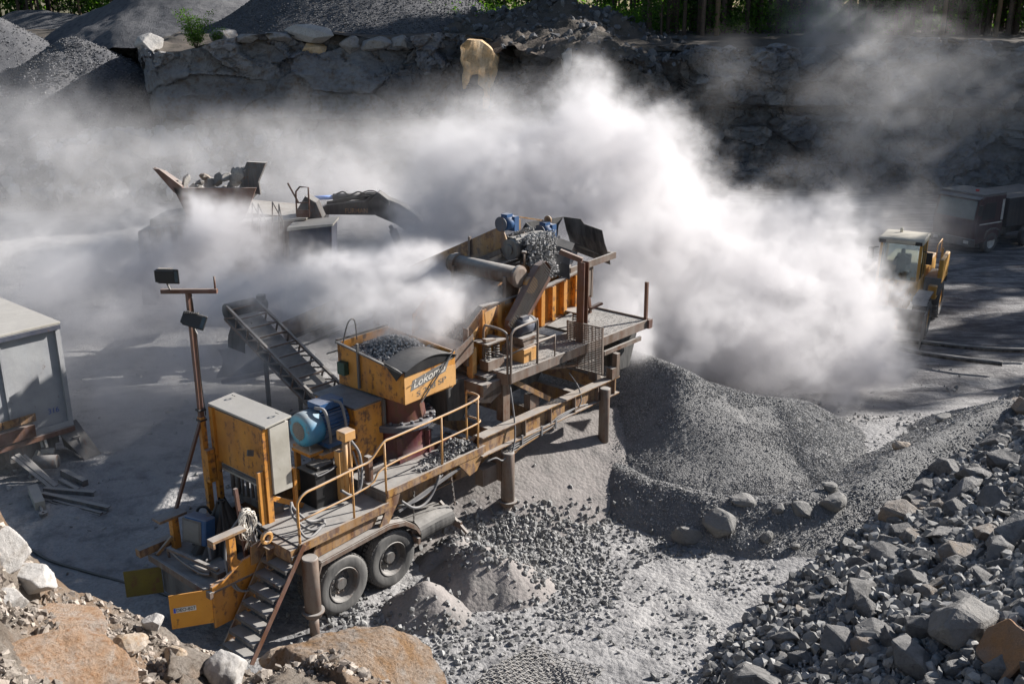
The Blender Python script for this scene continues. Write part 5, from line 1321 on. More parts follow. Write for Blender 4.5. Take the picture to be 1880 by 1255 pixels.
mb = TB(); mb.prism([(3.1, -.55, 3.60), (3.82, -.55, 3.92), (3.82, -.55, 3.55), (3.3, -.55, 3.35)], (0, -.02, 0)); mb.prism([(3.1, -.57, 3.5), (3.83, -.57, 3.7), (3.83, -.57, 3.66), (3.1, -.57, 3.46)], (0, -1.45, 0)); bld(mb, 'feed_lip', 'brown', sb)
mb = TB(); mb.cyl((5.22, -.62, 4.74), (5.22, -2.45, 4.74), .18, n=28); mb.lathe((5.22, -.62, 4.74), (0, 1, 0), [(-.05, .18), (-.04, .22), (.02, .22), (.04, .16), (.04, .0)], 24); mb.lathe((5.22, -2.3, 4.74), (0, 1, 0), [(-.05, .18), (-.04, .22), (.06, .22), (.07, .18)], 24)
mb.box(5.0, 5.44, -.86, -.78, 4.2, 4.74); mb.box(5.0, 5.44, -2.26, -2.18, 4.2, 4.74); mb.cyl((5.7, -.9, 4.85), (5.7, -.9, 5.1), .02, n=8); mb.cyl((5.7, -.9, 5.08), (5.7, -.9, 5.12), .05, n=8); ex = bld(mb, 'exciter_tube', 'brown', sb)
# springs
mb = TB()
for s in (4.16, 4.40):
    mb.tube([(s + .055 * math.cos(a), -.50 + .055 * math.sin(a), 3.34 + a * .0082) for a in np.linspace(0, 2 * math.pi * 6.2, 90)], .012, 6)
for s in (6.9, 7.12): mb.tube([(s + .055 * math.cos(a), -.50 + .055 * math.sin(a), 3.40 + a * .0082) for a in np.linspace(0, 2 * math.pi * 5, 70)], .012, 6)
bld(mb, 'coil_spring', 'steel', sb)
mb = TB(); mb.box(4.06, 4.52, -.62, -.40, 3.14, 3.33); mb.box(4.02, 4.56, -.80, -.38, 3.665, 3.69); mb.rbox((4.2, -.5, 3.72), (.3, .1, .05), (0, .2, 0)); mb.box(6.8, 7.22, -.62, -.40, 3.14, 3.4); mb.box(6.8, 7.22, -.80, -.38, 3.66, 3.69); bld(mb, 'spring_seat', 'brown', sb)
mb = TB(); mb.box(3.86, 3.98, -.78, -.62, 2.95, 3.6); mb.box(4.85, 5.25, -.50, -.18, 3.14, 3.42); bld(mb, 'pedestal', 'yellow_light', sb, bevel=.006)
# belt guard and its motor
ga = Vector((5.72, -.56, 4.72)); gb_ = Vector((4.86, -.56, 3.86)); d = (gb_ - ga).normalized(); nn_ = Vector((-d.z, 0, d.x))
def oct_(r, off): return [ga + nn_ * r * .8 - d * .02 + Vector((0, off, 0)), ga + nn_ * r * .45 - d * r * 1.0 + Vector((0, off, 0)), ga - nn_ * r * .45 - d * r * 1.0 + Vector((0, off, 0)), ga - nn_ * r * .95 - d * .05 + Vector((0, off, 0)), gb_ - nn_ * r * .7 + Vector((0, off, 0)), gb_ - nn_ * r * .3 + d * r * .5 + Vector((0, off, 0)), gb_ + nn_ * r * .4 + d * r * .5 + Vector((0, off, 0)), gb_ + nn_ * r * .7 + Vector((0, off, 0))]
mb = TB(); o1 = oct_(.24, 0); o2 = oct_(.24, .14); mb.prism([tuple(p) for p in o1], (0, -.012, 0))
for i in range(8): mb.prism([tuple(o1[i]), tuple(o1[(i + 1) % 8]), tuple(o2[(i + 1) % 8]), tuple(o2[i])], (0, 0, .004))
gd = bld(mb, 'belt_guard', 'rust')
mb = TB()
L_ = (gb_ - ga).length + .3
for k in range(30):
    c = ga - d * .2 + d * (L_ * (k + .5) / 30) + Vector((0, .135, 0)); mb.bar(c - nn_ * .185, c + nn_ * .185, .008, .010, (0, 1, 0))
for k in range(-5, 6): c0 = ga - d * .2 + nn_ * k * .036 + Vector((0, .128, 0)); mb.bar(c0, c0 + d * L_, .008, .008, (0, 1, 0))
bld(mb, 'guard_mesh', 'steel', gd)
mb = TB(); mb.cyl((5.45, -.58, 4.55), (5.45, -.48, 4.55), .17, n=24); mb.cyl((4.93, -.58, 3.9), (4.93, -.48, 3.9), .10, n=20); bld(mb, 'pulley', 'yellow_light', gd)
mb = TB(); mb.bar(ga + nn_ * .22 + Vector((0, .07, 0)) - d * .1, gb_ + nn_ * .2 + Vector((0, .07, 0)), .16, .09, (0, 1, 0)); bld(mb, 'guard_side', 'rust', gd)
mb = TB(); mb.cyl((4.92, -.42, 3.80), (5.32, -.42, 3.80), .16, n=24); mb.rbox((5.1, -.42, 3.97), (.2, .16, .08)); mb.lathe((5.3, -.42, 3.80), (1, 0, 0), [(0, .17), (.06, .17), (.10, .12), (.1, 0)], 24); m2 = bld(mb, 'screen_motor', 'slate')
mb = TB(); mb.box(4.86, 5.36, -.62, -.22, 3.58, 3.63); mb.prism([(4.9, -.25, 3.57), (5.3, -.25, 3.57), (5.2, -.25, 3.43), (4.95, -.25, 3.43)], (0, -.3, 0)); bld(mb, 'motor_bracket', 'brown', m2)
text_mesh('screen_lettering', 'B 80', M['ink'], sb, (5.86, .789, 4.12), (1, 0, .02), (0, 0, 1), .10, .42, bold=.008)

# rubber feed box at the top
mb = TB()
def curved(mb, path, e, thick=.012):
    """thin sheet: path of 3D points swept by the vector e"""
    e = Vector(e)
    for a, b in zip(path[:-1], path[1:]):
        a = Vector(a); b = Vector(b); nv = (b - a).cross(e).normalized() * thick
        mb.add([a, b, b + e, a + e, a + nv, b + nv, b + e + nv, a + e + nv], [(0, 1, 2, 3), (7, 6, 5, 4), (0, 4, 5, 1), (2, 6, 7, 3), (1, 5, 6, 2), (0, 3, 7, 4)], False)
curved(mb, [(7.05, -2.15, 4.42), (7.10, -2.22, 4.8), (7.22, -2.28, 5.10), (7.40, -2.28, 5.27)], (1.10, .18, -.02))
curved(mb, [(8.50, -2.10, 5.25), (8.55, -2.05, 4.95), (8.66, -2.0, 4.65), (8.72, -2.0, 4.45)], (-.10, 1.15, -.14))
mb.prism([(7.05, -2.15, 4.42), (7.40, -2.28, 5.27), (7.16, -1.25, 4.86), (6.85, -.95, 4.44)], (-.012, 0, 0))
mb.prism([(8.72, -2.0, 4.45), (8.50, -2.1, 5.25), (8.42, -1.55, 5.28), (8.58, -.9, 4.45)], (.012, 0, 0))
fb = bld(mb, 'feed_box', 'rubber')
mb = TB()
curved(mb, [(6.75, -1.05, 4.45), (6.85, -1.15, 4.72), (7.05, -1.25, 4.98), (7.28, -1.35, 5.08), (7.55, -1.2, 4.95), (7.75, -1.0, 4.80)], (.12, .42, -.10))
bld(mb, 'torn_rubber', 'black', fb)
mb = TB(); mb.bar((7.1, -.82, 4.46), (8.75, -.82, 4.52), .06, .14); mb.bar((8.72, -.8, 4.52), (8.72, -2.0, 4.5), .06, .12); mb.bar((7.0, -1.0, 4.42), (8.7, -2.0, 4.42), .3, .03); mb.box(7.62, 7.68, -.9, -.84, 3.3, 4.45); mb.box(7.95, 8.0, -.92, -.86, 3.7, 4.45); mb.box(7.68, 7.95, -.9, -.87, 3.75, 4.4); bld(mb, 'feed_box_frame', 'brown', fb)

# ---------------------------------------------------------------- loose things on the trailer
def lthing(name, label, cat, s, w, h, group=None):
    p = LW(s, w, h); return thing(name, label, cat, p, TYAW, group)
def tscatter(name, n, fn, smin, smax, m, label, level=1, seed=1):
    r2 = np.random.default_rng(seed); P = fn(r2, n)
    Wp = np.array([LW(*p)[:] for p in P]); return scatter(name, Wp, r2.uniform(smin, smax, len(P)), m, label, 'stones', level, seed)
def f_deck(r2, n):
    s = r2.normal(2.85, .33, n); w = r2.uniform(-.45, -.03, n); k = (s > 1.9) & (s < 3.42); s, w = s[k], w[k]
    h = 1.90 + np.clip(.26 - .5 * np.abs(s - 2.98) - .25 * np.abs(w + .2), 0, 1) * r2.uniform(.3, 1, len(s)); return np.stack([s, w, h], 1)
tscatter('broken_stone', 700, f_deck, .025, .05, M['pebble'], 'grey stones spilled on the walkway by the railing end', 2, 31)
def f_hop(r2, n):
    s = r2.uniform(hs0 + .06, hs1 - .06, n); w = r2.uniform(hw0 + .06, hw1 - .08, n); h = 3.74 + .26 * np.exp(-((s - 2.5) / .5) ** 2 - ((w + 1.35) / .5) ** 2) + r2.uniform(-.08, .02, n); return np.stack([s, w, h], 1)
tscatter('crushed_stone', 4200, f_hop, .02, .045, M['grain'], 'dark crushed stone heaped in the yellow hopper', 1, 32)
def f_scr(r2, n):
    s = r2.uniform(3.9, 7.3, n); w = r2.uniform(-2.15, -.86, n); h = 3.55 + (s - 3.86) * .111 + .08 + r2.uniform(-.02, .05, n) + .12 * np.exp(-((s - 6.5) / .6) ** 2); return np.stack([s, w, h], 1)
tscatter('crushed_stone', 6000, f_scr, .02, .045, M['grain'], 'dark stone sliding down inside the screen box', 1, 33)
def f_dk2(r2, n):
    s = r2.uniform(4.3, 8.8, n); w = -r2.uniform(0, .75, n) ** 1.3; k = (s > 7.3) | (r2.uniform(0, 1, n) < .6); s, w = s[k], np.where(s[k] > 7.5, w[k] * 2.6, w[k]); h = 3.14 + r2.uniform(0, .01, len(s)) ; return np.stack([s, w, h], 1)
tscatter('fine_grit', 7000, f_dk2, .002, .009, M['pebble'], 'grit and dust lying on the upper deck', 1, 34)
# black tarpaulin gathered into a peak
tp = lthing('tarpaulin', 'black plastic tarpaulin gathered to a peak beside the cabinet legs', 'tarpaulin', -1.05, -1.75, 1.14)
A = np.linspace(0, 2 * math.pi, 97); T_ = np.linspace(0, 1, 30); AA, TTT = np.meshgrid(A, T_)
rad = (.07 + .40 * TTT ** 1.1) * (1 + .13 * np.sin(AA * 9 + 1.0) * TTT + .08 * np.sin(AA * 17) * TTT ** .6); hh_ = .80 * (1 - TTT) ** 1.15 * (1 + .05 * np.sin(AA * 5)) + .02
me = grid_mesh('tarpaulin_sheet', rad * np.cos(AA) * 1.15, rad * np.sin(AA), hh_ + .0); link_mesh('sheet', me, M['black'], tp)
mb = MB(); mb.tube([(.05 * math.cos(a), .05 * math.sin(a), .80 + .01 * a / 6) for a in np.linspace(0, 12, 30)], .012, 6); mb.build('tie_cord', M['black'], tp); mb = MB(); mb.tube(smooth_path([(-.05, .28, .5), (-.1, .35, .62), (-.2, .42, .6), (-.26, .45, .35)], 6), .025); mb.build('cord_loop', M['black'], tp)
# coil of cable hung on a leaning post
lp_ = lthing('cable_coil', 'tangled bundle of thin grey cables hung on a brown post', 'cable', -1.26, -.86, 1.14)
mb = TB(); mb.bar((.02, 0, 0), (-.06, -.02, 1.42), .055, .055, (1, 0, 0)); mb.build('post', M['rust'], lp_)
mb = TB(); rq = random.Random(9)
for k in range(20):
    wd = rq.uniform(.06, .15); hg = rq.uniform(.30, .55); cx0 = rq.uniform(.0, .10); off = rq.uniform(.02, .10); tp_ = 1.02 + rq.uniform(-.03, .05)
    mb.tube([(cx0 + wd * math.sin(a) * (1 + .2 * math.sin(2 * a + k)), off + .02 * math.sin(a * 3 + k), tp_ - hg / 2 + hg / 2 * math.cos(a)) for a in np.linspace(0, 6.28, 22)], .0065, 5)
for k in range(8): x0 = rq.uniform(-.02, .16); mb.tube(smooth_path([(x0, .06, .8), (x0 + rq.uniform(-.04, .04), .08, .6), (x0 + rq.uniform(-.08, .08), .07, .36)], 4), .0065, 5)
mb.build('coil', M['letter_white'], lp_)
mb = TB(); mb.tube(smooth_path([(.0, .0, .95), (-.28, -.05, .6), (-.42, .1, .15), (-.35, .2, -.15), (-.1, .22, -.25), (.08, .18, -.05), (.14, .1, .4), (.1, .05, .9)], 7), .02); mb.tube(smooth_path([(.0, .03, .9), (-.24, .0, .55), (-.38, .14, .12), (-.30, .24, -.18), (-.08, .26, -.22), (.1, .22, .0), (.13, .13, .45), (.08, .05, .85)], 7), .014); mb.build('hose', M['cable'], lp_)
hz_ = lthing('hose', 'loose grey hose looped on the walkway by the top of the ladder', 'hose', -.55, -.35, 1.68)
mb = TB(); mb.tube(smooth_path([(.02, -.2, .45), (-.06, -.1, .32), (-.04, .05, .18), (.1, .16, .04), (.3, .2, .035), (.42, .1, .04), (.36, .0, .05), (.15, .02, .14), (.0, -.1, .36), (.04, -.22, .4)], 7), .024)
mb.tube(smooth_path([(-.1, .1, .35), (-.16, .2, .2), (-.12, .3, .06), (.0, .32, .03), (.2, .24, .03), (.4, .12, .035), (.44, .08, .04)], 7), .022); hl_ = mb.build('hose', M['cable']); hl_.location = hz_.location; hl_.rotation_euler = hz_.rotation_euler; tag(hl_, hz_['label'], 'hose'); bpy.data.objects.remove(hz_)
cw_ = lthing('cable', 'black power cable sagging from the hopper to the cabinet', 'cable', 1.8, -2.1, 3.0)
mb = TB(); mb.tube(smooth_path([(.1, .05, .1), (.0, .0, -.02), (-.1, -.02, .05), (-.16, -.1, -.12), (-.7, -.25, -.28), (-1.5, -.35, -.30), (-2.0, -.4, -.1)], 8), .022); hl_ = mb.build('cable', M['black']); hl_.location = cw_.location; hl_.rotation_euler = cw_.rotation_euler; tag(hl_, cw_['label'], 'cable'); bpy.data.objects.remove(cw_)

# ---------------------------------------------------------------- feed conveyor rising to the screen
FC = thing('feed_conveyor', 'ochre-sided belt conveyor rising out of the dust to the top of the screen', 'conveyor', LW(0, 0, 0), TYAW)
mb = TB()
a0, b0 = (5.98, -1.62, 5.30), (5.98, -9.5, 1.62)
def cv(s, w, dh=0.0): return (s, w, 5.30 + (w + 1.62) * .467 + dh)
mb.bar(cv(5.96, -1.62), cv(5.96, -9.5), .03, .42); fcw = mb.build('side_wall', M['ochre'], FC)
mb = TB(); mb.bar(cv(7.02, -1.95, -.12), cv(7.02, -9.5, -.12), .03, .36); mb.build('side_wall', M['ochre'], FC)
mb = TB()
for w in (-2.6, -4.6): mb.bar(cv(5.93, w, -.3), cv(5.93, w, .30), .05, .05)
mb.bar(cv(5.92, -1.7, -.30), cv(5.92, -9.5, -.30), .06, .10); mb.bar(cv(7.05, -1.9, -.34), cv(7.05, -9.5, -.34), .06, .10); mb.bar((6.2, -6.0, 3.0), (6.2, -6.0, .0), .1, .1); mb.bar((6.9, -6.0, 3.0), (6.9, -6.0, .0), .1, .1); mb.build('frame', M['brown'], FC)
mb = TB()
pth = [(-1.42, 4.90)]
for a in np.linspace(-.5, math.pi + .4, 14): pth.append((-1.50 + .24 * math.sin(math.pi - a), 5.02 + .24 * math.cos(math.pi - a) * -1))
up = [(-9.5, 5.30 + (-9.5 + 1.62) * .467 - .10), (-1.62, 5.25)] + [(-1.50 + .24 * math.sin(a), 5.02 + .24 * math.cos(a)) for a in np.linspace(.0, math.pi, 12)] + [(-9.5, 5.30 + (-9.5 + 1.62) * .467 - .60)]
for (w0, h0), (w1, h1) in zip(up[:-1], up[1:]): mb.add([(6.02, w0, h0), (6.98, w0, h0), (6.98, w1, h1), (6.02, w1, h1)], [(0, 1, 2, 3)], True)
mb.build('belt', M['rubber'], FC)
mb = TB(); mb.cyl((5.94, -1.50, 5.02), (7.06, -1.50, 5.02), .215, n=26); mb.cyl((5.90, -1.50, 5.02), (5.94, -1.50, 5.02), .10, n=16)
for w in (-2.3, -3.1, -3.9, -4.7): mb.cyl(cv(5.99, w, -.42), cv(7.0, w, -.42), .05, n=10)
mb.build('drum', M['steel'], FC)
for s_, w_, h_ in ((6.12, -1.72, 5.52), (7.22, -1.60, 5.20)):
    mb = TB(); mb.cyl((s_ - .14, w_, h_), (s_ + .16, w_, h_), .15, n=20); mb.rbox((s_, w_, h_ + .15), (.18, .16, .08)); mb.rbox((s_ + .14, w_ + .02, h_ - .02), (.14, .26, .30)); mo = mb.build('drive_motor', M['blue'], FC)
    mb = TB(); mb.cyl((s_ - .2, w_, h_), (s_ - .14, w_, h_), .155, .13, n=20); mb.build('motor_cap', M['slate'], mo)
mb = TB(); mb.rbox((6.32, -1.70, 5.46), (.2, .2, .22)); mb.bar((6.2, -1.75, 5.66), (7.2, -1.65, 5.42), .03, .03); mb.cyl((7.3, -1.6, 5.42), (7.34, -1.6, 5.42), .09, n=16); mb.build('drive_guard', M['ochre'], FC)
def f_fall(r2, n):
    t_ = r2.uniform(0, 1, n); s = 6.5 + r2.normal(0, .22, n) * (1 - .3 * t_); w = -1.32 + .34 * t_ ** .5 + r2.normal(0, .07, n); h = 5.27 - .85 * t_ ** 1.5; return np.stack([s, w, h], 1)
tscatter('crushed_stone', 2600, f_fall, .018, .045, M['grain'], 'dark stone tumbling off the conveyor drum', 1, 35)
def f_onb(r2, n):
    w = r2.uniform(-6.5, -1.5, n); s = 6.5 + r2.normal(0, .2, n); return np.stack([s, w, 5.30 + (w + 1.62) * .467 - .04 + .05 * np.cos((s - 6.5) * 4)], 1)
tscatter('crushed_stone', 1800, f_onb, .018, .045, M['grain'], 'stone riding up the feed conveyor', 1, 36)

# ---------------------------------------------------------------- old semi-trailer on the left
SM = thing('box_trailer', 'weathered grey box trailer with rust streaks and number 316 on its rear face', 'trailer', LW(0, 0, 0), TYAW)
mb = TB(); mb.box(-2.42, .06, -16.5, -9.50, .86, 3.18); bx = mb.build('trailer_box', M['white'], SM, .01)
mb = TB()
mb.box(-2.44, .08, -9.499, -9.44, .82, .95); mb.box(.0, .10, -9.499, -9.43, .82, 3.22); mb.box(-2.46, -2.36, -9.499, -9.43, .82, 3.22); mb.box(-2.36, .0, -9.499, -9.43, 3.06, 3.14); mb.box(-1.22, -1.17, -9.499, -9.46, .95, 3.06)
mb.build('box_frame', M['white'], bx)
mb = TB(); mb.box(-2.50, .12, -16.6, -9.40, 3.20, 3.26); mb.build('roof', M['grey_cab'], SM, .01)
mb = TB(); mb.box(-2.46, .09, -9.43, -9.36, 3.10, 3.198); mb.build('roof_edge', M['slate'], SM)
mb = TB(); mb.box(-2.44, -.78, -9.44, -9.33, .86, 1.14); mb.box(-2.30, .10, -9.46, -9.38, .70, .82); mb.build('rear_bumper', M['rust'], SM, .006)
mb = TB()
rq = random.Random(2)
for k in range(5): s = -2.3 + k * .36; mb.rbox((s, -9.445, 1.26), (.34, .02, .18)); 
mb.build('rust_panel', M['ochre'], SM)
text_mesh('number_stencil', '316', M['letter_blue'], SM, (-.40, 9.462, 1.22), (1, 0, 0), (0, 0, 1), .12, .24)
mb = TB(); mb.box(-2.2, -1.9, -15, -9.6, .45, .8); mb.box(-.5, -.2, -15, -9.6, .45, .8); mb.box(-1.3, -.3, -9.9, -9.6, .3, .78); mb.build('underframe', M['steel'], SM)
for w in (-11.0, -12.3):
    for s in (-.1, -2.2):
        mb = TB(); mb.lathe((s, w, .45), (1, 0, 0), [(-.15, .2), (-.15, .42), (-.1, .47), (.1, .47), (.15, .42), (.15, .2)], 28); mb.build('wheel', M['tyre'], SM)
mb = TB()
pf = [(-9.9, 1.15), (-9.6, .95), (-9.35, .55), (-9.2, .12)]
for (w0, h0), (w1, h1) in zip(pf[:-1], pf[1:]): mb.prism([(.12, w0, h0), (.12, w1, h1), (.12, w1 - .9, h1 + .0), (.12, w0 - .9, h0)], (.04, 0, 0)); mb.bar((.0, w0, h0), (.16, w0, h0), .04, .04)
mb.prism([(.14, -9.95, 1.2), (.14, -9.15, .05), (.14, -10.2, .05), (.14, -10.6, 1.1)], (.03, 0, 0)); mb.prism([(-.3, -9.5, .8), (.2, -9.5, .9), (.5, -9.15, .06), (.1, -9.15, .04)], (0, -.04, 0))
mb.build('mud_flap', M['steel'], SM)

# scrap steel lying in front of it
def gw(u, v, z=0.0): p = G(u, v, z + float(base_floor(np.array([G(u, v, z).x]), np.array([G(u, v, z).y]))[0])); return p
def scrapbeam(p, q, hgt, w, label, name='steel_beam', kind='angle', m='steel'):
    a = gw(*p[:2], p[2] if len(p) > 2 else 0); b = gw(*q[:2], q[2] if len(q) > 2 else 0); mid = (a + b) / 2
    mb = MB(); a_, b_ = a - mid, b - mid; z = Vector((0, 0, hgt / 2 + .01))
    if kind == 'angle':
        sd_ = (b_ - a_).cross(Vector((0, 0, 1))).normalized() * w / 2; mb.bar(a_ + z, b_ + z, .02, hgt); mb.bar(a_ + sd_ + Vector((0, 0, .02)), b_ + sd_ + Vector((0, 0, .02)), w, .02); mb.bar(a_ - sd_ + Vector((0, 0, hgt)), b_ - sd_ + Vector((0, 0, hgt)), w, .02)
    elif kind == 'box': mb.bar(a_ + z, b_ + z, w, hgt)
    else: mb.cyl(a_ + Vector((0, 0, w / 2)), b_ + Vector((0, 0, w / 2)), w / 2, n=20)
    o = mb.build(name, M[m]); o.location = mid; return tag(o, label, 'scrap metal' if name != 'drum' else 'drum')
scrapbeam((80, 905), (173, 913), .11, .09, 'steel channel lying highest of the long scrap beams')
scrapbeam((76, 914), (199, 941), .11, .09, 'longest steel channel pointing at the hose on the ground')
scrapbeam((96, 922), (186, 946), .05, .05, 'thin steel strip beside the longest channel')
scrapbeam((116, 872), (158, 893), .14, .12, 'short thick beam end near the mud flap', kind='box')
scrapbeam((108, 888), (141, 906), .10, .08, 'short channel between the thick beam and the long ones')
scrapbeam((66, 860, .15), (108, 858, .15), .3, .30, 'dark drum under the back of the box trailer', 'drum', 'cyl')
scrapbeam((28, 838, .5), (100, 896, .0), .04, .10, 'long flat sheet leaning from the box trailer to the ground')
scrapbeam((43, 838, .5), (88, 880, .05), .04, .05, 'narrow flat bar leaning beside the long sheet')
hc_ = thing('hydraulic_cylinder', 'pale hydraulic cylinder with an eye, lying by the ledge', 'cylinder', gw(70, 925))
mb = MB(); d_ = (gw(78, 946) - gw(62, 908)); mb.bar(-d_ * .5 + Vector((0, 0, .12)), d_ * .35 + Vector((0, 0, .12)), .19, .2); mb.build('barrel', M['grey_cab'], hc_)
mb = MB(); mb.cyl(d_ * .35 + Vector((0, 0, .1)), d_ * .6 + Vector((0, 0, .08)), .035, n=12); mb.lathe(d_ * .64 + Vector((0, 0, .06)), (0, 0, 1), [(0, .03), (0, .08), (.06, .08), (.06, .03), (0, .03)], 18); mb.build('rod_eye', M['steel'], hc_)
lk = thing('linkage', 'pale jointed steel linkage standing under the back of the box trailer', 'scrap metal', gw(60, 866))
mb = MB(); mb.bar((0, 0, .05), (.16, .18, .42), .12, .16); mb.build('foot', M['grey_cab'], lk); mb = MB(); mb.bar((.16, .18, .42), (.42, .25, .40), .10, .10); mb.bar((.2, .2, .5), (.1, .3, .85), .05, .05); mb.bar((.3, .2, .5), (.2, .3, .85), .05, .05); mb.build('arm', M['grey_cab'], lk)
pc = thing('power_cable', 'dark cable lying across the shaded ground towards the rear doors', 'cable', gw(150, 1050))
mb = MB(); mb.tube(smooth_path([gw(u, v) - pc.location + Vector((0, 0, .03)) for u, v in ((60, 1012), (90, 1030), (140, 1046), (190, 1060), (235, 1073), (300, 1092), (330, 1110))], 6), .028); hl_ = mb.build('power_cable', M['black']); hl_.location = pc.location; tag(hl_, pc['label'], 'cable'); bpy.data.objects.remove(pc)

# ---------------------------------------------------------------- conveyor standing behind the crusher on the left
BH_ = G(440, 578, 2.4); BT_ = G(606, 748, .9)
BC = thing('belt_conveyor', 'dusty lattice belt conveyor sloping down behind the light mast', 'conveyor', (BT_ + BH_) / 2)
cc0 = BC.location; dB = (BT_ - BH_); dl = dB.normalized(); sdv = dl.cross(Vector((0, 0, 1))).normalized(); upv = sdv.cross(dl)
mb = MB(); Hh0 = BH_ - cc0; Tt0 = BT_ - cc0 + dl * 1.5
for sgn in (-1, 1):
    for k, hh in ((0, 0), (1, .36)): mb.bar(Hh0 + sdv * sgn * .42 + upv * hh, Tt0 + sdv * sgn * .42 + upv * hh, .06, .07)
    n = 11
    for i in range(n):
        a = Hh0.lerp(Tt0, i / n); b = Hh0.lerp(Tt0, (i + 1) / n); mb.bar(a + sdv * sgn * .42, b + sdv * sgn * .42 + upv * .36, .035, .035); mb.bar(b + sdv * sgn * .42, b + sdv * sgn * .42 + upv * .36, .035, .035)
for i in range(13):
    a = Hh0.lerp(Tt0, (i + .3) / 13); mb.bar(a - sdv * .42 + upv * .34, a + sdv * .42 + upv * .34, .05, .04)
mb.build('frame', M['brown'], BC)
mb = MB(); mb.bar(Hh0 + upv * .16, Tt0 + upv * .16, .70, .03); mb.bar(Hh0 - upv * .02, Tt0 - upv * .02, .74, .03); mb.cyl(Hh0 - sdv * .4 + upv * .19, Hh0 + sdv * .4 + upv * .19, .21, n=20); mb.build('belt', M['rubber'], BC)
mb = MB(); mb.cyl(Hh0 - sdv * .7 + upv * .2, Hh0 - sdv * .42 + upv * .2, .17, n=18); mb.rbox(Hh0 - sdv * .55 + upv * .42, (.2, .2, .12)); mb.build('drive_motor', M['steel'], BC)
mb = MB()
for sgn in (-1, 1):
    p = Hh0.lerp(Tt0, .35) + sdv * sgn * .45; mb.bar(p, Vector((p.x, p.y, -cc0.z - .6)), .09, .09)
[q.build('leg', M['steel'], BC) for q in mb.split()]
mb = MB()
pth = [Vector((0, 0, 0)) + Hh0 + Vector((-.1 - .25 * math.sin(a * .9), 0, -.05 - a * .42)) for a in np.linspace(0, 1.9, 9)]
curved(mb, pth, (.55, -.5, 0), .02); mb.build('chute', M['rubber'], BC)
gd_ = thing('belt_guard', 'large curved dark rubber sheet standing on a yellowish beam left of the conveyor', 'rubber sheet', D(455, 690, 25.2))
mb = MB(); pth = [Vector((-.75 + .12 * math.sin(a * 2.2), 0, .75 - a * .42)) for a in np.linspace(0, 1.9, 10)]; curved(mb, pth, (1.35, .25, .12), .03); mb.build('sheet', M['rubber'], gd_)
mb = MB(); mb.bar((-.7, -.1, -.12), (.8, .2, .1), .1, .1); mb.build('beam', M['ochre'], gd_)

# ---------------------------------------------------------------- primary crusher with loading hopper, half lost in dust
def Dp(u, v, y): return D(u, v, y)
JY = 32.0
JC = thing('jaw_crusher', 'dust-hidden primary crusher with rock-filled hopper, platform and steps', 'crusher', (-9.0, JY, -1.4))
J0 = Vector((-9.0, JY, -1.4))
def jl(u, v, y=JY): return D(u, v, y) - J0
def jprism(name, pts, y, depth, m, parent=JC):
    mb = MB(); mb.prism([jl(u, v, y) for u, v in pts], (0, depth, 0)); return mb.build(name, M[m], parent, .01)
jprism('side_body', [(253, 425), (338, 412), (345, 560), (262, 560)], 31.6, 1.6, 'brown')
mb = MB()
for k in range(7): q = jl(258 + k * 13, 423 - k * 1.9, 31.55); mb.bar(q, q + Vector((0.02, 0, -2.3)), .06, .08, (0, 1, 0))
mb.build('stiffener', M['steel'], JC)
jprism('side_body', [(275, 403), (340, 393), (340, 412), (275, 424)], 32.2, 1.6, 'steel')
jprism('crusher_body', [(340, 380), (560, 400), (560, 600), (345, 600)], 31.8, 2.2, 'brown')
mb = MB(); mb.prism([jl(440, 408, 31.2), jl(562, 400, 31.2), jl(562, 404, 31.2), jl(440, 412, 31.2)], (0, 2.4, 0)); mb.build('platform', M['grey_cab'], JC)
mb = MB(); mb.prism([jl(280, 309, 31), jl(292, 311, 31), jl(334, 343, 31), (jl(332, 362, 31)), jl(318, 352, 31)], (0, .12, 0)); mb.prism([jl(284, 311, 31.2), jl(334, 345, 31.2), jl(345, 345, 33.5), jl(305, 318, 33.5)], (0, 0, .08)); mb.build('hopper_wing', M['rust'], JC)
mb = MB(); mb.prism([jl(453, 297, 31.4), jl(487, 299, 31.4), jl(474, 330, 31.4), jl(478, 358, 31.4), jl(455, 352, 31.4), jl(440, 330, 31.4)], (0, .15, 0)); mb.prism([jl(485, 299, 31.3), jl(488, 299, 31.3), jl(473, 336, 31.3), jl(470, 334, 31.3)], (0, .25, 0)); mb.build('hopper_wing', M['steel'], JC)
mb = MB(); mb.prism([jl(318, 345, 31), jl(470, 345, 31), jl(450, 400, 31), jl(345, 400, 31)], (0, .1, 0)); mb.prism([jl(318, 345, 31), jl(345, 400, 31), jl(345, 400, 34), jl(318, 335, 34)], (0, 0, .06)); mb.build('hopper_front', M['rust'], JC)
mb = MB()
for (a, b, c_) in (((463, 372), (478, 400), (462, 430)), ((474, 374), (491, 412), (478, 440)), ((500, 370), (520, 408), (508, 448)), ((512, 374), (521, 420), (520, 450))):
    mb.tube([jl(a[0], a[1], 31), jl(b[0], b[1], 31), jl(b[0] + 1, c_[1] + 10, 31)], .022, 6); mb.tube([jl(a[0], a[1], 31), jl(a[0], c_[1] - 10, 31)], .022, 6)
mb.tube([jl(488, 500, 30.6), jl(497, 460, 30.6), jl(505, 462, 30.6), jl(507, 490, 30.6)], .025, 6); mb.tube([jl(522, 470, 30.8), jl(522, 448, 30.8), jl(530, 446, 30.8), jl(534, 470, 30.8)], .03, 6); mb.build('railing', M['brown'], JC)
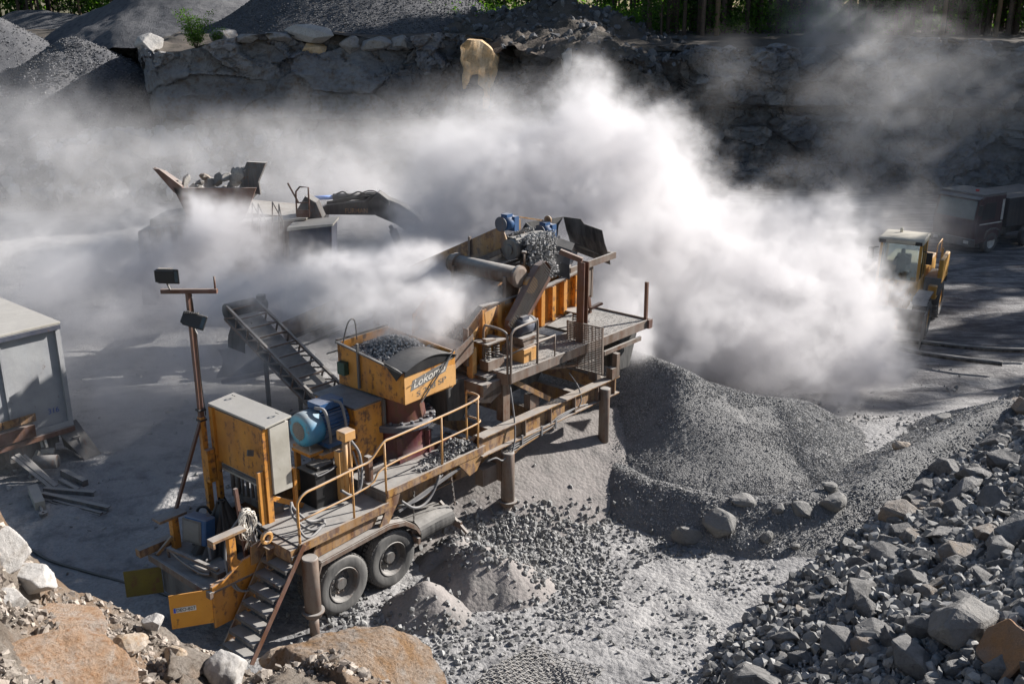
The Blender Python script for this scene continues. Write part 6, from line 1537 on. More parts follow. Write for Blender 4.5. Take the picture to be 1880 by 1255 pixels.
mb = MB(); mb.tube([jl(545, 398, 31), jl(543, 352, 31), jl(550, 343, 31), jl(566, 344, 31), jl(568, 396, 31)], .03, 6); mb.tube([jl(545, 372, 31), jl(567, 372, 31)], .025, 6); mb.bar(jl(545, 392, 30.95), jl(568, 392, 30.95), .03, .24); mb.bar(jl(528, 336, 31), jl(548, 372, 31), .03, .05); mb.build('platform_gate', M['rust'], JC)
jprism('cable_housing', [(545, 385), (560, 360), (580, 372), (592, 400), (585, 415), (550, 410)], 31.6, .6, 'steel')
mb = MB(); mb.prism([jl(530, 424, 30.4), jl(609, 414, 30.4), jl(609, 490, 30.4), jl(532, 510, 30.4)], (0, 1.0, 0)); cb_ = mb.build('power_cabinet', M['slate'], JC, .01); 
mb = MB(); mb.prism([jl(527, 418, 30.3), jl(611, 411, 30.3), jl(611, 415, 30.3), jl(527, 424, 30.3)], (0, 1.2, 0)); mb.build('cabinet_roof', M['grey_cab'], cb_)
jk = []
rr = random.Random(31)
jpos = [(470 - 30, 322, .32), (435, 330, .36), (446, 350, .30), (425, 345, .30), (415, 325, .24), (400, 330, .28), (385, 338, .30), (392, 352, .26), (368, 335, .24), (355, 345, .28), (342, 333, .26), (328, 338, .22), (340, 352, .28), (372, 352, .30), (410, 352, .26), (455, 335, .26), (448, 315, .25), (462, 352, .26), (430, 318, .22), (376, 325, .2)]
for i, (u, v, s_) in enumerate(jpos):
    me = ROCKS[i % 16]; o = put_rock('rock', me, D(u, v, 31.7 + rr.uniform(-.2, .5)), s_ * .95, (rr.uniform(0, 3), rr.uniform(0, 3), rr.uniform(0, 3)), 'pale block of rock among those piled in the loading hopper', 'rock', 'rocks in the loading hopper')
    o.data = o.data.copy(); o.data.materials.clear(); o.data.materials.append(M['rock_light'])

# ---------------------------------------------------------------- excavator behind it
EX = thing('excavator', 'dark excavator reaching its boom over the loading hopper out of the dust', 'excavator', D(800, 520, 37)); E0 = EX.location.copy()
def el(u, v, y=36.6): return D(u, v, y) - E0
def eprism(name, pts, y, dep, m, par=EX, bev=.02):
    mb = MB(); mb.prism([el(u, v, y) for u, v in pts], (0, dep, 0)); return mb.build(name, M[m], par, bev)
M['exdark'] = paint('dark_excavator_paint', (.035, .035, .04), .1, .5, side=.25)
stk = eprism('stick', [(590, 381), (600, 376), (668, 369), (690, 355), (704, 362), (712, 372), (700, 392), (688, 395), (592, 394)], 36.3, .42, 'exdark')
eprism('boom', [(676, 372), (694, 353), (712, 366), (735, 375), (765, 395), (800, 440), (820, 500), (795, 510), (775, 462), (752, 430), (728, 412), (690, 396)], 36.15, .6, 'exdark')
mb = MB(); mb.cyl(el(612, 362), el(672, 360), .13, n=16); mb.cyl(el(672, 360), el(690, 358), .10, n=12); mb.build('arm_cylinder', M['exdark'], EX)
mb = MB(); mb.cyl(el(566, 364), el(612, 362), .08, n=14); mb.build('cylinder_rod', plain('polished_rod', (.25, .38, .75), .3, .2), EX)
for q in range(2):
    mb = MB(); mb.cyl(el(716, 414, 36.0 + q * .8), el(722, 424, 36.0 + q * .8), .07, n=12); mb.cyl(el(721, 421, 36.0 + q * .8), el(738, 462, 36.0 + q * .8), .15, n=14); mb.build('boom_cylinder', M['exdark'], EX)
mb = MB()
for k in range(4): mb.tube(smooth_path([el(600, 374 - k, 36.25), el(640, 368 - k * 1.5, 36.2), el(670, 352 + k * 3, 36.2), el(690, 352 + k * 3, 36.2), el(715, 370 + k * 2, 36.05)], 6), .025, 6)
mb.tube(smooth_path([el(618, 356, 36.3), el(630, 352, 36.2), el(642, 358, 36.2), el(658, 352, 36.2), el(672, 358, 36.3)], 5), .03, 6); mb.build('hydraulic_hose', M['black'], EX)
mb = MB(); mb.prism([el(566, 400), el(590, 380), (el(598, 395)), el(590, 425), el(570, 430)], (0, 1.0, 0)); mb.build('bucket', M['exdark'], EX, .02)
text_mesh('boom_lettering', 'FURMAN', M['ochre'], stk, el(634, 391, 36.285), (1, 0, 0), (0, 0, 1), .17, .82, bold=.01)
mb = MB(); mb.rbox(el(835, 490, 37.6), (3.0, 2.6, 1.3)); mb.rbox(el(800, 470, 36.9), (1.2, 1.0, 1.6)); mb.build('body', M['exdark'], EX, .05)
mb = MB()
for q in (-1.1, 1.1): mb.rbox(el(830, 545, 37.6) + Vector((0, q, 0)), (3.8, .6, .8))
mb.build('track', M['steel'], EX, .1)

# ---------------------------------------------------------------- people: a simple seated driver
def skin_body(name, pts, edges, radii, m, parent, root=0):
    me = bpy.data.meshes.new(name); me.from_pydata([tuple(p) for p in pts], edges, []); o = bpy.data.objects.new(name, me); C.objects.link(o)
    sk = o.modifiers.new('skin', 'SKIN'); sk.use_smooth_shade = True; o.modifiers.new('sub', 'SUBSURF').levels = 1
    for i, r_ in enumerate(radii): d = me.skin_vertices[0].data[i]; d.radius = r_ if isinstance(r_, tuple) else (r_, r_); d.use_root = (i == root)
    dg = bpy.context.evaluated_depsgraph_get(); dg.update(); nm = bpy.data.meshes.new_from_object(o.evaluated_get(dg)); bpy.data.objects.remove(o)
    nm.materials.clear(); return link_mesh(name, nm, m, parent)

# ---------------------------------------------------------------- wheel loader
LF = Vector((-.50, -.866, 0)); LLf = Vector((.866, -.50, 0)); LZ = -1.42
cp = G(1684, 618, LZ); LO = cp - LF * 1.45 - LLf * 1.05; LO.z = LZ
WL = thing('wheel_loader', 'yellow wheel loader with white cab roof driving out of the dust', 'wheel loader', LO, math.atan2(LF.y, LF.x)); WL.scale = (1.03, 1.03, 1.03)
M['loader_y'] = paint('loader_yellow', (.62, .33, .05), .12, .6, dark=(.5, .25, .04), side=.25)
M['loader_w'] = paint('loader_cream', (.72, .66, .52), .05, .5, side=.15)
for x_ in (1.45, -1.55):
    for y_ in (-1.05, 1.05):
        sg = 1 if y_ > 0 else -1
        mb = MB(); mb.lathe((x_, y_, .70), (0, sg, 0), [(-.27, .40), (-.27, .56), (-.22, .68), (.0, .70), (.20, .68), (.26, .58), (.26, .42), (.22, .38)], 36)
        for k in range(22):
            a = 2 * math.pi * k / 22
            for q in (-1, 1): mb.rbox((x_ + math.cos(a + q * .07) * .70, y_ + q * .11, .70 + math.sin(a + q * .07) * .70), (.05, .24, .09), (0, -a, q * .25))
        w_ = mb.build('wheel', M['tyre'], WL)
        mb = MB(); mb.lathe((x_, y_ + sg * .2, .70), (0, sg, 0), [(.02, .40), (.02, .36), (-.10, .32), (-.10, .16), (.03, .14), (.04, 0)], 28); mb.build('rim', M['loader_y'], w_)
mb = MB(); mb.prism([(-.7, -.75, 1.15), (-3.35, -.75, 1.15), (-3.45, -.75, 1.5), (-3.35, -.75, 2.02), (-.7, -.75, 2.12)], (0, 1.5, 0)); mb.rbox((-2.0, 0, .95), (2.8, .9, .5)); mb.build('engine_hood', M['loader_y'], WL, .04)
mb = MB(); mb.rbox((.2, 0, .95), (1.4, .8, .7)); mb.rbox((1.3, 0, .9), (1.2, .7, .9)); mb.build('front_frame', M['loader_y'], WL, .03)
mb = MB()
for sg in (-1, 1):
    mb.prism([(-.65, sg * 1.32, 1.55), (-2.35, sg * 1.32, 1.55), (-2.45, sg * 1.32, 1.15), (-2.4, sg * 1.32, 1.62), (-.65, sg * 1.32, 1.66), (-.35, sg * 1.32, 1.1)], (0, -sg * .55, 0))
    mb.prism([(.75, sg * 1.30, 1.45), (.9, sg * 1.30, 1.56), (2.0, sg * 1.30, 1.56), (2.3, sg * 1.30, 1.35), (2.0, sg * 1.30, 1.50), (.95, sg * 1.30, 1.50)], (0, -sg * .5, 0))
mb.build('fender', M['steel'], WL, .01)
mb = MB(); mb.rbox((-1.5, 1.25, 1.9), (1.6, .16, .9)); mb.rbox((-.55, 1.1, 1.2), (.5, .3, .5)); mb.build('side_tank', M['loader_y'], WL, .03)
cabx0, cabx1 = -.75, .62
mb = MB()
for x_, xt in ((cabx0, cabx0 - .05), (cabx1, cabx1 - .14)):
    for y_ in (-.68, .68): mb.bar((x_, y_, 1.45), (xt, y_ * .97, 3.05), .09, .09, (0, 1, 0))
mb.box(cabx0 - .04, cabx1 + .06, -.72, .72, 1.1, 1.75); mb.bar((-.1, -.7, 1.75), (-.1, -.68, 3.05), .06, .06, (0, 1, 0)); mb.bar((-.1, .7, 1.75), (-.1, .68, 3.05), .06, .06, (0, 1, 0)); mb.build('cab', M['loader_y'], WL, .01)
mb = MB(); mb.box(cabx0 - .12, cabx1 + .12, -.76, .76, 3.05, 3.24); rf = mb.build('cab_roof', M['loader_w'], WL, .04)
mb = MB(); mb.cyl((-.5, -.2, 3.24), (-.5, -.2, 3.40), .05, n=12); mb.build('beacon', M['loader_w'], rf)
mb = MB()
for y_ in (-.6, .6): mb.rbox((cabx1 + .14, y_, 3.12), (.06, .22, .12))
mb.build('work_lamp', M['black'], rf)
def glassmat():
    m, nt, b, out = newmat('cab_glass'); g = nt.nodes.new('ShaderNodeBsdfGlossy'); g.inputs['Roughness'].default_value = .08; g.inputs[0].default_value = (.8, .9, .95, 1)
    t = nt.nodes.new('ShaderNodeBsdfTransparent'); t.inputs[0].default_value = (.62, .72, .74, 1)
    nt.links.new(nd(nt, 'ShaderNodeMixShader', {0: .18, 1: t.outputs[0], 2: g.outputs[0]}).outputs[0], out.inputs[0]); return m
M['cabglass'] = glassmat()
mb = MB(); mb.prism([(cabx1 - .01, -.63, 1.76), (cabx1 - .01, .63, 1.76), (cabx1 - .13, .61, 3.04), (cabx1 - .13, -.61, 3.04)], (.01, 0, 0)); mb.build('windscreen', M['cabglass'], WL)
for y_ in (-.70, .69): mb = MB(); mb.prism([(cabx0 + .05, y_, 1.76), (cabx1 - .05, y_, 1.76), (cabx1 - .17, y_ * .97, 3.04), (cabx0 + .02, y_ * .97, 3.04)], (0, .01, 0)); mb.build('side_window', M['cabglass'], WL)
mb = MB(); mb.box(-.45, -.05, -.25, .25, 1.75, 1.9); mb.box(-.5, -.4, -.25, .25, 1.9, 2.5); mb.build('seat', M['black'], WL, .03)
for y_ in (-.98, .98):
    mb = MB(); mb.rbox((.62, y_, 2.62), (.06, .20, .42)); mb.bar((.55, y_ * .75, 2.85), (.6, y_, 2.8), .03, .03); mb.build('mirror', M['black'], WL, .01)
mb = MB(); mb.tube(smooth_path([(-.85, 1.2, 1.7), (-.85, 1.2, 2.6), (-1.0, 1.2, 2.72), (-1.2, 1.2, 2.6), (-1.2, 1.2, 2.3)], 5), .02); mb.build('handrail', M['loader_y'], WL); mb = MB(); mb.tube([(-2.0, .9, 2.1), (-2.0, .9, 2.6), (-3.2, .9, 2.6), (-3.2, .9, 2.1)], .02); mb.build('handrail', M['loader_y'], WL)
mb = MB()
for y_ in (-.45, .45):
    mb.bar((1.1, y_, 1.75), (2.05, y_, 1.35), .14, .26); mb.bar((2.05, y_, 1.35), (2.85, y_, .62), .14, .24)
mb.cyl((1.4, 0, 1.9), (2.3, 0, 1.7), .09, n=12); mb.bar((2.3, 0, 2.0), (2.3, 0, 1.0), .12, .16, (0, 1, 0)); mb.build('lift_arm', M['loader_y'], WL, .01)
mb = MB()
prof = [(2.75, 1.30), (2.68, .95), (2.72, .55), (2.9, .28), (3.2, .14), (3.75, .06)]
curved(mb, [(x_, -1.38, z_) for x_, z_ in prof], (0, 2.76, 0), .03)
for y_ in (-1.38, 1.35): mb.prism([(x_, y_, z_) for x_, z_ in prof] + [(3.1, y_, 1.25)], (0, .03, 0))
mb.build('bucket', M['steel'], WL)
dr = thing('person', 'driver in dark clothes sitting behind the loader windscreen', 'person', LO, WL.rotation_euler[2]); dr.scale = WL.scale
pts = [(-.18, 0, 1.95), (-.16, 0, 2.2), (-.14, 0, 2.42), (-.12, 0, 2.52), (-.10, 0, 2.66), (-.12, .2, 2.40), (.05, .26, 2.18), (.28, .16, 2.22), (-.12, -.2, 2.40), (.05, -.26, 2.18), (.28, -.16, 2.22), (.22, .12, 1.96), (.34, .12, 1.6), (.22, -.12, 1.96), (.34, -.12, 1.6), (-.09, 0, 2.74)]
skin_body('body', pts, [(0, 1), (1, 2), (2, 3), (3, 4), (4, 15), (2, 5), (5, 6), (6, 7), (2, 8), (8, 9), (9, 10), (0, 11), (11, 12), (0, 13), (13, 14)], [(.14, .12), (.15, .12), (.14, .11), .05, .095, .065, .05, .035, .065, .05, .035, .085, .05, .085, .05, .08], plain('dark_work_clothes', (.03, .035, .05), .8), dr)

# ---------------------------------------------------------------- parked truck in the haze
TF = Vector((-.86, -.51, 0)); TL = Vector((.51, -.86, 0)); cp = G(1812, 463, -1.5); TO2 = cp - TF * .0 - TL * 1.1; TO2.z = -1.5
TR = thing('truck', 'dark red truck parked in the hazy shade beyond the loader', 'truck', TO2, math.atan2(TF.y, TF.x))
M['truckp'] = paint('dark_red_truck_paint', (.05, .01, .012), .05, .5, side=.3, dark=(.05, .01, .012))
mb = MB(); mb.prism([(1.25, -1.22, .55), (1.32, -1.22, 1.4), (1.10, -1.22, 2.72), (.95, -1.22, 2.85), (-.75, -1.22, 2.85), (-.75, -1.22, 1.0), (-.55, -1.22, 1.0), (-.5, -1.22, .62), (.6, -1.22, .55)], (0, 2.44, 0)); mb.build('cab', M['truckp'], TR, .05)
mb = MB(); mb.box(-.72, .98, -1.2, 1.2, 2.855, 2.93); mb.prism([(.99, -1.15, 2.72), (1.25, -1.15, 2.66), (1.25, -1.15, 2.72), (.99, -1.15, 2.80)], (0, 2.3, 0)); tr_ = mb.build('cab_roof', M['panel_grey'], TR, .02)
mb = MB(); mb.box(.3, .42, .3, .42, 2.93, 3.02); mb.build('beacon', M['red'], tr_)
mb = MB(); mb.prism([(1.305, -1.05, 1.72), (1.305, 1.05, 1.72), (1.145, 1.02, 2.6), (1.145, -1.02, 2.6)], (.02, 0, 0)); mb.build('windscreen', M['glass'], TR)
mb = MB(); mb.prism([(1.0, 1.225, 1.7), (.0, 1.225, 1.7), (.0, 1.225, 2.5), (.85, 1.225, 2.5)], (0, .01, 0)); mb.build('side_window', M['black'], TR)
mb = MB(); mb.box(-.6, -.46, 1.23, 1.26, 1.6, 2.6); mb.box(-.6, 1.1, 1.222, 1.232, 1.46, 1.52); mb.build('trim', M['letter_white'], TR)
mb = MB(); mb.box(1.2, 1.42, -1.2, 1.2, .42, .78); mb.box(-4.8, 1.2, -.45, .45, .6, .9); mb.prism([(.56, .9, .75), (.45, .9, 1.05), (.2, .9, 1.16), (-.2, .9, 1.16), (-.45, .9, 1.05), (-.56, .9, .75), (-.62, .9, .75), (-.5, .9, 1.12), (-.2, .9, 1.24), (.2, .9, 1.24), (.5, .9, 1.12), (.62, .9, .75)], (0, .36, 0)); mb.build('bumper', M['steel'], TR, .01)
for y_ in (-.85, .85): mb = MB(); mb.rbox((1.43, y_, .62), (.03, .26, .14)); mb.build('headlight', M['letter_white'], TR)
mb = MB(); mb.prism([(-1.0, -1.25, 1.15), (-5.2, -1.25, 1.15), (-5.4, -1.25, 2.6), (-.95, -1.25, 2.6)], (0, 2.5, 0)); mb.build('tipper_body', M['exdark'], TR, .02)
for y_ in (1.3,): mb = MB(); mb.rbox((1.25, y_, 2.2), (.1, .2, .5)); mb.build('mirror', M['black'], TR)
for x_ in (0, -3.0, -4.3):
    for y_ in (-1.08, 1.08):
        sg = 1 if y_ > 0 else -1; mb = MB(); mb.lathe((x_, y_, .52), (0, sg, 0), [(-.15, .3), (-.15, .46), (-.1, .52), (.1, .52), (.15, .46), (.15, .3)], 28); w_ = mb.build('wheel', M['tyre'], TR)
        mb = MB(); mb.lathe((x_, y_ + sg * .1, .52), (0, sg, 0), [(.04, .30), (.02, .26), (-.04, .2), (.0, .1), (.0, 0)], 24); mb.build('rim', M['letter_white'], w_)

for i_, (pts_, lb_) in enumerate([(((1640, 622), (1690, 630), (1760, 638), (1830, 644), (1900, 646)), 'long dark tube lying across the yard beside the loader'), (((1650, 640), (1700, 652), (1770, 662), (1840, 670)), 'second dark tube curving nearer than the long one')]):
    P_ = [gw(u, v) for u, v in pts_]; mb = MB(); mb.tube(smooth_path([p - P_[0] + Vector((0, 0, .05)) for p in P_], 8), .085); o = mb.build('hose', M['rubber']); o.location = P_[0]; tag(o, lb_, 'hose')  # tubes laid along the two dark lines of the yard
# ---------------------------------------------------------------- woven wire screen panel on the ground
def wire_panel(c4, nu, nv, label):
    P = [Vector(c) for c in c4]; mid = sum(P, Vector()) / 4
    t = thing('screen_mesh', label, 'wire mesh', mid); P = [p - mid for p in P]
    def at(a, b): p = P[0].lerp(P[1], a).lerp(P[3].lerp(P[2], a), b); return p + Vector((0, 0, .05 * math.sin(a * 5 + b * 3) + .03 * math.sin(b * 8)))
    for nm, n1, n2, sw in (('wire', nu, nv, False), ('cross_wire', nv, nu, True)):
        mb = MB()
        for i in range(n1 + 1):
            pts = []
            for j in range(0, n2 * 2 + 1):
                a, b = (j / (n2 * 2), i / n1) if sw else (i / n1, j / (n2 * 2))
                pts.append(at(a, b) + Vector((0, 0, .009 * (1 if (j // 2 + i) % 2 else -1))))
            mb.tube(pts, .009, 4)
        mb.build(nm, M['steel'], t)
def gz(u, v, dz=.07): p = G(u, v, .1); return Vector((p.x, p.y, hz(p.x, p.y) + dz))
wire_panel([gz(868, 1262, .11), gz(975, 1182, .11), gz(1108, 1240, .11), gz(1015, 1335, .11)], 19, 17, 'square woven steel screen mesh lying on the ground at the bottom')
wire_panel([gz(870, 1258, .03), gz(900, 1235, .03), gz(1000, 1300, .03), gz(940, 1340, .03)], 10, 22, 'second screen mesh sheet under the lower left side of the square one')

# ---------------------------------------------------------------- single boulders that one can point at
def hitz(u, v):
    r_ = ray(u, v); lo_ = 6.0
    k = 5.0
    while k < 60:
        x_, y_, z_ = r_[0] * k, r_[1] * k, CAM_H + r_[2] * k
        if z_ < hz(x_, y_): return Vector((x_, y_, z_))
        k += .06
    return G(u, v, 0)
def single(u, v, s3, rot, seed, m, label, dz=0.0, planes=10, level=4, rough=.03):
    V, F = sharp_rock(seed, planes + 2, tuple(q * 1.15 for q in s3), 6, rough * 1.7, 3.2) if min(s3) > .1 else rock_verts(seed, level, s3, planes, rough, 2.5); p = hitz(u, v)
    o = link_mesh('boulder', np_mesh('boulder', V, F, False), M[m]); o.location = p + Vector((0, 0, dz)); o.rotation_euler = rot; return tag(o, label, 'boulder')
M['berm_rock'] = stone('dusty_boulder', ((.18, .176, .172), (.23, .225, .21), (.13, .128, .125)), 1.5, .9, .04, dust=.6)
single(1263, 992, (.40, .16, .22), (.3, .35, .1), 401, 'berm_rock', 'flat tilted slab at the foot of the berm', .08)
single(1320, 968, (.42, .28, .26), (.2, .3, -.4), 402, 'berm_rock', 'large rounded boulder leaning on the berm above the slab', .1)
single(1367, 920, (.30, .24, .12), (0, .1, .2), 403, 'berm_rock', 'flat rock on the crest of the berm', .02)
single(1426, 935, (.16, .14, .13), (0, .4, .2), 404, 'berm_rock', 'small rock right of the flat one on the crest', .04)
single(1469, 938, (.25, .19, .15), (.3, .2, -.5), 405, 'berm_rock', 'smooth wedge-shaped rock on the berm', .05)
single(1528, 928, (.28, .26, .22), (.5, .1, .4), 406, 'berm_rock', 'round-topped boulder in shade near the right end of the berm', .1)
single(1522, 900, (.26, .14, .14), (.2, .5, .6), 407, 'berm_rock', 'pointed bright rock just above the round-topped boulder', .08)
single(1408, 990, (.15, .12, .15), (.2, .5, .6), 408, 'berm_rock', 'small stone half buried in the berm side', .05)
single(1458, 1005, (.12, .08, .07), (.2, 0, .6), 409, 'berm_rock', 'small pale stone at the berm foot', .04)
single(1245, 950, (.06, .05, .05), (0, 0, 0), 410, 'berm_rock', 'fist-sized stone above the tilted slab', .02)
single(1850, 1225, (.50, .36, .40), (.5, .15, .8), 441, 'orange_rock', 'large orange rust-stained boulder at the bottom right', .22, 8, 5)
single(1770, 1175, (.52, .42, .36), (.2, .1, .5), 422, 'rock_light', 'big pale boulder left of the orange one', .20, 10, 5)
single(1865, 1000, (.42, .36, .36), (.4, .2, .5), 423, 'rock', 'big dark boulder at the right edge above the orange one', .2, 10, 5)
single(1445, 1195, (.15, .11, .10), (.1, .3, .5), 424, 'orange_rock', 'small brown-orange stone in the lower rubble', .08, 9)
single(1436, 1115, (.11, .08, .08), (.1, .3, 1.5), 425, 'orange_rock', 'small tan stone on the pale ground before the bank', .06, 9)
single(1648, 960, (.40, .30, .30), (.1, .2, .2), 426, 'rock', 'large split boulder at the upper foot of the bank', .18, 10, 5)
single(1765, 925 - 10, (.5, .2, .2), (.1, -.35, .5), 427, 'rock', 'long slanting stone in the upper bank', .16, 10, 5)
single(1735, 770, (.26, .16, .10), (0, 0, .4), 428, 'berm_rock', 'flat stone beside the track at the top of the bank', .05)
single(1655, 822, (.24, .2, .15), (0, .2, .4), 429, 'rock_light', 'pale stone at the tip of the gravel ridge', .06)
single(1095, 968, (.07, .06, .05), (0, .2, .4), 430, 'berm_rock', 'lone dark stone on the smooth dust slope', .02)

# ---------------------------------------------------------------- dust (volumes)
# soft puffs: (u, v, distance, rx, ry, rz, density); positions found along sight lines, sizes in metres
PUFFS = [
 # the thick plume right of the screen, rolling towards the loader
 (1230, 560, 26, 2.4, 1.8, 1.9, 1.7), (1340, 610, 26.5, 2.4, 1.8, 1.7, 1.7), (1450, 640, 26.5, 2.1, 1.6, 1.4, 1.7), (1540, 640, 27, 1.3, 1.4, 1.2, 1.6),
 (1560, 560, 29, 1.2, 1.3, 1.2, 1.4), (1320, 680, 25, 1.3, .9, .6, 1.4), (1430, 705, 25.2, 1.4, .8, .55, 1.4), (1510, 715, 25.4, .9, .8, .5, 1.2), (1590, 665, 26.5, .6, .8, .5, 1.0), (1220, 660, 24.6, 1.0, .8, .7, 1.3),
 (1540, 480, 30, 1.4, 1.5, 1.2, 1.3), (1450, 470, 30, 1.8, 1.8, 1.2, 1.3), (1350, 480, 30, 2.0, 1.8, 1.5, 1.4), (1250, 450, 30, 2.2, 1.8, 1.7, 1.4), (1200, 360, 31, 1.8, 1.8, 1.6, 1.3),
 (1490, 400, 33, 1.6, 1.6, .7, .7), (1560, 400, 34, 1.4, 1.6, .8, .5), (1400, 420, 31, 1.3, 1.4, .7, .8), (1640, 440, 37, 1.6, 1.6, .9, .25),
 # tall plume behind the screen
 (1130, 400, 28, 2.2, 1.8, 2.0, 1.4), (1050, 450, 27, 2.2, 1.8, 1.8, 1.2), (950, 400, 27, 2.4, 1.8, 1.7, 1.1), (1100, 280, 29, 1.8, 1.7, 1.9, 1.1), (1010, 300, 28, 2.0, 1.8, 1.6, .9),
 (1060, 190, 31, 1.2, 1.5, 1.3, .8), (1140, 300, 31, 1.2, 1.5, 1.3, 1.0), (900, 310, 28, 2.0, 1.7, 1.2, .7), (820, 280, 30, 1.8, 1.8, 1.2, .45), (880, 240, 31, 1.8, 1.8, 1.0, .35), (840, 390, 28, 1.5, 1.6, 1.3, .8),
 (760, 250, 33, 1.6, 1.8, 1.0, .25), (1080, 140, 34, .7, 1.2, 1.0, .4), (730, 330, 41, 2.4, 1.6, 1.5, .32), (390, 392, 29.8, 1.5, .9, .45, .9),
 # around the crusher and the excavator
 (740, 520, 26, 2.2, 1.5, .9, 1.3), (640, 560, 25.5, 2.2, 1.5, .8, 1.2), (540, 590, 25.5, 2.0, 1.5, .8, .9), (790, 460, 27, 1.7, 1.5, .8, 1.2), (860, 450, 27, 1.5, 1.4, 1.0, 1.2),
 (680, 630, 24.5, 1.6, 1.2, .8, .30), (560, 690, 24, 2.0, 1.2, 1.0, .14), (450, 560, 27, 1.6, 1.3, .7, .5),
 (400, 450, 28.5, 1.8, 1.3, 1.1, .55), (340, 385, 29.5, 1.5, 1.2, .9, .55), (430, 385, 29.5, 1.3, 1.1, .6, .45), (290, 355, 33, 1.6, 1.5, 1.0, .5), (480, 490, 27.5, 1.7, 1.3, .8, .6), (230, 350, 36, 1.8, 1.6, .9, .4),
 (560, 300, 38, 3.0, 2.4, 1.5, .22), (400, 290, 42, 3.5, 2.4, 1.6, .16), (640, 380, 40, 2.8, 2, 1.4, .30),
 # thin low dust over the left yard
 (320, 470, 30.5, 2.4, 1.2, 1.0, 1.1), (440, 470, 29.4, 1.8, .8, .9, 1.3), (330, 560, 28.6, 1.8, .9, .7, .9), (560, 500, 28.6, 1.6, .9, .7, 1.1), (290, 500, 29.6, 1.2, .7, .6, .8), (390, 420, 30.2, 1.6, .8, .6, 1.2), (250, 520, 30, 2.0, 1.2, .8, .6), (480, 530, 28.5, 2.0, 1.2, .8, .9), (100, 470, 33, 4.0, 1.5, .9, .45), (420, 640, 24.2, 1.4, 1.0, .7, .5), (560, 640, 22.8, 1.2, .9, .6, .45), (140, 600, 27, 2.0, 1.5, .8, .35),
 (90, 400, 40, 5.0, 4.0, 1.2, .13), (60, 480, 30, 3.5, 2.5, 1.0, .30), (170, 530, 28, 2.4, 2, .9, .28), (330, 630, 25.5, 1.6, 1.6, .9, .35), (250, 700, 24, 2.4, 1.6, .8, .22), (400, 620, 25, 1.3, 1.2, .9, .45), (180, 620, 26.5, 2.2, 1.5, .9, .16),
 (150, 290, 48, 5.0, 3.0, 2.0, .13), (40, 240, 50, 4.0, 3.0, 2.4, .12), (60, 590, 26.5, 1.6, 1.4, .7, .25), (300, 820, 21, 2.6, 1.8, .7, .20), (200, 720, 23, 3.0, 2.0, 1.0, .22), (420, 700, 21.8, 1.4, 1.2, .8, .16), (40, 860, 18.6, .8, .8, .7, .2),
 # thin dust drifting over the far wall and the yard on the right
 (1680, 150, 54, 4.0, 3.0, 1.9, .13), (1600, 230, 50, 3.0, 3.0, 2.0, .07), (1760, 270, 48, 4.0, 3.0, 2.0, .04), (1330, 140, 54, 1.6, 2.0, 2.0, .06), (1270, 240, 50, 1.2, 2.0, 1.4, .03), (1850, 160, 56, 3.0, 3.0, 2.2, .07),
 (1500, 20, 60, 1.6, 1.0, 3.0, .34), (1560, 60, 60, 2.4, 1.2, 1.6, .25), (1690, 60, 60, 3.0, 1.2, 1.6, .09), (1600, 360, 42, 2.5, 3.0, 1.4, .07), (1480, 330, 44, 1.6, 2.5, 1.0, .05), (1790, 400, 44.5, 2.6, 1.2, 1.5, .10), (1740, 420, 43, 1.4, 1.5, 1.0, .06),
]
NEARP = [
 (782, 592, 17.6, .75, .55, .40, 4.2), (735, 600, 17.9, .7, .5, .36, 3.4), (835, 572, 18.5, .6, .5, .32, 3.6),
 (758, 588, 17.9, .75, .45, .36, 3.6), (815, 560, 18.8, .7, .5, .36, 3.2), (700, 560, 19.4, .9, .6, .40, 2.4), (880, 535, 19.9, .5, .45, .25, 2.4), (640, 520, 21.6, 1.2, .8, .5, 1.8), (760, 500, 21.4, 1.0, .7, .4, 2.2),
 (775, 598, 17.4, .38, .35, .20, 3.0), (745, 575, 17.9, .45, .4, .26, 2.4), (700, 600, 18.2, .5, .4, .26, 1.4), (870, 575, 18.8, .3, .35, .16, 1.6), (900, 480, 20.4, .5, .5, .2, 1.6), (650, 620, 19.0, .5, .45, .25, .8),  # dust boiling off the cone crusher hopper and the screen, close to the machine
 (765, 606, 17.7, .42, .40, .22, 3.0), (735, 590, 18.3, .6, .5, .30, 2.6), (800, 575, 18.6, .6, .5, .32, 2.6), (845, 555, 19.2, .5, .45, .26, 2.4), (690, 575, 18.8, .7, .5, .34, 2.0), (640, 585, 19.2, .7, .5, .36, 1.3),
 (770, 530, 19.8, .8, .6, .36, 2.4), (700, 530, 20.4, .9, .6, .38, 1.8), (830, 515, 20.2, .5, .5, .26, 1.8), (620, 540, 21.5, .9, .7, .42, 1.4), (780, 480, 21.6, .8, .7, .34, 1.8), (700, 490, 22.4, .9, .7, .38, 1.5),
 (560, 580, 21.6, .8, .7, .45, .9), (500, 560, 23, .9, .8, .45, .9), (430, 560, 24, 1.0, .8, .5, .8), (610, 650, 20.8, .7, .7, .45, .5), (350, 620, 24, 1.0, .9, .6, .6),
 (815, 470, 22.0, .6, .6, .3, 1.4), (890, 505, 20.8, .35, .4, .13, 2.0), (935, 478, 21.0, .35, .4, .16, 2.0), (1005, 480, 20.4, .28, .3, .2, 3.0), (1035, 462, 20.8, .3, .35, .18, 2.0),
 (1165, 640, 22.0, .32, .4, .6, 1.8), (1150, 570, 23.0, .7, .8, .8, 1.6), (1180, 700, 22.2, .5, .4, .4, 1.2), (1130, 620, 22.6, .5, .5, .6, 1.2),
]
DENS = 1.0
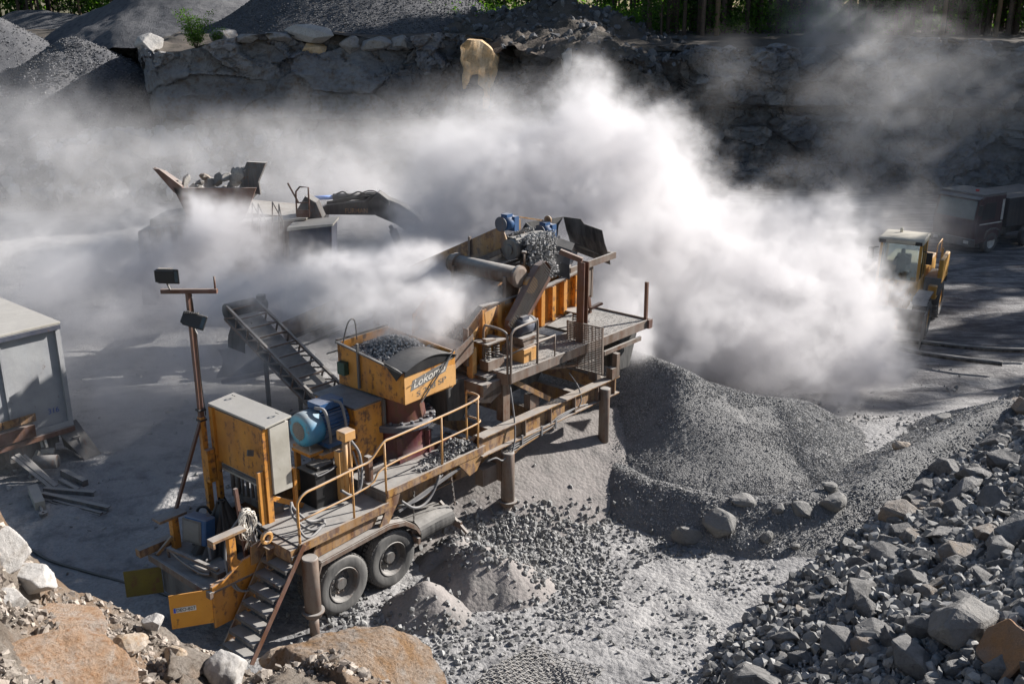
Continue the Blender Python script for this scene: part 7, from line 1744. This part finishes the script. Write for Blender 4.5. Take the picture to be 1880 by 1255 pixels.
def dust_volume(name, lo, hi, vox, label, puffs):
    ng = bpy.data.node_groups.new(name, 'GeometryNodeTree')
    ng.interface.new_socket('Geometry', in_out='OUTPUT', socket_type='NodeSocketGeometry')
    L = ng.links.new
    def N(t, **k):
        n = ng.nodes.new(t)
        for a, b in k.items(): setattr(n, a, b)
        return n
    pos = N('GeometryNodeInputPosition').outputs[0]
    def vmath(op, a, b):
        n = N('ShaderNodeVectorMath', operation=op)
        for i, x in ((0, a), (1, b)):
            if isinstance(x, bpy.types.NodeSocket): L(x, n.inputs[i])
            else: n.inputs[i].default_value = x
        return n
    def m(op, a, b=None, c=None, clamp=False):
        n = N('ShaderNodeMath', operation=op, use_clamp=clamp)
        for i, x in enumerate((a, b, c)):
            if x is None: continue
            if isinstance(x, bpy.types.NodeSocket): L(x, n.inputs[i])
            else: n.inputs[i].default_value = x
        return n.outputs[0]
    def nz(vec, scale, detail, rough, dist=0.0, color=False):
        n = N('ShaderNodeTexNoise'); L(vec, n.inputs['Vector']); n.inputs['Scale'].default_value = scale; n.inputs['Detail'].default_value = detail
        n.inputs['Roughness'].default_value = rough; n.inputs['Distortion'].default_value = dist
        return n.outputs[1 if color else 0]
    w1 = vmath('SUBTRACT', nz(pos, .22, 3, .55, 0, True), (.5, .5, .5)).outputs[0]
    p1 = vmath('ADD', pos, vmath('MULTIPLY', w1, (1.8, 1.8, 1.5)).outputs[0]).outputs[0]
    w2 = vmath('SUBTRACT', nz(pos, .9, 4, .6, 0, True), (.5, .5, .5)).outputs[0]
    p2 = vmath('ADD', p1, vmath('MULTIPLY', w2, (1.1, 1.1, 1.1)).outputs[0]).outputs[0]
    pn = vmath('ADD', pos, vmath('ADD', vmath('MULTIPLY', w1, (.7, .7, .6)).outputs[0], vmath('MULTIPLY', w2, (.7, .7, .7)).outputs[0]).outputs[0]).outputs[0]
    thick = None; thin = None
    for (u, v, yd, rx, ry, rz, dn), isnear in puffs:
        c = D(u, v, yd)
        d = vmath('SUBTRACT', pn if isnear else p2, tuple(c)).outputs[0]
        e = vmath('MULTIPLY', d, (1 / rx, 1 / ry, 1 / rz)).outputs[0]
        q = vmath('DOT_PRODUCT', e, e).outputs['Value']
        g = m('MULTIPLY', m('EXPONENT', m('MULTIPLY', q, -1.0)), dn)
        if dn >= .4: thick = g if thick is None else m('ADD', thick, g)
        else: thin = g if thin is None else m('ADD', thin, g)
    if thick is None: thick = m('MULTIPLY', thin, 0.0)
    if thin is None: thin = m('MULTIPLY', thick, 0.0)
    # billows: turbulent noise eats into the edges of the thick dust and streaks the thin dust
    st = vmath('MULTIPLY', p2, (.8, 1.0, 1.1)).outputs[0]
    n1 = nz(st, .55, 8, .62, .6)
    pw = vmath('ADD', pos, vmath('MULTIPLY', w2, (.9, .9, .9)).outputs[0]).outputs[0]
    n2 = nz(pw, 1.7, 6, .66, 1.0)
    nn = m('ADD', m('MULTIPLY', n1, .62), m('MULTIPLY', n2, .38))
    nn = m('MULTIPLY', m('SUBTRACT', nn, .37), 4.0, clamp=True)          # about 0..1
    body = m('SUBTRACT', 1.0, m('EXPONENT', m('MULTIPLY', thick, -2.2)))
    er = m('MULTIPLY', m('SUBTRACT', 1.0, nn), .82)
    cl = m('DIVIDE', m('MAXIMUM', m('SUBTRACT', body, er), 0.0), .50)
    dens = m('MULTIPLY', m('POWER', m('MINIMUM', cl, 1.4), 1.2), m('ADD', thick, .25))
    fine = m('MULTIPLY', m('SUBTRACT', nz(pw, 4.5, 4, .68, 1.2), .34), 3.2, clamp=True)
    mod = m('MULTIPLY', m('ADD', m('MULTIPLY', m('MULTIPLY', nn, nn), 1.9), .05), m('ADD', m('MULTIPLY', fine, 1.6), .18))
    dens = m('MULTIPLY', m('MULTIPLY', m('MINIMUM', dens, 3.0), .62), mod)
    th = m('MULTIPLY', thin, m('ADD', m('MULTIPLY', m('MULTIPLY', nn, nn), 2.6), .12))
    dens = m('ADD', dens, th)
    dens = m('MULTIPLY', m('MAXIMUM', m('SUBTRACT', dens, .010), 0.0), DENS)
    vc = N('GeometryNodeVolumeCube'); L(dens, vc.inputs['Density'])
    vc.inputs['Min'].default_value = lo; vc.inputs['Max'].default_value = hi
    for ax, i in (('X', 0), ('Y', 1), ('Z', 2)): vc.inputs['Resolution ' + ax].default_value = max(4, int((hi[i] - lo[i]) / vox))
    sm = N('GeometryNodeSetMaterial'); sm.inputs['Material'].default_value = M['dust']
    out = N('NodeGroupOutput'); L(vc.outputs[0], sm.inputs[0]); L(sm.outputs[0], out.inputs[0])
    me = bpy.data.meshes.new(name)
    o = link_mesh(name, me, M['dust']); o.location = (0, 0, 0)
    md = o.modifiers.new('dust', 'NODES'); md.node_group = ng
    return tag(o, label, 'dust', kind='stuff')
m_ = bpy.data.materials.new('stone_dust'); m_.use_nodes = True; nt = m_.node_tree; nt.nodes.clear()
out = nt.nodes.new('ShaderNodeOutputMaterial'); pv = nt.nodes.new('ShaderNodeVolumePrincipled')
pv.inputs['Color'].default_value = (.86, .85, .86, 1); pv.inputs['Density'].default_value = 1.0; pv.inputs['Anisotropy'].default_value = .15
nt.links.new(pv.outputs[0], out.inputs['Volume']); M['dust'] = m_
def sel(y0, y1):
    L = []
    for p in PUFFS:
        if p[2] - 3 * p[4] - 2 < y1 and p[2] + 3 * p[4] + 2 > y0: L.append((p, False))
    for p in NEARP:
        if p[2] - 3 * p[4] - 1 < y1 and p[2] + 3 * p[4] + 1 > y0: L.append((p, True))
    return L
dust_volume('dust_cloud', (-13, 16.4, -1.5), (13, 26.0, 7.0), .085, 'pale dust boiling off the crusher and screen', sel(16, 26))
dust_volume('dust_cloud', (-24, 26.0, -1.6), (22, 40.0, 9.5), .115, 'thick bright dust plume rolling across the yard', sel(26, 40))
dust_volume('dust_cloud', (-42, 40.0, -1.6), (42, 63.0, 13), .32, 'thin dust drifting before the rock face', sel(40, 63))
